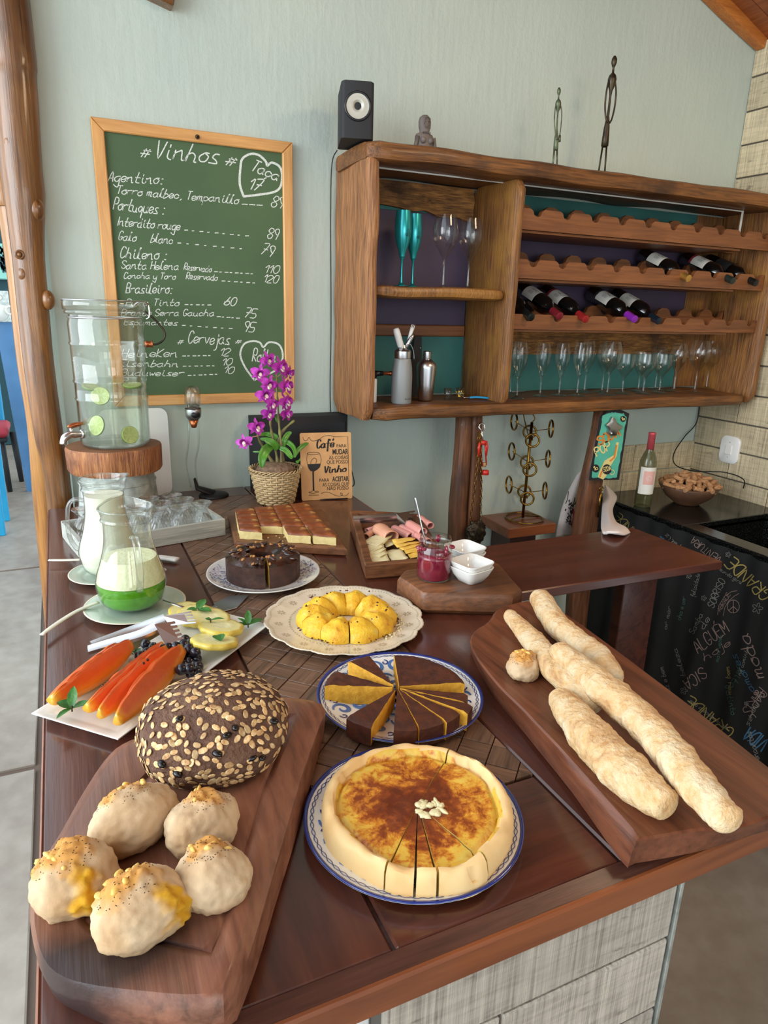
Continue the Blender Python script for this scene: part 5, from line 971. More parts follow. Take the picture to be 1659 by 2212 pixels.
a_ = P_(735, 1460); cslice(a_ - .08, a_ + .36, .008, 'orange cake slice at the far left of the plate'); a_ = P_(795, 1560); cslice(a_ - .30, a_ + .10, .006, 'orange cake slice lying apart at the front left, yellow side showing')
b0, b1 = P_(848, 1596), P_(1034, 1512)
if b1 < b0: b1 += 2 * pi
k_ = b1 - b0
for i, (s, e, ps, lb) in enumerate(((0, .22, .003, 'first orange cake slice of the front wedge, by the gap'), (.235, .50, .003, 'second orange cake slice of the front wedge'), (.515, .72, .006, 'third orange cake slice of the front wedge'), (.75, .90, .016, 'pushed out orange cake slice at the right rim'), (.915, 1.07, .004, 'orange cake slice next to the uncut half on the right'))): cslice(b0 + k_ * s, b0 + k_ * e, ps, lb)
# ---- corn bundt cake on a lace edged plate
pts = [(575, 1335), (912, 1352), (760, 1413), (745, 1266), (600, 1385), (868, 1290)]
c, r = circ(pts, .918); LP = thing('lace_plate', 'cream ceramic plate with a scalloped lace rim under the yellow cake', 'plate', (c.x, c.y, .9005)); rs = []
for rad, z in plate_prof(r, .018, .62): rs.append([Vector(((rad * (1 + (.035 * abs(sin(8 * a)) + .006 * abs(sin(44 * a)) - .02) * max(0, (rad / r - .7) / .3)) * cos(a)), rad * (1 + (.035 * abs(sin(8 * a)) + .006 * abs(sin(44 * a)) - .02) * max(0, (rad / r - .7) / .3)) * sin(a), z)) for a in [2 * pi * k / 176 for k in range(176)]])
obj('dish', *loft(rs, False, False), 'cream', LP)
up = lambda s: Vector((s.x, s.y, plz(hypot(s.x, s.y), r, .018, .62) + .0009)); hl = []
for k in range(16):
    a0 = 2 * pi * (k + .5) / 16; c2 = Vector((cos(a0), sin(a0))) * r * .83
    for j in range(7): a = 2 * pi * j / 7; hl.append([c2 + Vector((cos(a), sin(a))) * r * .022, c2 + Vector((cos(a), sin(a))) * r * .052])
    for j in range(9): a = a0 - .17 + .34 * j / 8; rad = r * (.925 + .03 * sin(pi * j / 8)); hl.append([Vector((cos(a), sin(a))) * rad, Vector((cos(a), sin(a))) * (rad + r * .012)])
for k in range(90): a = 2 * pi * k / 90; hl.append([Vector((cos(a), sin(a))) * r * .685, Vector((cos(a + .02), sin(a + .02))) * r * .70])
obj('pierced_lace', *ribbon(hl, .0016, up), 'brownp', LP, False)['kind'] = 'stuff'
rb_ = r * .64; bc_ = PZ(755, 1330, .925); BCc = Vector((c.x * .5 + bc_.x * .5, c.y * .5 + bc_.y * .5, .9085)); bd = thing('bundt_cake', 'bright yellow ring shaped corn cake on the lace edged plate', 'cake', BCc)
for k in range(10):
    a0, a1 = 2 * pi * k / 10 + .006, 2 * pi * (k + 1) / 10 - .006
    if k in (3, 6, 8): a1 -= .02
    def bt_(r_, a, k=k, a0=a0, a1=a1):
        t = (r_ - rb_ * .30) / (rb_ * .70); u = (a - a0) / (a1 - a0); return .004 + .037 * max(0.02, sin(pi * min(1, max(0, .06 + t * .92)))) ** .55 * (.70 + .30 * sin(pi * min(1, max(0, u)))) + .005 * noise.noise(Vector((r_ * cos(a) * 60, r_ * sin(a) * 60, k))) + .002 * noise.noise(Vector((r_ * cos(a) * 200, r_ * sin(a) * 200, k)))
    v, f, fm = sector(a0, a1, rb_ * .30, rb_, bt_, 10, 16, 0, lambda a, a0=a0, a1=a1: rb_ * (.93 + .07 * sin(pi * (a - a0) / (a1 - a0))))
    obj('lobe', v, f, ['corn', 'corn', 'corn'], bd, True, fm, sharp=60)
rr = random.Random(8); ls = []; ls2 = []
for k in range(70):
    a = rr.uniform(0, 2 * pi); rad = rb_ * rr.choice((1.0, 1.02, .98, .6, .8)); z = .004 if rad > rb_ * .95 else .046 * (.9 if rad > rb_ * .7 else 1); ls.append(xf(ICO[1], (rad * cos(a), rad * sin(a), z), (0, 0, a), (rr.uniform(.001, .004), rr.uniform(.001, .003), .0018)))
    a = rr.uniform(-1.2, .8); rad = rb_ * rr.uniform(1.0, 1.14); ls2.append(xf(ICO[1], (rad * cos(a), rad * sin(a), .003), (0, 0, a), rr.uniform(.001, .003)))
obj('burnt_bits', *join(*ls), 'burnt', bd)['kind'] = 'stuff'; obj('crumbs', *join(*ls2), 'chz', bd)['kind'] = 'stuff'
# ---- chocolate ring cake
c, r = circ([(447, 1238), (689, 1238), (568, 1281), (480, 1207)], .922); p2 = plate('blue_plate', 'white plate with a violet blue rim drawing under the chocolate cake', c, r, .022, 'ceramic', None, .6)
rr = random.Random(2); hs = []
for k in range(420): a = rr.gauss(.1 if k % 2 else pi + .1, .5); rad = r * rr.uniform(.62, .93); q = Vector((cos(a), sin(a))) * rad; d = Vector((rr.uniform(-1, 1), rr.uniform(-1, 1))) * r * .05; hs.append([q, q + d])
obj('painted_foliage', *ribbon(hs, .0013, lambda s: Vector((s.x, s.y, plz(hypot(s.x, s.y), r, .022, .6) + .0008))), 'bluev', p2, False)['kind'] = 'stuff'
cc = PZ(571, 1222, .94); CC = Vector((c.x, c.y + .004, .9085)); rc = .094; cg = thing('chocolate_cake', 'dark chocolate ring cake with walnuts, cut once at the front', 'cake', CC)
a_ = -pi / 2 + atan2(c.x, -c.y) * 0 - .16
def ctop(r_, a): t = (r_ - .026) / (rc - .026); return .054 + .012 * sin(pi * t) + .005 * noise.noise(Vector((r_ * cos(a) * 45, r_ * sin(a) * 45, 2)))
for a0, a1, nm, push in ((a_ + .05, a_ + .95, 'slice', .003), (a_ + .965, a_ + 2 * pi - .05, 'uncut_part', 0)):
    v, f, fm = sector(a0, a1, .026, rc, ctop, int((a1 - a0) * 10) + 3, 12, 0); o = obj(nm, v, f, ['choct', 'cake' if nm == 'slice' else 'choc', 'choc'], cg, True, fm, sharp=50)
ls = []
for k in range(46): a = rr.uniform(0, 2 * pi); rad = rr.uniform(.04, .085); ls.append(xf(ICO[1], (rad * cos(a), rad * sin(a), ctop(rad, a) + .001), (rr.uniform(0, 1), rr.uniform(0, 1), a), (rr.uniform(.003, .007), rr.uniform(.003, .006), .0028)))
wn = obj('walnut_pieces', *join(*ls), 'walnut', cg, False); wn['kind'] = 'stuff'
ls = []
for k in range(30): a = rr.uniform(0, 2 * pi); rad = rr.uniform(.04, .09); ls.append(xf(ICO[2], (rad * cos(a), rad * sin(a), ctop(rad, a) + .001), (rr.uniform(-.6, .6), rr.uniform(-.6, .6), a), (rr.uniform(.008, .015), rr.uniform(.004, .009), .003)))
obj('chocolate_shards', *join(*ls), 'choct', cg, True)['kind'] = 'stuff'
# ---- left carving board
top = [PZ(x, y, .957) for x, y in ((262, 1620), (205, 1705), (150, 1800), (95, 1890), (76, 1950), (78, 2020), (103, 2085), (170, 2122), (310, 2140), (450, 2146), (490, 2102), (540, 1900), (588, 1690), (640, 1560), (652, 1528), (560, 1518), (440, 1545), (345, 1590))]
mid = [PZ(x, y, .935) for x, y in ((255, 1622), (192, 1705), (135, 1805), (80, 1895), (66, 1955), (70, 2035), (98, 2120), (160, 2165), (305, 2200), (462, 2200), (515, 2140), (585, 1920), (650, 1690), (692, 1570), (697, 1530), (600, 1514), (440, 1540), (340, 1588))]
bot = [PZ(x, y, .905) for x, y in ((262, 1640), (205, 1735), (150, 1830), (105, 1915), (90, 1975), (88, 2070), (112, 2150), (165, 2190), (300, 2240), (480, 2232), (530, 2165), (604, 1930), (672, 1690), (700, 1580), (692, 1545), (600, 1532), (440, 1565), (340, 1615))]
lc = (.12, .73); LB = wroot('carving_board', 'thick worn carving board with a juice groove, under the oat loaf and rolls', 'cutting board', (lc[0], lc[1], .9005))
def rectpx(pts, z): return [PZ(x, y, z) for x, y in pts]
g0 = rectpx([(472, 2070), (582, 1690), (644, 1535), (380, 1600), (285, 1700), (170, 1990), (190, 2014)], .957); g1 = rectpx([(462, 2060), (572, 1695), (634, 1545), (386, 1606), (294, 1705), (182, 1985), (198, 2004)], .952); g2_ = rectpx([(452, 2048), (562, 1700), (622, 1556), (392, 1614), (304, 1710), (196, 1978), (208, 1994)], .957)
sp_ = lambda P, k=3: smoothpoly([(p.x, p.y, 0) for p in P], k)
v, f = board([(inset(sp_(bot), .006), .9012), (sp_(bot), .908), (sp_(mid), .935), (sp_(mid), .942), ([a * .7 + b * .3 for a, b in zip([Vector(p) for p in sp_(top)], [Vector(p) for p in sp_(mid)])], .955), (sp_(top), .9572)], [(inset(ccw([(p.x, p.y) for p in g0]), -.003), .9572), (g0, .9568), (g1, .9515), (g2_, .9545), (inset(ccw([(p.x, p.y) for p in g2_]), .002), .955)], 120, lc)
vv = []
for q in v: q = Vector(q); q += noise.noise_vector(q * 9) * .0015; vv.append(q)
obj('slab', vv, f, 'boardLs', LB, True, world=True, sharp=35)
bp = [PZ(x, y, .9578) for x, y in ((95, 1960), (150, 1975), (230, 2010), (300, 2045), (330, 2100), (260, 2118), (170, 2108), (110, 2070), (88, 2010))]; o = obj('burnt_stain', [Vector((p.x, p.y, p.z)) for p in bp], [tuple(range(len(bp)))], 'stainm' if 'stainm' in M else 'dark', LB, False, world=True) if False else None
# ---- oat loaf
lo_ = PZ(437, 1640, .965); LC = Vector((.150, .870, .9560)); lf = thing('oat_loaf', 'large dark brown round loaf covered with oat flakes and raisins', 'bread', LC, rz=.5)
v, f = blob(.108, .103, .066, .07, 1.3, 4, 5, -.62); obj('crust', v, f, 'loaf', lf)
fl_v, fl_f = xf(solid([(.0035, -.0006), (.0062, 0), (.0045, .0004), (.0008, .0001)], 8), (0, 0, 0), (0, 0, 0), (1, .62, 1)); flake = None; rr = random.Random(21); cnt = 0
loc_cam = Euler((0, 0, -.5)).to_matrix() @ (CP - LC); cand = [fc for fc in f]
rr.shuffle(cand); seen = []
for fc in cand:
    a, b, c3 = [v[i] for i in fc]; nrm = (b - a).cross(c3 - a).normalized(); ctr = (a + b + c3) / 3
    if nrm.dot((loc_cam - ctr).normalized()) < .05 or ctr.z < .012: continue
    if rr.random() > .35 + .65 * max(0, noise.noise(ctr * 16) + .5): continue
    if any((ctr - s).length < .0075 for s in seen): continue
    seen.append(ctr); cnt += 1
    if cnt > 290: break
    if flake is None: flake = obj('oat_flake', fl_v, fl_f, 'oat', lf); o = flake
    else: o = flake.copy(); COL.objects.link(o)
    o.location = ctr + nrm * .0008; q = nrm.to_track_quat('Z', 'X').to_euler(); m = nrm.to_track_quat('Z', 'X').to_matrix() @ Euler((rr.uniform(-.25, .25), rr.uniform(-.25, .25), rr.uniform(0, 6))).to_matrix(); o.rotation_euler = m.to_euler(); o.scale = (rr.uniform(.8, 1.2),) * 3
rn = None
for x, y in ((350, 1650), (388, 1670), (470, 1628), (543, 1640), (484, 1592), (390, 1553), (590, 1560), (560, 1640), (510, 1575)):
    best = min((fc for fc in f), key=lambda fc: ((lambda p: (p - CP).normalized().cross(ray(x, y).normalized()).length * 1 + (0 if (p - CP).length < (Vector((LC.x, LC.y, LC.z)) - CP).length + .0 else .5))(LC + Euler((0, 0, .5)).to_matrix() @ v[fc[0]])))
    p = v[best[0]]
    if rn is None: rn = obj('raisin', *blob(.007, .0048, .004, .3, 3, 1, 2, -1), 'raisin', lf); o = rn
    else: o = rn.copy(); COL.objects.link(o)
    o.location = p - Vector((0, 0, .003)); o.rotation_euler = (.3, .2, x)
# ---- rolls
def roll(px_, rx, ry, rz_, rot, seed, label, zb, tops, ooze=0, K=.80):
    rx, ry, rz_ = rx * K, ry * K, rz_ * K
    p = PZ(px_[0], px_[1], zb + rz_ * .8); t = thing('bread_roll', label, 'bread', (p.x, p.y, zb), rz=rot); fn = lambda v: 1 + .16 * max(0, v.x) ** 3 * (1 if seed % 2 else -.3) - .05 * max(0, -v.x) + .07 * max(0, v.z) ** 6
    v, f = blob(rx, ry, rz_, .10, 1.5, seed, 5, -.55, fn); rr = random.Random(seed)
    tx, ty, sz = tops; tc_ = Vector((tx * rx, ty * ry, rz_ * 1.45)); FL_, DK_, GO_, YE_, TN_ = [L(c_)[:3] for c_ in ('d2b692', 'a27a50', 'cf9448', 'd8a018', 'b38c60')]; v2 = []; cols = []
    oa = (ooze - rot) if ooze else None
    for q in v:
        g = max(0, 1 - (q - tc_).length / (.034 * sz * K)); n1 = noise.noise(q * 55 + Vector((seed, 0, 0))); n2 = noise.noise(q * 140 + Vector((0, seed, 0))); w1 = max(0, min(1, (g * 1.5 + n1 * .9) * 1.6)) if g > 0 else 0; nq = (q - Vector((0, 0, rz_ * .5))).normalized(); wy = 0
        if oa is not None: da = abs((atan2(q.y, q.x) - oa + pi) % (2 * pi) - pi); wy = max(0, min(1, (1 - da / .55) * 2 + n1 * 1.5 - .4)) * (1 if q.z < rz_ * 1.35 else max(0, 1 - (q.z - rz_ * 1.35) / .01))
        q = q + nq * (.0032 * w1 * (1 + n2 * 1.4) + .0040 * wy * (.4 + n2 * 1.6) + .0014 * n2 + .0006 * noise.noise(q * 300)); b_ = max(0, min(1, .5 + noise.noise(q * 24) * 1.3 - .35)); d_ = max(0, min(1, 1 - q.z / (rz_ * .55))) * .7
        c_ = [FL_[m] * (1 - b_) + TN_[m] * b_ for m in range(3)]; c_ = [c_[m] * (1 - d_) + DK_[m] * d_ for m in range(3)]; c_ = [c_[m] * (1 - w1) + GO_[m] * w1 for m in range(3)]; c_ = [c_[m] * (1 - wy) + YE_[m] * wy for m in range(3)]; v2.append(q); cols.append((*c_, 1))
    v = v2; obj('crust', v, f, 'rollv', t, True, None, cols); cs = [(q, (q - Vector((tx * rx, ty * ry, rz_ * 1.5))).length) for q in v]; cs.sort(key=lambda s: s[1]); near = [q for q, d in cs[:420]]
    ls = [xf(blob(1, 1, 1, .35, 2.2, seed + k, 2, -1)[0:2], rr.choice(near[:260]) - Vector((0, 0, .0025)), (0, 0, rr.uniform(0, 6)), (rr.uniform(.002, .005) * sz, rr.uniform(.002, .004) * sz, rr.uniform(.0015, .003))) for k in range(7)]
    obj('baked_cheese', *join(*[([q for q in a[0]], a[1]) for a in ls]), 'rollc', t)['kind'] = 'stuff'
    ls = [xf(ICO[1], rr.choice(near) , (0, 0, rr.uniform(0, 6)), (rr.uniform(.0006, .0016), .0005, .0004)) for k in range(110)]; ls = [([q for q in a[0]], a[1]) for a in ls]
    obj('herbs', *join(*ls), 'herb', t)['kind'] = 'stuff'
    if False:
        s_ = [q for q in v if q.z < rz_ * .9 and q.z > .004 and abs(atan2(q.y, q.x) - ooze + rot) < .35]; rr.shuffle(s_)
        ls = [xf(ICO[2], q * .985, (0, 0, rr.uniform(0, 6)), (rr.uniform(.004, .009), rr.uniform(.003, .007), rr.uniform(.004, .008))) for q in s_[:22]]
        if ls: obj('melted_cheese', *join(*ls), 'corn', t)['kind'] = 'stuff'
    return t
ZB = .9555
roll((282, 1762), .066, .051, .045, .45, 3, 'floury bread roll behind on the left, its cheese top facing the loaf', ZB, (.1, .7, 1.2)); roll((430, 1775), .055, .049, .043, .35, 5, 'floury bread roll behind on the right, touching the loaf side', ZB, (.35, .3, 1))
roll((160, 1888), .060, .055, .042, .7, 8, 'bread roll at the far left with melted cheese running to its front', ZB, (0, .3, 1.3), -1.2); roll((298, 1955), .060, .052, .044, .3, 11, 'nearest bread roll, split open with a yellow cheese pocket', ZB, (-.1, .4, 1.4), -.5); roll((452, 1885), .049, .046, .044, -.3, 15, 'pale bread roll nearest the quiche with a peaked cheese cap', ZB, (-.05, .4, 1.0))
# ---- right bread board, baguettes
tp_ = [PZ(x, y, .945) for x, y in ((1018, 1400), (1025, 1362), (1060, 1340), (1074, 1318), (1104, 1306), (1160, 1300), (1260, 1350), (1659, 1655), (1720, 1725), (1612, 1782), (1500, 1795), (1385, 1812), (1362, 1790), (1230, 1640), (1130, 1535), (1075, 1478))]
bt_ = [PZ(x, y, .903) for x, y in ((1022, 1425), (1020, 1395), (1055, 1352), (1068, 1336), (1104, 1324), (1160, 1316), (1262, 1370), (1659, 1690), (1735, 1765), (1614, 1810), (1500, 1845), (1372, 1868), (1342, 1864), (1235, 1715), (1130, 1585), (1070, 1510))]
rc_ = (.79, .82); RBd = wroot('bread_board', 'long reddish brown wooden board with a notched end, under the baguettes', 'cutting board', (rc_[0], rc_[1], .9005))
n_ = 120; A_ = smoothpoly([(p.x, p.y, 0) for p in bt_], 3); B_ = smoothpoly([(p.x, p.y, 0) for p in tp_], 3)
rs = [[Vector((p.x, p.y, .9012)) for p in [Vector((*q, 0)) for q in inset(A_, .004)]], [Vector((p[0], p[1], .906)) for p in A_], [Vector(((p[0] + q[0]) / 2, (p[1] + q[1]) / 2, .93)) for p, q in zip(A_, B_)], [Vector((p[0], p[1], .943)) for p in B_], [Vector((p[0], p[1], .9455)) for p in inset(ccw(B_) if False else B_, .003)]]
rs = [[q + noise.noise_vector(q * 9) * .0015 for q in r_] for r_ in rs]; obj('slab', *loft(rs), 'boardR', RBd, True, world=True, sharp=35)
def baguette(pts, z, label, seed, tw=14):
    P = [PZ(x, y, z) for x, y, h in pts]; rad = [h * .90 * (p - CP).length / FOC for p, (x, y, h) in zip(P, pts)]; n = 90; pc_ = smoothpoly([(p.x, p.y, p.z) for p in P], 42, False); m = len(pc_); base = Vector((P[0].x, P[0].y, .946)); rs = []
    for i, c in enumerate(pc_):
        t = i / (m - 1); q = t * (len(rad) - 1); k = min(int(q), len(rad) - 2); r0 = rad[k] + (rad[k + 1] - rad[k]) * (q - k); e = min(1, sqrt(max(0, 1 - (1 - min(t, 1 - t) * 16) ** 2)) if min(t, 1 - t) < 1 / 16 else 1); r0 *= max(.06, e)
        T = (pc_[min(i + 1, m - 1)] - pc_[max(i - 1, 0)]).normalized(); U = Vector((0, 0, 1)); S_ = T.cross(U).normalized(); U = S_.cross(T)
        row = []
        for j in range(56):
            a = 2 * pi * j / 56; rg = sin(a * 2 + t * tw + seed); sc_ = sin(2 * pi * t * (tw * .5) + a * 1.0 + seed + .8 * noise.noise(Vector((t * 8, a, seed)))); d = 1 + .055 * max(0, rg) ** 4 + .04 * max(0, sc_) ** 3 - .05 * max(0, -sc_) ** 12 + .013 * sin(5 * a + t * tw * 5 + 2 * noise.noise(Vector((t * 12, a, 0)))) + .06 * noise.noise(Vector((cos(a) * 1.5, sin(a) * 1.5, t * 11 + seed))) + .02 * noise.noise(Vector((cos(a) * 6, sin(a) * 6, t * 60))) + .020 * sin(t * 150 + a * 4 + seed) * max(0, sin(a * 2 + t * 9)) + .02 * noise.noise(Vector((cos(a) * 9, sin(a) * 9, t * 30)))
            row.append(c + (S_ * cos(a) + U * sin(a) * .92) * r0 * d)
        rs.append(row)
    mn = min(v.z for r_ in rs for v in r_); t_ = wroot('baguette', label, 'bread', tuple(base)); obj('crust', *loft(rs), 'bag', t_, True, world=True); return t_
baguette([(1163, 1285, 24), (1200, 1345, 29), (1250, 1390, 30), (1290, 1425, 36), (1322, 1472, 30)], .975, 'thick floury baguette farthest back on the right board', 1, 16)
baguette([(1097, 1325, 15), (1150, 1383, 26), (1215, 1460, 34), (1290, 1530, 22)], .973, 'slim baguette whose middle is crossed by the longest one', 5, 12)
baguette([(1198, 1398, 22), (1290, 1475, 38), (1400, 1570, 40), (1500, 1690, 42), (1583, 1785, 30)], 1.0, 'longest baguette, running from the rear loaves to the front corner', 9, 20)
baguette([(1205, 1500, 26), (1275, 1590, 48), (1370, 1685, 50), (1448, 1748, 32)], .975, 'short plump baguette nearest the quiche', 13, 15)
roll((1130, 1436), .039, .037, .034, .4, 19, 'small bread roll alone on the board with the baguettes', .9458, (-.1, .1, 1))
# ---- chopping block, jam, bowls
bk = wroot('chopping_block', 'thick square chopping block under the jam jar and white bowls', 'cutting board', (.83, 1.3, .9005)); bpoly = [(.705, 1.278), (.895, 1.190), (.938, 1.215), (.985, 1.385), (.95, 1.42), (.73, 1.425), (.695, 1.39)]
v, f = board([(inset(ccw(bpoly), .01), .9012), (bpoly, .912), (bpoly, .944), (inset(ccw(bpoly), .005), .953), (inset(ccw(bpoly), .012), .9555)], (), 80, (.835, 1.305)); obj('slab', [q + noise.noise_vector(q * 12) * .0012 for q in v], f, 'block', bk, True, world=True, sharp=35)
p = PZ(937, 1247, .956); JC = Vector((p.x, p.y, .956)); JR = .0425; jj = thing('jam_jar', 'open glass jar of red jam on the chopping block', 'jar', JC)
HJ = PY(937, 1160, JC.y).z - .956; obj('glass', *lathe([(0, .001), (JR * .9, 0), (JR, .006), (JR, HJ * .66), (JR * .94, HJ * .76), (JR * .86, HJ * .80), (JR * .86, HJ * .86), (JR * .91, HJ * .875), (JR * .86, HJ * .90), (JR * .91, HJ * .93), (JR * .86, HJ * .95), (JR * .88, HJ), (JR * .84, HJ)], 40), 'jarglass', jj)
obj('jam', *solid([(JR * .86, .003), (JR * .965, .007), (JR * .965, HJ * .52), (JR * .955, HJ * .60), (JR * .8, HJ * .62), (.004, HJ * .58)], 36), 'jam', jj); ls = []
for k in range(12): a = R.uniform(0, 6.28); ls.append(xf(blob(1, 1, 1, .4, 2, k, 2, -1)[0:2], (JR * .93 * cos(a), JR * .93 * sin(a), HJ * R.uniform(.58, .76)), (0, 0, 0), (R.uniform(.003, .008), R.uniform(.003, .008), R.uniform(.003, .010))))
obj('jam_smears', *join(*ls), 'jam', jj)['kind'] = 'stuff'
s0, s1 = PY(896, 1074, JC.y + .03), PY(918, 1165, JC.y - .01); s2 = JC + Vector((.005, .0, .03)); sn = wroot('jam_spoon', 'steel spoon handle standing in the jam jar', 'spoon', tuple(s2)); obj('handle', *tube(smoothpoly([s0 + Vector((0, 0, -.001)), s0 * .6 + s1 * .4, s1, s2 + Vector((-.006, 0, .02))], 5, False), [.0062, .0060, .0055, .005, .0045, .0042, .004, .0038, .0036, .0034, .0032, .003, .003, .003, .003, .003], 10, flat=.4), 'steel2', sn, world=True)
obj('spoon_bowl', *xf(ICO[3], s2 + Vector((-.006, 0, .012)), (0, .1, 0), (.011, .003, .016)), 'steel2', sn, world=True)
def sqbowl(label, loc, rz, s=1):
    t = thing('sauce_bowl', label, 'bowl', loc, rz, 'small square white bowls on the block'); rs = []
    for hw, z in ((.022, 0), (.024, .001), (.035, .018), (.0425, .036), (.043, .038), (.041, .038), (.033, .018), (.022, .006), (.004, .005)): rs.append([Vector((x * s, y * s, z)) for x, y in rrect(-hw, -hw, hw, hw, hw * .42, 6)])
    obj('bowl', *loft(rs), 'ceramic', t); return t
f0 = PZ(1022, 1258, .956); b0_ = PZ(1005, 1222, .956)
sqbowl('lower white square bowl of the front stack, by the board edge', (f0.x, f0.y + .012, .956), .25); s4 = sqbowl('upper white square bowl of the front stack, with a little red jam in it', (f0.x, f0.y + .012, .969), .25)
sqbowl('lower white square bowl of the rear stack', (b0_.x, b0_.y + .006, .956), .2); sqbowl('upper empty white square bowl of the rear stack', (b0_.x, b0_.y + .006, .969), .2)
o = obj('jam_rest', *blob(.017, .014, .005, .3, 2, 4, 3, -.5), 'jam', s4); o.location = (0, 0, .006)
# ---- cold cuts tray
CTc = (.80, 1.70); TY = wroot('cold_cuts_tray', 'old wooden trough tray holding ham and cheese slices', 'tray', (.80, 1.70, .9005)); tq_ = [(.662, 1.512), (.885, 1.475), (.985, 1.835), (.785, 1.925)]; tq_ = ccw(tq_)
o_ = [Vector(p) for p in tq_]; i_ = inset(tq_, .026); i2 = inset(tq_, .032); zt = lambda p: .943 + max(0, (p[1] - 1.62)) * .07
rs = [[Vector((p[0], p[1], .9012)) for p in inset(tq_, .008)], [Vector((p[0], p[1], .907)) for p in inset(tq_, .002)], [Vector((p[0], p[1], zt(p) - .003)) for p in o_], [Vector((p[0], p[1], zt(p))) for p in inset(tq_, .003)], [Vector((p[0], p[1], zt(p))) for p in inset(tq_, .022)], [Vector((p[0], p[1], .925)) for p in i_], [Vector((p[0], p[1], .918)) for p in i2]]
def densify(r_, k=10): n = len(r_); return [r_[i].lerp(r_[(i + 1) % n], j / k) for i in range(n) for j in range(k)]
obj('trough', *loft([[q + noise.noise_vector(q * 14) * .0018 for q in densify(r_)] for r_ in rs]), 'block', TY, True, world=True, sharp=35)
ham = [((805, 1172), (770, 1160), .9, 'ham2'), ((800, 1142), (0, 0), 0, 'ham'), ((822, 1152), 0, 0, 'ham2'), ((857, 1148), 0, 0, 'ham'), ((880, 1140), 0, 0, 'ham'), ((905, 1140), 0, 0, 'ham'), ((893, 1115), 0, 0, 'ham'), ((915, 1132), 0, 0, 'ham'), ((900, 1158), 0, 0, 'ham')]
hl_ = ['rolled smoked ham slice at the left, its open end toward the tray edge', 'flat folded pink ham slice under the tongs handle', 'wide folded orange ham slice in the middle of the heap', 'plump rolled ham slice in front of the wide folded one', 'rolled ham slice with its end against the jam jar', 'rolled ham slice under the spoon handle', 'ham slice lying under the tongs teeth', 'rolled ham slice with an open round end at the far right of the heap', 'ham slice half hidden behind the jam jar']
hd = [((790, 1160), (812, 1146), 9), ((792, 1146), (830, 1136), 7), ((818, 1142), (846, 1160), 17), ((852, 1142), (888, 1160), 11), ((868, 1140), (905, 1158), 10), ((884, 1132), (914, 1150), 11), ((870, 1122), (905, 1130), 9), ((905, 1118), (930, 1136), 9), ((900, 1155), (925, 1172), 9)]
for i, ((a, b, h), lb) in enumerate(zip(hd, hl_)):
    z = .932 + .006 * (i % 3) + (.012 if i in (5, 7) else 0); A, B = PZ(*a, z), PZ(*b, z); rd = h * .00118; t = wroot('ham_slice', lb, 'ham', (A.x, A.y, .92), 'ham slices on the tray'); rs = []; d = (B - A).normalized(); S_ = d.cross(Vector((0, 0, 1)))
    for k in range(9):
        c = A.lerp(B, k / 8); wob = 1 + .12 * noise.noise(c * 60 + Vector((i, 0, 0))); rs.append([c + (S_ * cos(q) * (1.15 if h > 12 else 1) + Vector((0, 0, 1)) * sin(q) * (.55 if i in (1, 6) else .8)) * rd * wob * (1 - .1 * j / 26) for j, q in enumerate([2 * pi * j / 24 + .6 for j in range(27)])])
    m_ = 'ham2' if i in (0, 2) else 'ham'; v, f = loft(rs, False, False, False); o = obj('rolled_slice', v, f, m_, t, True, world=True); md = o.modifiers.new('thickness', 'SOLIDIFY'); md.thickness = .0022
def cheese(px4, z, label, mat, grp):
    P = [PZ(x, y, z) for x, y in px4]; c = sum(P, Vector()) / 4; n = 6; t = wroot('cheese_slice', label, 'cheese', (c.x, c.y, .92), grp); vs = []; fs = []
    for i in range(n + 1):
        for j in range(n + 1): u, v_ = i / n, j / n; p = (P[0] * (1 - u) + P[1] * u) * (1 - v_) + (P[3] * (1 - u) + P[2] * u) * v_; vs.append(p + Vector((0, 0, .004 * noise.noise(p * 45 + Vector((z * 900, 0, 0))) + .006 * (u - .3) * (v_)))) 
    fs = [(i * (n + 1) + j, i * (n + 1) + j + 1, (i + 1) * (n + 1) + j + 1, (i + 1) * (n + 1) + j) for i in range(n) for j in range(n)]; o = obj('slice', vs, fs, mat, t, True, world=True); md = o.modifiers.new('thickness', 'SOLIDIFY'); md.thickness = .0022; md.offset = 0
wl_ = ['hindmost white cheese slice by the ham', 'white cheese slice second from the back', 'white cheese slice third from the back', 'white cheese slice fourth from the back', 'white cheese slice fifth from the back', 'large white cheese slice at the front left of the tray', 'large white cheese slice at the front right, draped on its neighbour', 'small white cheese slice behind the draped one', 'narrow white cheese strip between the white and yellow heaps']
wp = [[(782, 1172), (812, 1155), (848, 1160), (822, 1180)], [(785, 1183), (815, 1166), (838, 1170), (800, 1190)], [(787, 1188), (822, 1172), (830, 1182), (796, 1197)], [(790, 1194), (826, 1178), (834, 1190), (798, 1204)], [(793, 1202), (830, 1186), (838, 1198), (800, 1212)], [(795, 1208), (834, 1194), (842, 1214), (812, 1222)], [(833, 1190), (866, 1186), (882, 1210), (850, 1218)], [(828, 1170), (846, 1166), (852, 1178), (834, 1182)], [(818, 1164), (852, 1160), (856, 1166), (824, 1170)]]
for i, (q, lb) in enumerate(zip(wp, wl_)): cheese(q, .925 + .0028 * (8 - i) * .5 + .003, lb, 'chz', 'white cheese slices on the tray')
yl = ['hindmost thick yellow cheese stick by the ham', 'yellow cheese slice second from the back', 'yellow cheese slice third from the back', 'yellow cheese slice fourth from the back', 'front yellow cheese slice close to the jam jar']
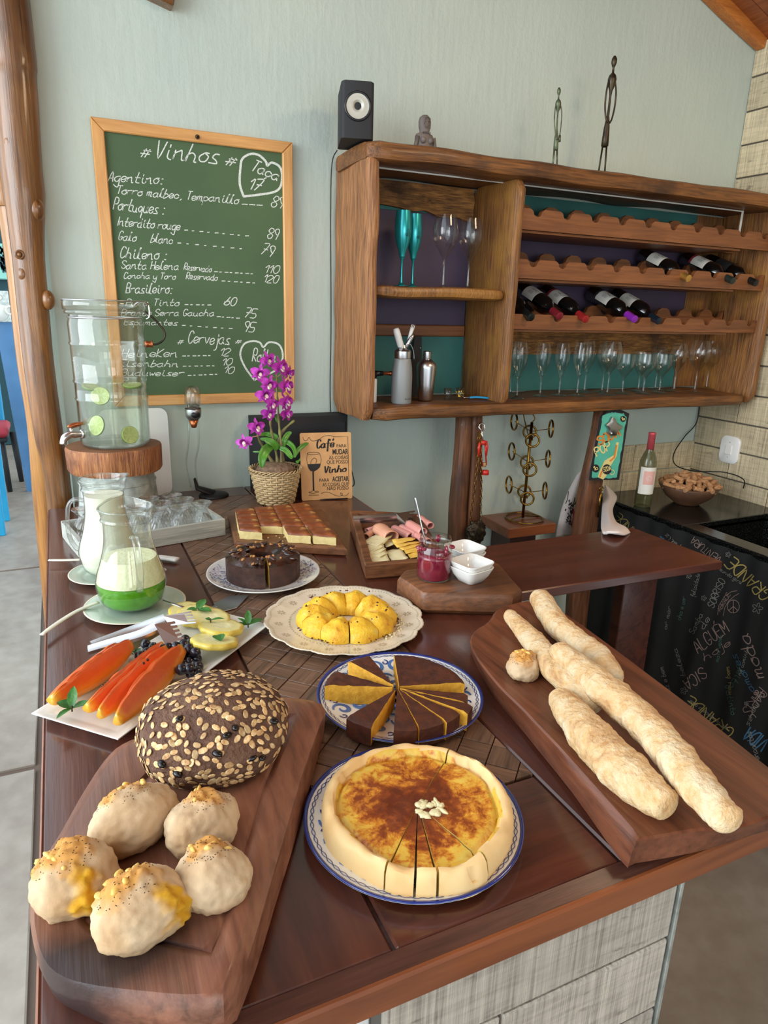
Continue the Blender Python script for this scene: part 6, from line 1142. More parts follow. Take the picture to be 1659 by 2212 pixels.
for i, (q, lb) in enumerate(zip([[(846, 1167), (892, 1160), (897, 1168), (852, 1175)], [(850, 1175), (900, 1169), (908, 1174), (858, 1182)], [(858, 1180), (905, 1172), (910, 1182), (870, 1188)], [(872, 1186), (912, 1180), (915, 1192), (876, 1196)], [(880, 1196), (914, 1192), (916, 1203), (886, 1206)]], yl)): cheese(q, .938 - .0025 * i, lb, 'chy', 'yellow cheese slices on the tray')
def tongs(label, arms, w=.010, grp=None):
    # arms: list of (path, head outline) in room coordinates
    base = arms[0][0][0]; t = wroot('serving_tongs', label, 'tongs', tuple(base))
    for path, head, nrm in arms:
        n = len(path); P = smoothpoly(path, 5, False); up_ = Vector(nrm); rs = []
        for i, p in enumerate(P):
            d = (P[min(i + 1, len(P) - 1)] - P[max(i - 1, 0)]).normalized(); s = d.cross(up_).normalized(); ww = w * (1 + .25 * i / len(P)); u = s.cross(d); rs.append([p + s * ww - u * .006, p + s * ww * .9 + u * .001, p + u * .003, p - s * ww * .9 + u * .001, p - s * ww - u * .006, p - s * ww * .8 - u * .004, p, p + s * ww * .8 - u * .004])
        obj('arm', *loft(rs), 'steel', t, True, world=True, sharp=50)
        a, b, c, d_ = [Vector(q) for q in head]; nn = (b - a).cross(d_ - a).normalized(); pl = [a, b]; m = 5   # a,b at the arm; c,d at the toothed end
        for k in range(m):
            u0, u1, u2 = k / m, (k + .55) / m, (k + 1) / m; e0, e1 = b.lerp(c, .72), b.lerp(c, 1.0); g0_, g1_ = a.lerp(d_, .72), a.lerp(d_, 1.0)
            pl += [e1.lerp(g1_, u0), e1.lerp(g1_, u1)] + ([e0.lerp(g0_, u1), e0.lerp(g0_, u2)] if k < m - 1 else [])
        lo2 = [q - nn * .0008 for q in pl]; hi2 = [q + nn * .0008 for q in pl]; obj('toothed_head', *loft([lo2, hi2]), 'steel', t, False, world=True)
    return t
tongs('steel tongs lying across the ham on the cold cuts tray', [([PZ(763, 1118, .965), PZ(800, 1116, .968), PZ(856, 1112, .972)], (PZ(855, 1109, .975), PZ(858, 1120, .965), PZ(880, 1134, .955), PZ(899, 1100, .975)), (0, -.3, 1)), ([PZ(765, 1124, .955), PZ(800, 1122, .955), PZ(854, 1119, .955)], (PZ(854, 1118, .955), PZ(862, 1126, .945), PZ(882, 1138, .94), PZ(896, 1108, .955)), (0, -.3, 1))], .008)
# ---- focaccia on its board
fb = wroot('bread_board', 'flat dark board under the square banana bread pieces', 'cutting board', (.57, 1.93, .9005)); bpl = [PZ(x, y, .925) for x, y in ((492, 1112), (508, 1172), (750, 1185), (692, 1094))]; bpl = ccw([(p.x, p.y) for p in bpl])
obj('slab', *prism(bpl, .9012, .925, .004), 'block', fb, True, world=True, sharp=35)
A, B, C_, D = [PZ(x, y, .925 + .03) for x, y in ((516, 1143), (722, 1157), (664, 1084), (508, 1100))]
fp = ['front left piece of banana bread, its crumb side facing forward', '', '', '']; nx, ny = 4, 4
fl_lab = {(0, 0): 'front left square of banana bread, cut side forward', (2, 0): 'middle front square of banana bread beside the gap', (3, 0): 'front right square of banana bread set a little apart'}
rown = ['front', 'second', 'third', 'rear']; coln = ['left', 'inner left', 'inner right', 'right']
for i in range(nx):
    for j in range(ny):
        if (i, j) == (1, 0): continue
        def Q(u, v_): return (A * (1 - u) + B * u) * (1 - v_) + (D * (1 - u) + C_ * u) * v_
        e = .002 if j > 0 else .006; u0, u1, v0, v1 = i / nx + e, (i + 1) / nx - e, j / ny + e, (j + 1) / ny - e; dx = Vector((.004 * (i - 1.5), -.006, 0)) if j == 0 and i > 0 else Vector(); P = [Q(u0, v0) + dx, Q(u1, v0) + dx, Q(u1, v1) + dx, Q(u0, v1) + dx]; c = sum(P, Vector()) / 4
        t = wroot('bread_square', fl_lab.get((i, j), 'banana bread square in the %s row, %s column' % (rown[j], coln[i])), 'bread', (c.x, c.y, .926), 'squares of banana bread'); m = 7; vs = []; top_ = []
        ring0 = [P[k].lerp(P[(k + 1) % 4], q / 5) for k in range(4) for q in range(5)]; wv = lambda q, z: Vector((q.x, q.y, z)) + noise.noise_vector(Vector((q.x, q.y, z)) * 50) * .0016
        v, f = loft([[wv(q, .926) for q in ring0], [wv(q, .937) for q in ring0], [wv(q, .949) for q in ring0]], True, False); obj('crumb', v, f, 'focs', t, True, world=True, sharp=60)
        v, f = loft([[wv(q, .949) for q in ring0], [wv(c.lerp(Vector((q.x, q.y, 0)) + Vector((0, 0, c.z)), .985), .9545) for q in ring0], [wv(c.lerp(q, .6), .957) for q in ring0]], False, True); obj('glazed_top', v, f, 'foct', t, True, world=True)
rr = random.Random(6); ls = [xf(ICO[1], PZ(rr.uniform(560, 700), rr.uniform(1158, 1176), .926), (0, 0, 0), rr.uniform(.001, .003)) for k in range(26)]; p = PZ(600, 1165, .926); o = obj('bread_crumbs', *join(*ls), 'focs', None, loc=p, world=True); tag(o, 'small pale crumbs scattered in front of the banana bread', 'crumbs', kind='stuff')

# ================================================================== fruit platter
zP = .915; qd = ccw([tuple(PZ(x, y, zP)[:2]) for x, y in ((68, 1541), (255, 1597), (581, 1349), (441, 1313))]); cx_ = sum(p[0] for p in qd) / 4; cy_ = sum(p[1] for p in qd) / 4
FP = wroot('fruit_platter', 'long white rectangular platter holding papaya, grapes and pineapple', 'plate', (cx_, cy_, .9005)); ins_ = lambda d: [Vector((*p, 0)) for p in inset(qd, d)]
def dens(r_, z, k=8): n = len(r_); return [Vector((*(r_[i].lerp(r_[(i + 1) % n], j / k)).xy, z)) for i in range(n) for j in range(k)]
obj('dish', *loft([dens(ins_(.03), .9005), dens(ins_(.024), .902), dens(ins_(.0), .9135), dens(ins_(.0), .9155), dens(ins_(.002), .9157), dens(ins_(.022), .9075), dens(ins_(.028), .9065)]), 'ceramic', FP, True, world=True, sharp=40)
def papaya(a, b, w_, h_, roll_, label, curve=.018, zb=.9075):
    A, B = PZ(*a, zb + .004), PZ(*b, zb + .004); A.z = B.z = zb; d = (B - A); ln = d.length; d.normalize(); S_ = Vector((-d.y, d.x, 0)); t = wroot('papaya_slice', label, 'papaya', tuple(A), 'papaya slices on the platter'); n = 30; rs = []; cols = []; cr, sr = cos(roll_), sin(roll_)
    OR, YE, RD = L('e86f24')[:3], L('eeb028')[:3], L('e05f22')[:3]; w_ *= 1.12; h_ *= 1.15
    for i in range(n + 1):
        u = i / n; s = max(.10, sin(pi * (.06 + .88 * u)) ** .55); c = A + d * ln * u + Vector((0, 0, curve * (abs(u - .5) * 2) ** 2)); row = []
        prof = [(-.5, .42), (-.56, .24), (-.42, .08), (-.2, .01), (0, 0), (.2, .01), (.42, .08), (.56, .24), (.5, .42), (.36, .62), (.22, .80), (.13, .94), (.05, 1.0), (0, .93), (-.05, 1.0), (-.13, .94), (-.22, .80), (-.36, .62)]
        for k, (x, z) in enumerate(prof):
            nz = .05 * noise.noise(Vector((u * 9, k * .6, a[0] * .1))) if k > 9 else 0; x2, z2 = (x + nz) * w_ * s, (z + nz * 1.5) * h_ * s; xr, zr = x2 * cr - z2 * sr, x2 * sr + z2 * cr
            row.append(c + S_ * xr + Vector((0, 0, zr + abs(sr) * w_ * .35 * s))); e = min(u, 1 - u); y_ = max(0, min(1, (.45 - z) * 2.6)) if 0 <= k <= 8 else max(0, min(1, (.07 - e) * 16)) * .8; q = (1 if k in (0, 8) else 0) * .25; f_ = max(y_, q); base = RD if k > 9 else OR
            cols.append(tuple(base[m] * (1 - f_) + YE[m] * f_ for m in range(3)) + (1,))
        rs.append(row)
    v, f = loft(rs); o = obj('flesh', v, f, 'pap', t, True, None, cols, world=True); return t, A, B, h_
pl_ = [((112, 1540), (248, 1422), .040, .042, .35, 'papaya slice farthest left, its orange flesh bent over the platter corner'), ((130, 1530), (284, 1416), .034, .046, .1, 'papaya slice second from the left, above the mint sprig'), ((190, 1556), (350, 1418), .038, .040, .15, 'papaya slice third from the left, with dark seeds on it'), ((220, 1570), (362, 1428), .028, .042, -.1, 'narrow papaya slice fourth from the left'), ((258, 1585), (396, 1428), .036, .046, -.15, 'papaya slice farthest right, beside the oat loaf')]
seeds = {2: [(.2, .0), (.24, .003), (.55, -.002), (.85, .002), (.88, .004), (.86, -.003)], 3: [(.62, .0), (.66, .003), (.64, -.003)]}
for i, (a, b, w_, h_, rl, lb) in enumerate(pl_):
    t, A, B, hh = papaya(a, b, w_, h_, rl, lb)
    if i in seeds: obj('seeds', *join(*[xf(ICO[1], A.lerp(B, u) + Vector((o_ + .0, o_, hh * .93)), (0, 0, u), .0028) for u, o_ in seeds[i]]), 'raisin', t, world=True)['kind'] = 'stuff'
# grapes
gr = thing('grape', 'x', 'grape', (0, 0, 0), group='dark grapes piled on the platter'); obj('berry', *ICO[3], 'grape', gr); gr.children[0].scale = (.0112, .0102, .0102); obj('stem_scar', *ICO[1], 'walnut', gr).scale = (.0015, .0015, .0015); gr.children[1].location = (.0108, 0, 0)
gp = [(315, 1392), (330, 1398), (318, 1410), (303, 1418), (334, 1412), (322, 1424), (348, 1404), (350, 1418), (345, 1432), (362, 1398), (366, 1412), (362, 1426), (380, 1398), (380, 1410), (378, 1424), (396, 1394), (396, 1408), (394, 1422), (408, 1402), (410, 1416), (408, 1430), (422, 1410), (424, 1424), (420, 1438), (408, 1444), (428, 1440), (396, 1436), (392, 1446), (400, 1382), (412, 1388), (425, 1452), (412, 1456)]
rr = random.Random(3); rws = {0: 'back', 1: 'middle', 2: 'front'}
for k, (x, y) in enumerate(gp):
    hi_ = 1 if (k % 3 == 0 and 4 < k < 28) else 0; z = .918 + hi_ * .015; q = PZ(x, y, z); rot = (rr.uniform(0, 3), rr.uniform(0, 3), rr.uniform(0, 6)); lb = 'dark grape %s, %s' % ('at the papaya end of the pile' if x < 345 else 'by the pineapple end of the pile' if x > 400 else 'in the middle of the pile', 'on top' if hi_ else 'at the back' if y < 1400 else 'at the front' if y > 1425 else 'on the platter between the others')
    if k == 0: gr.location = q; gr.rotation_euler = rot; gr['label'] = lb
    else: dup(gr, q, 0, lb, rot=rot, scale=rr.uniform(.9, 1.08))
# pineapple rings
def pineapple(c, r, tilt, label, z):
    q = PZ(c[0], c[1], z); t = thing('pineapple_slice', label, 'pineapple', q, rot=tilt, group='pineapple slices on the platter'); rs = []; cols = []; n = 56; C1, C2, C3 = L('e6dc94')[:3], L('d9c052')[:3], L('efe8b4')[:3]
    for k, (f_, zz) in enumerate(((.3, -.006), (.96, -.006), (1.0, -.003), (1.0, .003), (.95, .006), (.8, .0058), (.55, .0062), (.34, .006), (.27, .0052), (.1, .0052))):
        row = []
        for j in range(n):
            a = 2 * pi * j / n; rr_ = r * f_ * (1 + (.03 * cos(9 * a) + .02 * noise.noise(Vector((cos(a) * 3, sin(a) * 3, r * 99)))) * (f_ > .7)); row.append(Vector((rr_ * cos(a), rr_ * sin(a), zz + (.0008 * sin(a * 28) if .3 < f_ < .9 else 0)))); cc_ = C2 if f_ > .93 else (C3 if f_ < .35 else C1); cols.append((*cc_, 1))
        rs.append(row)
    obj('ring', *loft(rs), 'pine', t, True, None, cols); return t
for c, r, tl, lb, z in (((404, 1322), .040, (.1, .05, 0), 'pineapple slice farthest back, partly under a mint sprig', .915), ((425, 1330), .043, (.12, .0, .4), 'pineapple slice second from the back', .922), ((452, 1336), .045, (.14, .05, .9), 'pineapple slice third from the back, standing out to the right', .929), ((478, 1356), .046, (.12, .12, 1.4), 'large yellow edged pineapple slice behind the front one', .928), ((463, 1386), .046, (.22, .04, 2.2), 'front pineapple slice with a mint leaf in its centre', .934)): pineapple(c, r, tl, lb, z)
def leafmesh(ln, wd, fold=.25, curl=.2, n=8):
    rs = []
    for i in range(n + 1):
        t = i / n; w2 = wd / 2 * max(.03, sin(pi * min(1, t * .93 + .05)) ** .8) * (1 + .07 * (i % 2)); x = ln * t; z = curl * ln * (t - t * t * 1.3); rs.append([Vector((x, -w2, z + w2 * fold)), Vector((x, -w2 * .5, z + w2 * fold * .4)), Vector((x, 0, z)), Vector((x, w2 * .5, z + w2 * fold * .4)), Vector((x, w2, z + w2 * fold))])
    return loft(rs, False, False, False)
def mint(label, base, leaves, name='mint_sprig'):
    t = thing(name, label, 'mint', base)
    for rz_, ry_, ln, wd in leaves:
        o = obj('leaf', *leafmesh(ln, wd), 'mint', t); o.rotation_euler = (0, -ry_, rz_)
    if len(leaves) > 1: obj('stalk', *tube([(0, 0, -.006), (0, 0, .004)], .0014, 6), 'stem', t)
    return t
mint('single mint leaf on the centre of the front pineapple slice', PZ(468, 1372, .943), [(-1.5, .1, .030, .024)], 'mint_leaf'); mint('torn mint leaf lying between two pineapple slices', PZ(455, 1340, .940), [(-.2, .1, .028, .010), (2.6, .3, .012, .012)], 'mint_leaf')
mint('mint sprig at the far corner of the platter', PZ(536, 1350, .918), [(1.3, .8, .034, .015), (.2, .15, .036, .021), (3.3, .2, .034, .020), (2.4, .5, .028, .010)]); mint('mint sprig at the back of the pineapple slices', PZ(428, 1318, .938), [(1.0, .3, .040, .020), (3.0, .2, .024, .016), (-.7, .1, .032, .022)])
mint('mint sprig between the two left papaya slices', PZ(155, 1530, .930), [(2.6, .4, .026, .022), (1.3, .9, .036, .016), (-.1, .2, .032, .018), (-2.3, .1, .034, .011)]); mint('small mint sprig by the grapes at the platter edge', PZ(292, 1414, .912), [(.8, .4, .018, .012), (2.4, .4, .016, .010)])
h0, h1, h2 = PZ(190, 1402, .935), PZ(305, 1368, .955), PZ(338, 1352, .965)
tongs('steel serving tongs resting on the grapes and pineapple', [([h0, PZ(250, 1384, .945), h1, h2], (PZ(333, 1349, .973), PZ(357, 1392, .94), PZ(398, 1380, .945), PZ(375, 1338, .975)), (.1, -.3, 1)), ([PZ(198, 1392, .925), PZ(290, 1358, .935), PZ(355, 1334, .95)], (PZ(352, 1331, .957), PZ(366, 1352, .942), PZ(424, 1346, .95), PZ(412, 1318, .965)), (.1, -.3, 1))], .010)

# ================================================================== pitchers, saucers, plastic knives
def pitcher(name, label, c, mat, H, body, neck, fills, hang):
    t = thing(name, label, 'pitcher', (c[0], c[1], .9095)); pr = [(0, .004), (body * .55, 0), (body * .86, .014), (body, .05), (body * .97, .075), (body * .80, .115), (neck, .155), (neck * .97, .19), (neck * .99, H - .030), (neck * 1.06, H - .026), (neck * 1.02, H - .018), (neck * 1.10, H)]
    ps = smoothpoly([(r, z) for r, z in pr[1:]], 4, False); ps = [(p.x, p.y) for p in ps]; n = 48; rs = []
    for r, z in [(0.0001, .003)] + ps: rs.append([Vector((r * cos(a) * (1 + (.13 * max(0, cos(a - hang - pi)) ** 10 * max(0, (z - (H - .03)) / .03))), r * sin(a) * (1 + (.13 * max(0, cos(a - hang - pi)) ** 10 * max(0, (z - (H - .03)) / .03))), z + .009 * max(0, cos(a - hang - pi)) ** 4 * max(0, (z - (H - .03)) / .03))) for a in [2 * pi * k / n for k in range(n)]])
    obj('glass_wall', *loft(rs, True, False), 'jarglass', t)
    obj('glass_lip', *tube([rs[-1][k] for k in range(n)], .0022, 8, True), 'jarglass', t)
    def rad(z):
        for (r0, z0), (r1, z1) in zip(ps[:-1], ps[1:]):
            if z0 <= z <= z1: return r0 + (r1 - r0) * (z - z0) / (z1 - z0 + 1e-9)
        return ps[-1][0]
    for nm, m_, z0, z1 in fills:
        k = 14; q = [(rad(z0 + (z1 - z0) * i / k) - .0028 if z0 + (z1 - z0) * i / k > .002 else body * .5, max(.0035, z0 + (z1 - z0) * i / k)) for i in range(k + 1)]; obj(nm, *solid(q, 40), m_, t, sharp=70)
    d = Vector((cos(hang), sin(hang), 0)); hp = [d * (neck * .99) + Vector((0, 0, H - .055)), d * (neck + .022) + Vector((0, 0, H - .052)), d * (neck + .038) + Vector((0, 0, H - .075)), d * (body + .020) + Vector((0, 0, .105)), d * (body + .008) + Vector((0, 0, .07)), d * (body * .985) + Vector((0, 0, .062))]
    obj('handle', *tube(smoothpoly(hp, 5, False), .0080, 12, flat=.65), 'crystal', t); return t
cg_, rg_ = circ([(178, 1300), (400, 1293), (290, 1351), (200, 1325)], .914); cw_, rw_ = circ([(147, 1243), (175, 1266), (160, 1257), (148, 1238)], .914); cw_ = PZ(228, 1236, .912); rw_ = .088
def saucer(c, r, label): t = thing('saucer', label, 'plate', (c.x, c.y, .9005)); obj('dish', *lathe([(0, .002), (r * .55, .002), (r * .55, 0), (r * .6, 0), (r * .99, .0125), (r, .0135), (r * .97, .0140), (r * .62, .0055), (r * .58, .0042), (0, .0045)], 64), 'celadon', t); obj('cream_rim', *lathe([(r * .999, .0132), (r * 1.0, .0143), (r * .965, .0141)], 64), 'cream', t); return t
gx = PZ(286, 1318, .912); saucer(Vector((max(cg_.x, .09), cg_.y, 0)), min(rg_, .115), 'pale green saucer with a cream rim under the green juice pitcher'); saucer(cw_, rw_, 'pale green saucer under the milky juice pitcher, farther back')
GCt = (.101, 1.552); HG = .232; zg = lambda y: PY(285, y, 1.49).z - .9095
pitcher('glass_pitcher', 'nearer glass pitcher with bright green juice under pale foam', GCt, 'g', HG, .0765, .052, [('green_juice', 'juice', .004, .062), ('pale_foam', 'foam', .063, .118)], -1.45)
pitcher('glass_pitcher', 'farther glass pitcher full of milky white juice', (.068, 1.782), 'w', .245, .071, .049, [('milky_juice', 'milk', .004, .205)], 2.9)
def stick(name, label, pts, z, w_, mat='plast', blade=None):
    P = [PZ(x, y, z) for x, y in pts]; t = wroot(name, label, 'knife' if 'knife' in name else 'spoon', tuple(P[0])); pc_ = smoothpoly(P, 5, False); n = len(pc_); obj('handle', *tube(pc_, [w_ * (.85 if i < 2 else 1) * (1 if not blade else 1 + blade * max(0, (i / (n - 1) - .7)) ) for i in range(n)], 10, flat=.42), mat, t, True, world=True); return t
stick('plastic_knife', 'cream plastic utensil handle reaching off the left edge, under the green juice pitcher', [(90, 1371), (130, 1342), (170, 1318), (212, 1301)], .918, .0060)
stick('plastic_spatula', 'cream plastic handle behind the milky pitcher, pointing left over the counter edge', [(105, 1210), (140, 1210), (175, 1209)], .915, .0058); stick('plastic_spatula', 'white plastic spatula blade pointing right behind the green pitcher', [(338, 1203), (362, 1206), (383, 1209)], .910, .013, 'plastw')
stick('plastic_spoon', 'short white plastic handle ends beside the green juice pitcher', [(345, 1225), (354, 1232)], .912, .008, 'plastw')
kn_ = wroot('fork_knife', 'thin steel knife with its point against the green juice saucer', 'knife', tuple(PZ(352, 1296, .925))); obj('blade', *tube([PZ(352, 1296, .928), PZ(375, 1304, .926), PZ(402, 1314, .924)], [.002, .004, .004], 8, flat=.3), 'steel', kn_, world=True)
sv = wroot('cake_server', 'flat clear cake server lying on the parquet by the blue plate', 'cake server', tuple(PZ(490, 1305, .902))); bl = [PZ(x, y, .904) for x, y in ((462, 1302), (475, 1322), (512, 1312), (537, 1285), (497, 1286))]; obj('blade', *prism([(p.x, p.y) for p in bl], .9015, .9035, .0005), 'steel2', sv, False, world=True); obj('handle', *prism([tuple(PZ(x, y, .91)[:2]) for x, y in ((430, 1318), (436, 1322), (470, 1306), (466, 1302))], .9015, .906, .001), 'steel2', sv, False, world=True)

# ================================================================== white tray with crystal glasses
A = PZ(176, 1211, .9005); B = PZ(488, 1156, .9005); D = PZ(114, 1164, .9005); u_ = (B - A); ang_ = atan2(u_.y, u_.x); Lx = u_.length; Ly = .225
TR = thing('wooden_tray', 'whitewashed wooden tray with hand holes, holding upturned glasses', 'tray', (A.x, A.y, .9005), ang_); th_, hh_ = .011, .052
def tb(nm, lo, hi): obj(nm, *box(lo, hi, .0015), 'traywood', TR, False)
tb('bottom', (.004, .004, .001), (Lx - .004, Ly - .004, .008)); tb('side_board', (0, 0, 0), (Lx, th_, hh_)); tb('side_board', (0, Ly - th_, 0), (Lx, Ly, hh_))
for x0 in (0.0, Lx - th_):   # end boards with an oval hand hole, built as a frame around the hole
    hx = [(Ly / 2 + .040 * cos(t) * (1 if abs(cos(t)) < 2 else 1), .030 + .011 * sin(t)) for t in [2 * pi * k / 32 for k in range(32)]]; out_ = []
    for (y, z) in hx:
        a = atan2(z - .030, (y - Ly / 2)); ca, sa = cos(a), sin(a); k = min((Ly / 2 - th_) / max(1e-6, abs(ca)), ((hh_ - .030) if sa > 0 else .030) / max(1e-6, abs(sa))); out_.append((Ly / 2 + ca * k, .030 + sa * k))
    rs = [[Vector((x0, y, z)) for y, z in hx], [Vector((x0, y, z)) for y, z in out_], [Vector((x0 + th_, y, z)) for y, z in out_], [Vector((x0 + th_, y, z)) for y, z in hx], [Vector((x0, y, z)) for y, z in hx]]; obj('end_board', *loft(rs, False, False), 'traywood', TR, False)
sg_ = thing('crystal_tumbler', 'x', 'glass', (0, 0, 0), group='upturned cut crystal glasses on the white tray'); n = 40; rs = []
pr = [(.0335, 0), (.0345, .004), (.0345, .016), (.031, .034), (.023, .052), (.0155, .064), (.0150, .069), (.022, .078), (.031, .086), (.033, .0885), (.031, .090), (.018, .087), (0.0003, .085)]
for i, (r, z) in enumerate(pr): rs.append([Vector((r * (1 + (.035 * ((k + i) % 2) if 1 < i < 6 else 0) + (.02 * (k % 2) if 7 <= i < 9 else 0)) * cos(2 * pi * k / n), r * (1 + (.035 * ((k + i) % 2) if 1 < i < 6 else 0)) * sin(2 * pi * k / n), z)) for k in range(n)])
v, f = loft(rs, False, False); obj('cut_bowl', v, f, 'crystal', sg_, False)
gl_ = [((437, 1113), 'upturned crystal glass at the right end of the tray'), ((393, 1122), 'upturned crystal glass in the front row, second from the right'), ((338, 1130), 'upturned crystal glass in the front row beside the green pitcher rim'), ((392, 1096), 'upturned crystal glass in the middle row, behind the second from the right'), ((334, 1106), 'upturned crystal glass in the middle row, left of centre'), ((388, 1072), 'upturned crystal glass at the back right of the tray'), ((333, 1082), 'upturned crystal glass at the back centre of the tray'), ((296, 1098), 'upturned crystal glass half hidden by the milky pitcher rim'), ((170, 1135), 'upturned crystal glass at the left end of the tray, rear one'), ((184, 1152), 'upturned crystal glass at the left end of the tray, front one')]
m_ = Matrix.Rotation(-ang_, 3, 'Z')
for k, ((x, y), lb) in enumerate(gl_):
    l_ = Vector(((.365, .055), (.293, .045), (.222, .047), (.332, .118), (.262, .113), (.318, .182), (.246, .180), (.190, .112), (.050, .160), (.066, .092))[k]).to_3d()
    q = Matrix.Rotation(ang_, 3, 'Z') @ l_ + Vector((A.x, A.y, 0)); q.z = .909
    if k == 0: sg_.location = q; sg_['label'] = lb; sg_.scale = (.97, .97, 1.0)
    else: dup(sg_, q, k * .3, lb, scale=(.97, .97, 1.0))

# ================================================================== drinks dispenser
DX, DY = .138, 2.375; bu = thing('zinc_bucket', 'galvanised bucket turned upside down under the tree slice', 'bucket', (DX, DY, .9005)); hb = .142
obj('pail', *solid([(.128, 0), (.131, .004), (.128, .008), (.1155, hb - .006), (.117, hb - .002), (.113, hb)], 48), 'zinc', bu, sharp=40); obj('seam', *join(*[ring((0, 0, z), r, .0022, 48, 6) for z, r in ((.012, .129), (.105, .1205))]), 'zinc', bu)
zs_ = .9005 + hb; ts = thing('tree_slice', 'thick slice of tree trunk under the glass drinks dispenser', 'wood slice', (DX + .0, DY - .005, zs_ + .0005)); hs_ = .083; rs = []
for z, k in ((0, .97), (.008, 1), (hs_ - .008, 1), (hs_ - .001, .985), (hs_, .96)): rs.append([Vector(((.147 * k + .007 * noise.noise(Vector((cos(a) * 1.6, sin(a) * 1.6, z * 8))) + .003 * noise.noise(Vector((cos(a) * 8, sin(a) * 8, z * 20)))) * cos(a) * (1.0), (.135 * k + .006 * noise.noise(Vector((cos(a) * 2, sin(a) * 2, 0)))) * sin(a), z)) for a in [2 * pi * j / 72 for j in range(72)]])
v, f = loft(rs); fm = [0] * (72 * 3) + [1] * 72 + [1, 1]; obj('wood', v, f, ['slicebark', 'slicew'], ts, True, fm, sharp=35)
zj = zs_ + hs_ + .001; JX, JY = DX + .004, DY - .005; RJ = .107; HJ2 = .405; dj = thing('drinks_dispenser', 'large lidded glass drinks dispenser of lime water with a tap', 'dispenser', (JX, JY, zj))
zw = .205; rz_ = lambda z: RJ * (1.0 - .06 * (1 - 1) - 0) * (1 + .045 * max(0, (z - .1) / .3)); pj = [(0, .006), (RJ * .9, 0), (RJ * .985, .008), (RJ, .02)]
for z in (.15, .205, .32): pj += [(rz_(z - .006), z - .006), (rz_(z) + .0035, z), (rz_(z + .006), z + .006)]
pj += [(rz_(.38), .38), (rz_(.39) * .97, HJ2 - .012), (rz_(.39) * .95, HJ2)]
obj('jar', *lathe(pj, 64), 'jarglass', dj); obj('thick_base', *solid([(RJ * .88, .001), (RJ * .97, .009), (RJ * .97, .012)], 48), 'jarglass', dj); obj('lime_water', *solid([(RJ * .965, .013), (RJ * .98, .10), (rz_(zw) * .985, zw)], 56), 'water', dj, sharp=60)
Rl = rz_(.39); obj('lid', *join(lathe([(Rl * .98, HJ2 + .001), (Rl * 1.05, HJ2 + .003), (Rl * 1.06, HJ2 + .010), (Rl * 1.0, HJ2 + .014)], 56), lathe([(Rl * 1.0, HJ2 + .012), (Rl * 1.09, HJ2 + .014), (Rl * 1.09, HJ2 + .040), (Rl * 1.05, HJ2 + .044), (.0003, HJ2 + .046)], 56)), 'jarglass', dj)
obj('wire_clamp', *join(ring((0, 0, HJ2 - .008), Rl * .99, .0022, 56, 6), ring((0, 0, HJ2 + .043), Rl * 1.09, .0018, 56, 6)), 'steel', dj)
cl = Vector((Rl * 1.03, -.02, HJ2 + .02)); obj('lid_clip', *join(tube(smoothpoly([cl + Vector((0, -.004, .022)), cl + Vector((.012, -.006, .010)), cl + Vector((.012, -.006, -.022)), cl + Vector((.002, -.004, -.03))], 4, False), .003, 8), tube(smoothpoly([cl + Vector((-.03, -.01, .012)), cl + Vector((-.01, -.014, .024)), cl + Vector((.01, -.01, .012))], 4, False), .003, 6)), 'chrome', dj)
e1, e2 = Vector((Rl * 1.05, -.01, HJ2 + .012)), Vector((Rl * 1.08, -.01, .32)); obj('bail_handle', *tube(smoothpoly([e1, Vector((Rl * 1.28, -.015, HJ2 - .01)), Vector((Rl * 1.52, -.02, .36)), Vector((Rl * 1.5, -.02, .335)), Vector((Rl * 1.3, -.015, .318)), e2], 5, False), .0032, 8), 'bronze', dj)
obj('copper_bush', *xf(solid([(.010, 0), (.012, .003), (.010, .006), (.010, .02), (.012, .022)], 18), (Rl * .99, -.012, .318), (0, pi / 2, 0)), 'copper', dj)
# raised glass decoration: stars, waves and scale marks
ls = []
fr_ = lambda s, z=0: Vector(((rz_(s.y) + .0012) * cos(s.x), (rz_(s.y) + .0012) * sin(s.x), s.y))
for (a, z, r_) in ((-2.5, .29, .010), (-2.75, .27, .012), (-2.2, .27, .008), (-2.6, .235, .010), (-2.9, .22, .012), (-2.3, .215, .007)): ls += [[Vector((a + r_ * 9 * cos(q) * .9, z + r_ * sin(q))), Vector((a - r_ * 9 * cos(q) * .9, z - r_ * sin(q)))] for q in (0, pi / 3, 2 * pi / 3)]
ls += [[Vector((-2.9 + .9 * k / 20, .25 + .008 * sin(k * 1.1))) for k in range(21)]] + [[Vector((-1.35 + .25 * j / 4, zz + .002 * sin(j * 2))) for j in range(5)] for zz in (.225, .25, .275)]
for l_ in ls: obj('raised_mark', *ribbon([l_], .0028, lambda s: fr_(s)), 'crystal', dj, False)
# tap
ta = -2.75; d = Vector((cos(ta), sin(ta), 0)); b0 = d * (RJ * .99) + Vector((0, 0, .045)); s_ = Vector((-d.y, d.x, 0))
tp2 = [b0, b0 + d * .022, b0 + d * .04 + Vector((0, 0, .002)), b0 + d * .058 + Vector((0, 0, -.008)), b0 + d * .064 + Vector((0, 0, -.026))]
obj('tap', *join(tube(smoothpoly(tp2, 4, False), [.010] * 4 + [.011] * 4 + [.0115] * 5 + [.010] * 4, 14), xf(solid([(.015, 0), (.015, .005), (.010, .007)], 20), b0, (0, pi / 2, ta)), tube([b0 + d * .034, b0 + d * .034 + Vector((0, 0, .024))], .005, 10)), 'steel', dj)
obj('tap_lever', *xf(ICO[3], b0 + d * .020 + Vector((0, 0, .030)), (0, .12, ta), (.026, .008, .008)), 'copper', dj)
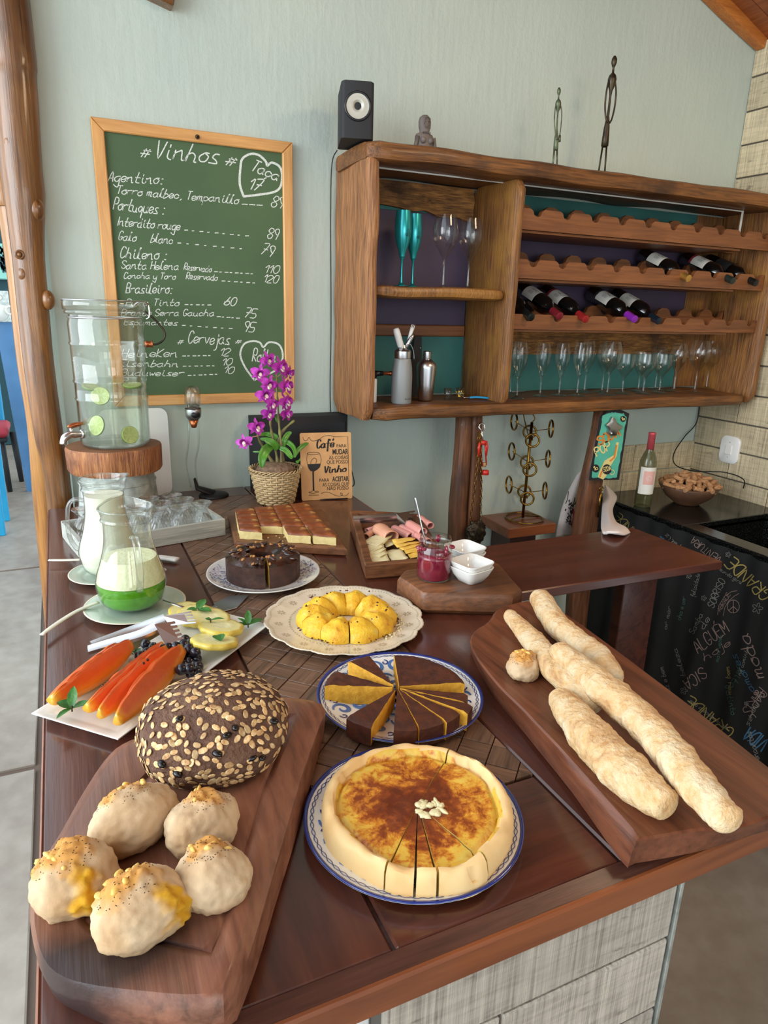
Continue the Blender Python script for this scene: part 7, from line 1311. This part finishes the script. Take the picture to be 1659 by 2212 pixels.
# lime slices floating and sunk in the water
def lime(label, loc, rot, r=.026):
    t = thing('lime_slice', label, 'lime', loc, rot=rot, group='lime slices in the dispenser'); rs = []; cols = []; n = 40; G1, G2, G3 = L('6f9a22')[:3], L('dfe6a8')[:3], L('cdd98a')[:3]
    for f_, z, c in ((.9, -.003, G2), (1.0, -.0022, G1), (1.0, .0022, G1), (.94, .003, G2), (.86, .003, G2), (.84, .0026, G3), (.2, .0028, G3), (.04, .003, G2)): rs.append([Vector((r * f_ * cos(2 * pi * k / n), r * f_ * sin(2 * pi * k / n), z + (.0006 if k % 5 == 0 and .1 < f_ < .85 else 0))) for k in range(n)]); cols += [(*(G2 if (k % 5 == 0 and .1 < f_ < .85) else c), 1) for k in range(n)]
    obj('disc', *loft(rs), 'lime', t, True, None, cols); return t
lime('bright lime slice lying against the glass at the bottom of the dispenser', (JX + .038, JY - .080, zj + .042), (1.35, 0, .35), .028); lime('lime slice floating upright just under the water line, left of centre', (JX - .038, JY - .070, zj + .165), (1.2, .3, -.3), .028); lime('lime slice flat near the surface at the left of the dispenser', (JX - .062, JY - .040, zj + .190), (.3, .2, 0), .026)
lime('lime slice at the surface at the right, edge on', (JX + .060, JY - .03, zj + .192), (.15, -.15, .6), .028); lime('lime slice at the surface at the back right', (JX + .03, JY + .03, zj + .196), (.1, .1, .2), .027); lime('pale lime slice sunk behind the tap', (JX - .055, JY - .045, zj + .07), (1.3, .1, -.9), .032)

# white board leaning on the wall, aerator stand
wbp = thing('white_board', 'white plastic board leaning on the wall behind the dispenser', 'board', (.215, 2.528, .9005), rot=(-.045, 0, 0)); obj('panel', *loft([[Vector((x, y, z)) for x, z in rrect(-.115, 0, .115, .315, .03, 6)] for y in (-.008, .0)]), 'plastw', wbp, sharp=40)
sb = PZ(462, 1071, .9005); AS = wroot('aerator_stand', 'clear curved stand with a round black foot beside the tray', 'stand', (sb.x, sb.y, .9005)); obj('foot', *solid([(.052, 0), (.054, .003), (.050, .008), (.02, .012)], 36, (sb.x, sb.y, .9005)), 'rubber', AS, world=True)
pa_, pb_ = PY(420, 1052, sb.y + .02), PY(418, 905, sb.y - .01); obj('foot_tongue', *tube([Vector((sb.x, sb.y, .91)), Vector((pa_.x + .01, pa_.y, .93)), Vector((pa_.x + .002, pa_.y, .965))], [.03, .022, .012], 10, flat=.35), 'rubber', AS, world=True)
for s in (-1, 1): obj('clear_arm', *tube(smoothpoly([Vector((pa_.x + s * .012, pa_.y, .935)), Vector((pa_.x + s * .016 - .008, pa_.y + .005, 1.02)), Vector((pb_.x + s * .018 - .004, pb_.y, 1.10)), Vector((pb_.x + s * .016, pb_.y, pb_.z))], 5, False), .007, 8, flat=.4), 'plast' if False else 'glass', AS, world=True)
zt_ = pb_.z; AE = thing('wine_aerator', 'small glass and black plastic wine aerator standing on the clear stand', 'aerator', (pb_.x, pb_.y, zt_ - .03)); obj('funnel', *solid([(.008, -.0), (.010, .004), (.017, .028)], 24), 'copper', AE); obj('collar', *solid([(.018, .028), (.026, .038), (.028, .062), (.026, .066)], 28), 'steel2', AE, sharp=40)
obj('black_badge', *xf(ICO[2], (.004, -.024, .048), (0, 0, .2), (.017, .005, .012)), 'black', AE); obj('seal_ring', *ring((0, 0, .067), .025, .002, 28, 6), 'rubber', AE); obj('glass_cup', *lathe([(.024, .067), (.0275, .09), (.027, .12), (.0215, .142), (.020, .142), (.0255, .119), (.026, .09), (.022, .075), (.012, .085), (.008, .11)], 32), 'crystal', AE)

# ================================================================== black box, sign and orchid
BX = wroot('black_box', 'plain black case with slanted edges standing behind the orchid and the sign', 'box', (.80, 2.50, .9005)); q0, q1 = PY(553, 905, 2.44), PY(757, 905, 2.44); zt2 = 1.175
obj('case', *loft([[Vector((x, y, z)) for x, z in ((q0.x + i_, .9005 + (0 if k < 9 else 0)), (q1.x - i_, .9005), (q1.x - i_, zt2 - i_), (q0.x + i_, zt2 - i_))] for k, (y, i_) in enumerate(((2.554, 0), (2.47, 0), (2.44, .022), (2.438, .024)))]), 'blackm', BX, False, world=True)
a0, a1 = PZ(654, 1084, .9008), PZ(761, 1083, .9008); a0.y = 2.285; a1 = PY(761, 1083, 2.255); a1.z = .9008; a0 = PY(652, 1083, 2.285); a0.z = .9008
e_ = (a1 - a0); e_.z = 0; wS = e_.length; ex = e_.normalized(); tl = Vector((-ex.y * .16, ex.x * .16, 1)).normalized(); hS = .243
SGN = wroot('cafe_sign', 'brown board sign with a wine glass drawing and coffee and wine motto', 'sign', tuple(a0)); nrm = ex.cross(tl); SP = lambda u, v, d=0: a0 + ex * (u * wS) + tl * (v * hS) + nrm * d
rr_s = [(u * wS, v * hS) for u, v in ((0, 0), (1, 0), (1, 1), (0, 1))]; cor = rrect(0, 0, wS, hS, .006, 4); obj('board', *loft([[a0 + ex * x + tl * z + nrm * d for x, z in cor] for d in (-.004, .0)]), 'kraft', SGN, False, world=True)
T_ = lambda txt, u, v, s, **k: ftext(txt, s, 'ink', SGN, SP(u, v, .0003), ex, tl, **k)
def TR_(txt, u, v, s, sx=.85, off=0): T_(txt, u, v, s, sx=sx, off=off, align='RIGHT')
TR_('PARA', .90, .775, .0175, .85); TR_('MUDAR', .93, .675, .0265, .62, .0006); TR_('AS COISAS', .93, .60, .0185, .80); TR_('QUE POSSO', .93, .535, .0185, .80); TR_('ACEITAR', .93, .27, .0250, .60, .0006); TR_('PARA', .545, .272, .0175, .85); TR_('AS COISAS QUE', .93, .20, .0185, .74); TR_('NÃO POSSO', .93, .14, .0185, .78)
s3 = lambda s: SP(s.x, s.y, .0006)
def scr(txt, u, v, h, wd, um):
    l_ = write(txt, (0, 0), h, .04, .25, .9, .05, 4); k = um / max(q.x for s in l_ for q in s); return ribbon([[Vector((u + q.x * k, v + q.y)) for q in s] for s in l_], wd, s3, lambda t, i, n: .5 + 1.0 * abs(t.y))
def s3w(s): return SP(s.x, s.y, .0006)
obj('script_lettering', *join(scr('Café', .32, .775, .115, .022, .34), scr('Vinho', .45, .40, .095, .020, .44)), 'ink', SGN, False, world=True)
fl_ = [[(.06, .94), (.07, .90), (.12, .885), (.15, .91), (.18, .935), (.20, .90), (.26, .88), (.36, .90), (.46, .945), (.58, .955), (.66, .935)], [(.66, .935), (.935, .935), (.935, .215)], [(.38, .095), (.46, .115), (.56, .10), (.66, .06), (.74, .045), (.80, .06), (.79, .09), (.76, .085), (.80, .05), (.88, .05), (.93, .09)],
 [(.13, .70), (.2, .715), (.32, .71), (.37, .695), (.3, .68), (.18, .68), (.13, .70)], [(.13, .69), (.12, .60), (.14, .50), (.19, .44), (.225, .42), (.225, .16), (.14, .125), (.18, .11), (.26, .108), (.33, .12), (.31, .135), (.24, .16), (.245, .42), (.31, .46), (.38, .54), (.40, .62), (.37, .69)], [(.19, .5), (.2, .58), (.26, .63), (.31, .60), (.28, .53)], [(.14, .08), (.33, .075)]]
obj('line_drawing', *ribbon([smoothpoly([Vector(p) for p in s], 4, False) if len(s) > 3 else [Vector(p) for p in s] for s in fl_], .007, s3), 'ink', SGN, False, world=True)
wn_ = [(.135, .54), (.39, .545), (.37, .49), (.31, .45), (.24, .425), (.18, .45), (.15, .49)]; obj('wine_drawing', [SP(u, v, .0007) for u, v in wn_], [tuple(range(len(wn_)))], 'ink', SGN, False, world=True); obj('stem_drawing', *ribbon([[Vector((.235, .43)), Vector((.235, .15))]], .03, s3), 'ink', SGN, False, world=True)
obj('foot_ledge', *tube([SP(.35, .0, -.002) + Vector((0, 0, .002)), SP(.9, 0, .006) + Vector((0, 0, .002))], .002, 6), 'blackm', SGN, world=True)
o = obj('black_cable', *tube(smoothpoly([(q1.x + .003, 2.46, .99), (q1.x + .02, 2.45, .93), (q1.x + .01, 2.42, .905), (q1.x - .02, 2.40, .904)], 5, False), .0022, 6), 'wire', None, loc=(q1.x, 2.42, .903), world=True); tag(o, 'thin black cable curling down beside the black box', 'cable')
# basket
bc0 = PZ(606, 1094, .9008); BK = Vector((bc0.x + .002, bc0.y + .062, .9008)); bk_ = thing('wicker_basket', 'small woven wicker basket holding the orchid', 'basket', BK); r0, r1, hbk = .060, .0855, .118
obj('liner', *lathe([(0, .004), (r0 * .9, .003), (r1 * .90, hbk - .008), (r1 * .88, hbk - .008), (r0 * .86, .01)], 32), 'rubber', bk_)
NW, NR = 26, 13; wv_ = None
for i in range(NR):
    z = .006 + (hbk - .014) * i / (NR - 1); r = r0 + (r1 - r0) * z / hbk; P = [Vector(((r + .0028 * (1 if (k + 2 * i) % 4 < 2 else -1)) * cos(2 * pi * (k + .5) / (NW * 2)), (r + .0028 * (1 if (k + 2 * i) % 4 < 2 else -1)) * sin(2 * pi * (k + .5) / (NW * 2)), z)) for k in range(NW * 2)]
    obj('woven_strand', *tube(P, .0044, 6, True, flat=1.0), 'wick', bk_)
obj('upright_canes', *join(*[tube([(r0 * cos(a), r0 * sin(a), 0), ((r1 + .0005) * cos(a), (r1 + .0005) * sin(a), hbk)], .0026, 5) for a in [2 * pi * (k + .5) / NW for k in range(NW)]]), 'wick', bk_)['kind'] = 'stuff'
for ph in (0, pi * .66, pi * 1.33): obj('braided_rim', *tube([Vector(((r1 + .004 + .0045 * cos(11 * a + ph)) * cos(a), (r1 + .004 + .0045 * cos(11 * a + ph)) * sin(a), hbk + .004 + .005 * sin(11 * a + ph))) for a in [2 * pi * k / 132 for k in range(132)]], .0022, 6, True), 'wick', bk_)
# orchid
OB = BK + Vector((0, 0, .10)); orc = wroot('orchid', 'flowering orchid with magenta blooms and green leaves in the wicker basket', 'orchid', tuple(OB)); YO = BK.y; zr = BK.z + hbk
v, f = blob(.066, .066, .03, .12, 3, 2, 4, -.8); obj('root_mass', [q + Vector((OB.x, OB.y, OB.z - .008)) for q in v], f, 'coco', orc, world=True)
O_ = lambda x, y, dy=0: PY(x, y, YO + dy)
canes = [[(608, 1000), (607, 960), (604, 930), (601, 890), (598, 840), (597, 800)], [(600, 1000), (594, 965), (586, 930), (584, 900), (590, 850)], [(598, 960), (612, 930), (636, 908)], [(590, 1000), (572, 972), (560, 950), (556, 938)], [(640, 1000), (652, 990), (668, 978)], [(612, 1002), (610, 970), (608, 950)]]
for k, cpts in enumerate(canes):
    P = smoothpoly([O_(x, y, .012 * (k - 2) * .5) for x, y in cpts], 6, False); n = len(P); obj('cane', *tube(P, [(.0052 if k < 2 else .0060) * (1 + .25 * sin(i * 1.3)) * (1 - .4 * i / n) for i in range(n)], 8), 'cane' if k in (0, 1, 5) else 'leaf' if k == 4 else 'cane', orc, world=True)
def strap(pts, wd, dys, mat='leaf'):
    P = smoothpoly([O_(x, y, d) for (x, y), d in zip(pts, dys)], 6, False); n = len(P); rs = []
    for i, p in enumerate(P):
        t = i / (n - 1); d = (P[min(i + 1, n - 1)] - P[max(i - 1, 0)]).normalized(); s = d.cross(Vector((0, -1, .25))).normalized(); up_ = s.cross(d); w2 = wd / 2 * max(.06, sin(pi * (.12 + .86 * t)) ** .6); rs.append([p + s * w2 + up_ * w2 * .3, p + s * w2 * .5 + up_ * w2 * .06, p, p - s * w2 * .5 + up_ * w2 * .06, p - s * w2 + up_ * w2 * .3])
    o = obj('leaf', *loft(rs, False, False, False), mat, orc, True, world=True); md = o.modifiers.new('thickness', 'SOLIDIFY'); md.thickness = .0012; return o
strap([(588, 962), (574, 972), (566, 990), (566, 1010)], .034, (-.02, -.045, -.06, -.065)); strap([(604, 966), (585, 952), (562, 948)], .018, (-.01, -.01, 0)); strap([(604, 964), (596, 944), (576, 938), (560, 940)], .018, (0, .01, .02, .01)); strap([(612, 966), (614, 950), (622, 938), (630, 934)], .020, (-.01, -.01, 0, 0)); strap([(606, 952), (622, 956), (634, 968), (638, 988)], .018, (0, -.01, -.03, -.05)); strap([(604, 968), (616, 972), (626, 984), (630, 992)], .020, (-.02, -.03, -.04, -.05)); strap([(634, 988), (644, 972), (656, 962), (666, 957)], .016, (-.02, -.01, 0, .01)); strap([(598, 972), (590, 958), (572, 952)], .024, (-.02, -.03, -.03)); strap([(570, 976), (556, 976), (546, 976)], .006, (0, .01, .02)); strap([(600, 912), (598, 904), (600, 897)], .012, (-.01, -.01, 0))
def petal(ln, wd, ruf, curl):
    rs = []; n = 9
    for i in range(n + 1):
        t = i / n; w2 = wd / 2 * max(.08, sin(pi * min(.97, .08 + t * .86)) ** .75); rs.append([Vector((ln * t, w2 * s, curl * ln * t * (1 - t * 1.4) + ruf * sin(t * 11 + s * 3) * abs(s) + abs(s) * w2 * .18)) for s in (-1, -.55, 0, .55, 1)])
    return loft(rs, False, False, False)
FL = [((578, 777), (-.2, 0), .9), ((604, 792), (.1, 0), 1.1), ((621, 804), (.4, .02), .95), ((562, 806), (-.6, 0), 1.0), ((581, 830), (-.3, -.03), 1.0), ((616, 834), (.3, -.02), 1.1), ((573, 853), (-.4, -.03), 1.05), ((616, 868), (.25, -.02), 1.05), ((588, 872), (0, -.04), .9), ((617, 893), (.3, -.01), .95), ((580, 893), (-.2, -.01), .9), ((554, 923), (-.2, -.02), 1.0), ((528, 955), (-.9, 0), .9)]
fproto = None; rr = random.Random(15)
for k, ((x, y), (yaw, dy), s) in enumerate(FL):
    c = O_(x, y, dy - .02)
    if fproto is None:
        v, f = petal(.026, .024, .001, -.5); fl0 = obj('flower', *xf(join(lathe([(.003, 0), (.006, .006), (.011, .014), (.014, .022)], 16),), (0, 0, 0), (0, 0, 0), (1, .8, 1)), 'petal2', orc, True); fproto = fl0
        for a, ln, wd, mt in ((pi / 2, .033, .012, 'petal'), (pi / 2 + 2.15, .031, .012, 'petal'), (pi / 2 - 2.15, .031, .012, 'petal'), (.25, .034, .026, 'petal'), (pi - .25, .034, .026, 'petal')):
            o = obj('petal', *petal(ln, wd, .0016, .15), mt, fl0, True); o.rotation_euler = (0, 0, a)
        o = obj('lip', *petal(.028, .028, .002, .55), 'petal2', fl0, True); o.rotation_euler = (0, -.5, -pi / 2)
        o = obj('throat', *xf(ICO[2], (0, -.007, .011), (0, 0, 0), (.0075, .011, .006)), 'throat', fl0, True); fo = fl0
    else:
        fo = fproto.copy(); COL.objects.link(fo)
        for ch_ in fproto.children: q = ch_.copy(); COL.objects.link(q); q.parent = fo
    fo.location = c - orc.matrix_world_; fo.scale = (s * 1.0,) * 3; fo.rotation_euler = Euler((pi / 2 - .15 + rr.uniform(-.2, .2), rr.uniform(-.35, .35), yaw + .45)); 
    st = O_(597 if y < 900 else 565, min(y + 12, 940), 0); obj('flower_stalk', *tube([c + Vector((0, .012, 0)), (c + st) / 2 + Vector((0, 0, .006)), st], .0014, 6), 'ham', orc, world=True)
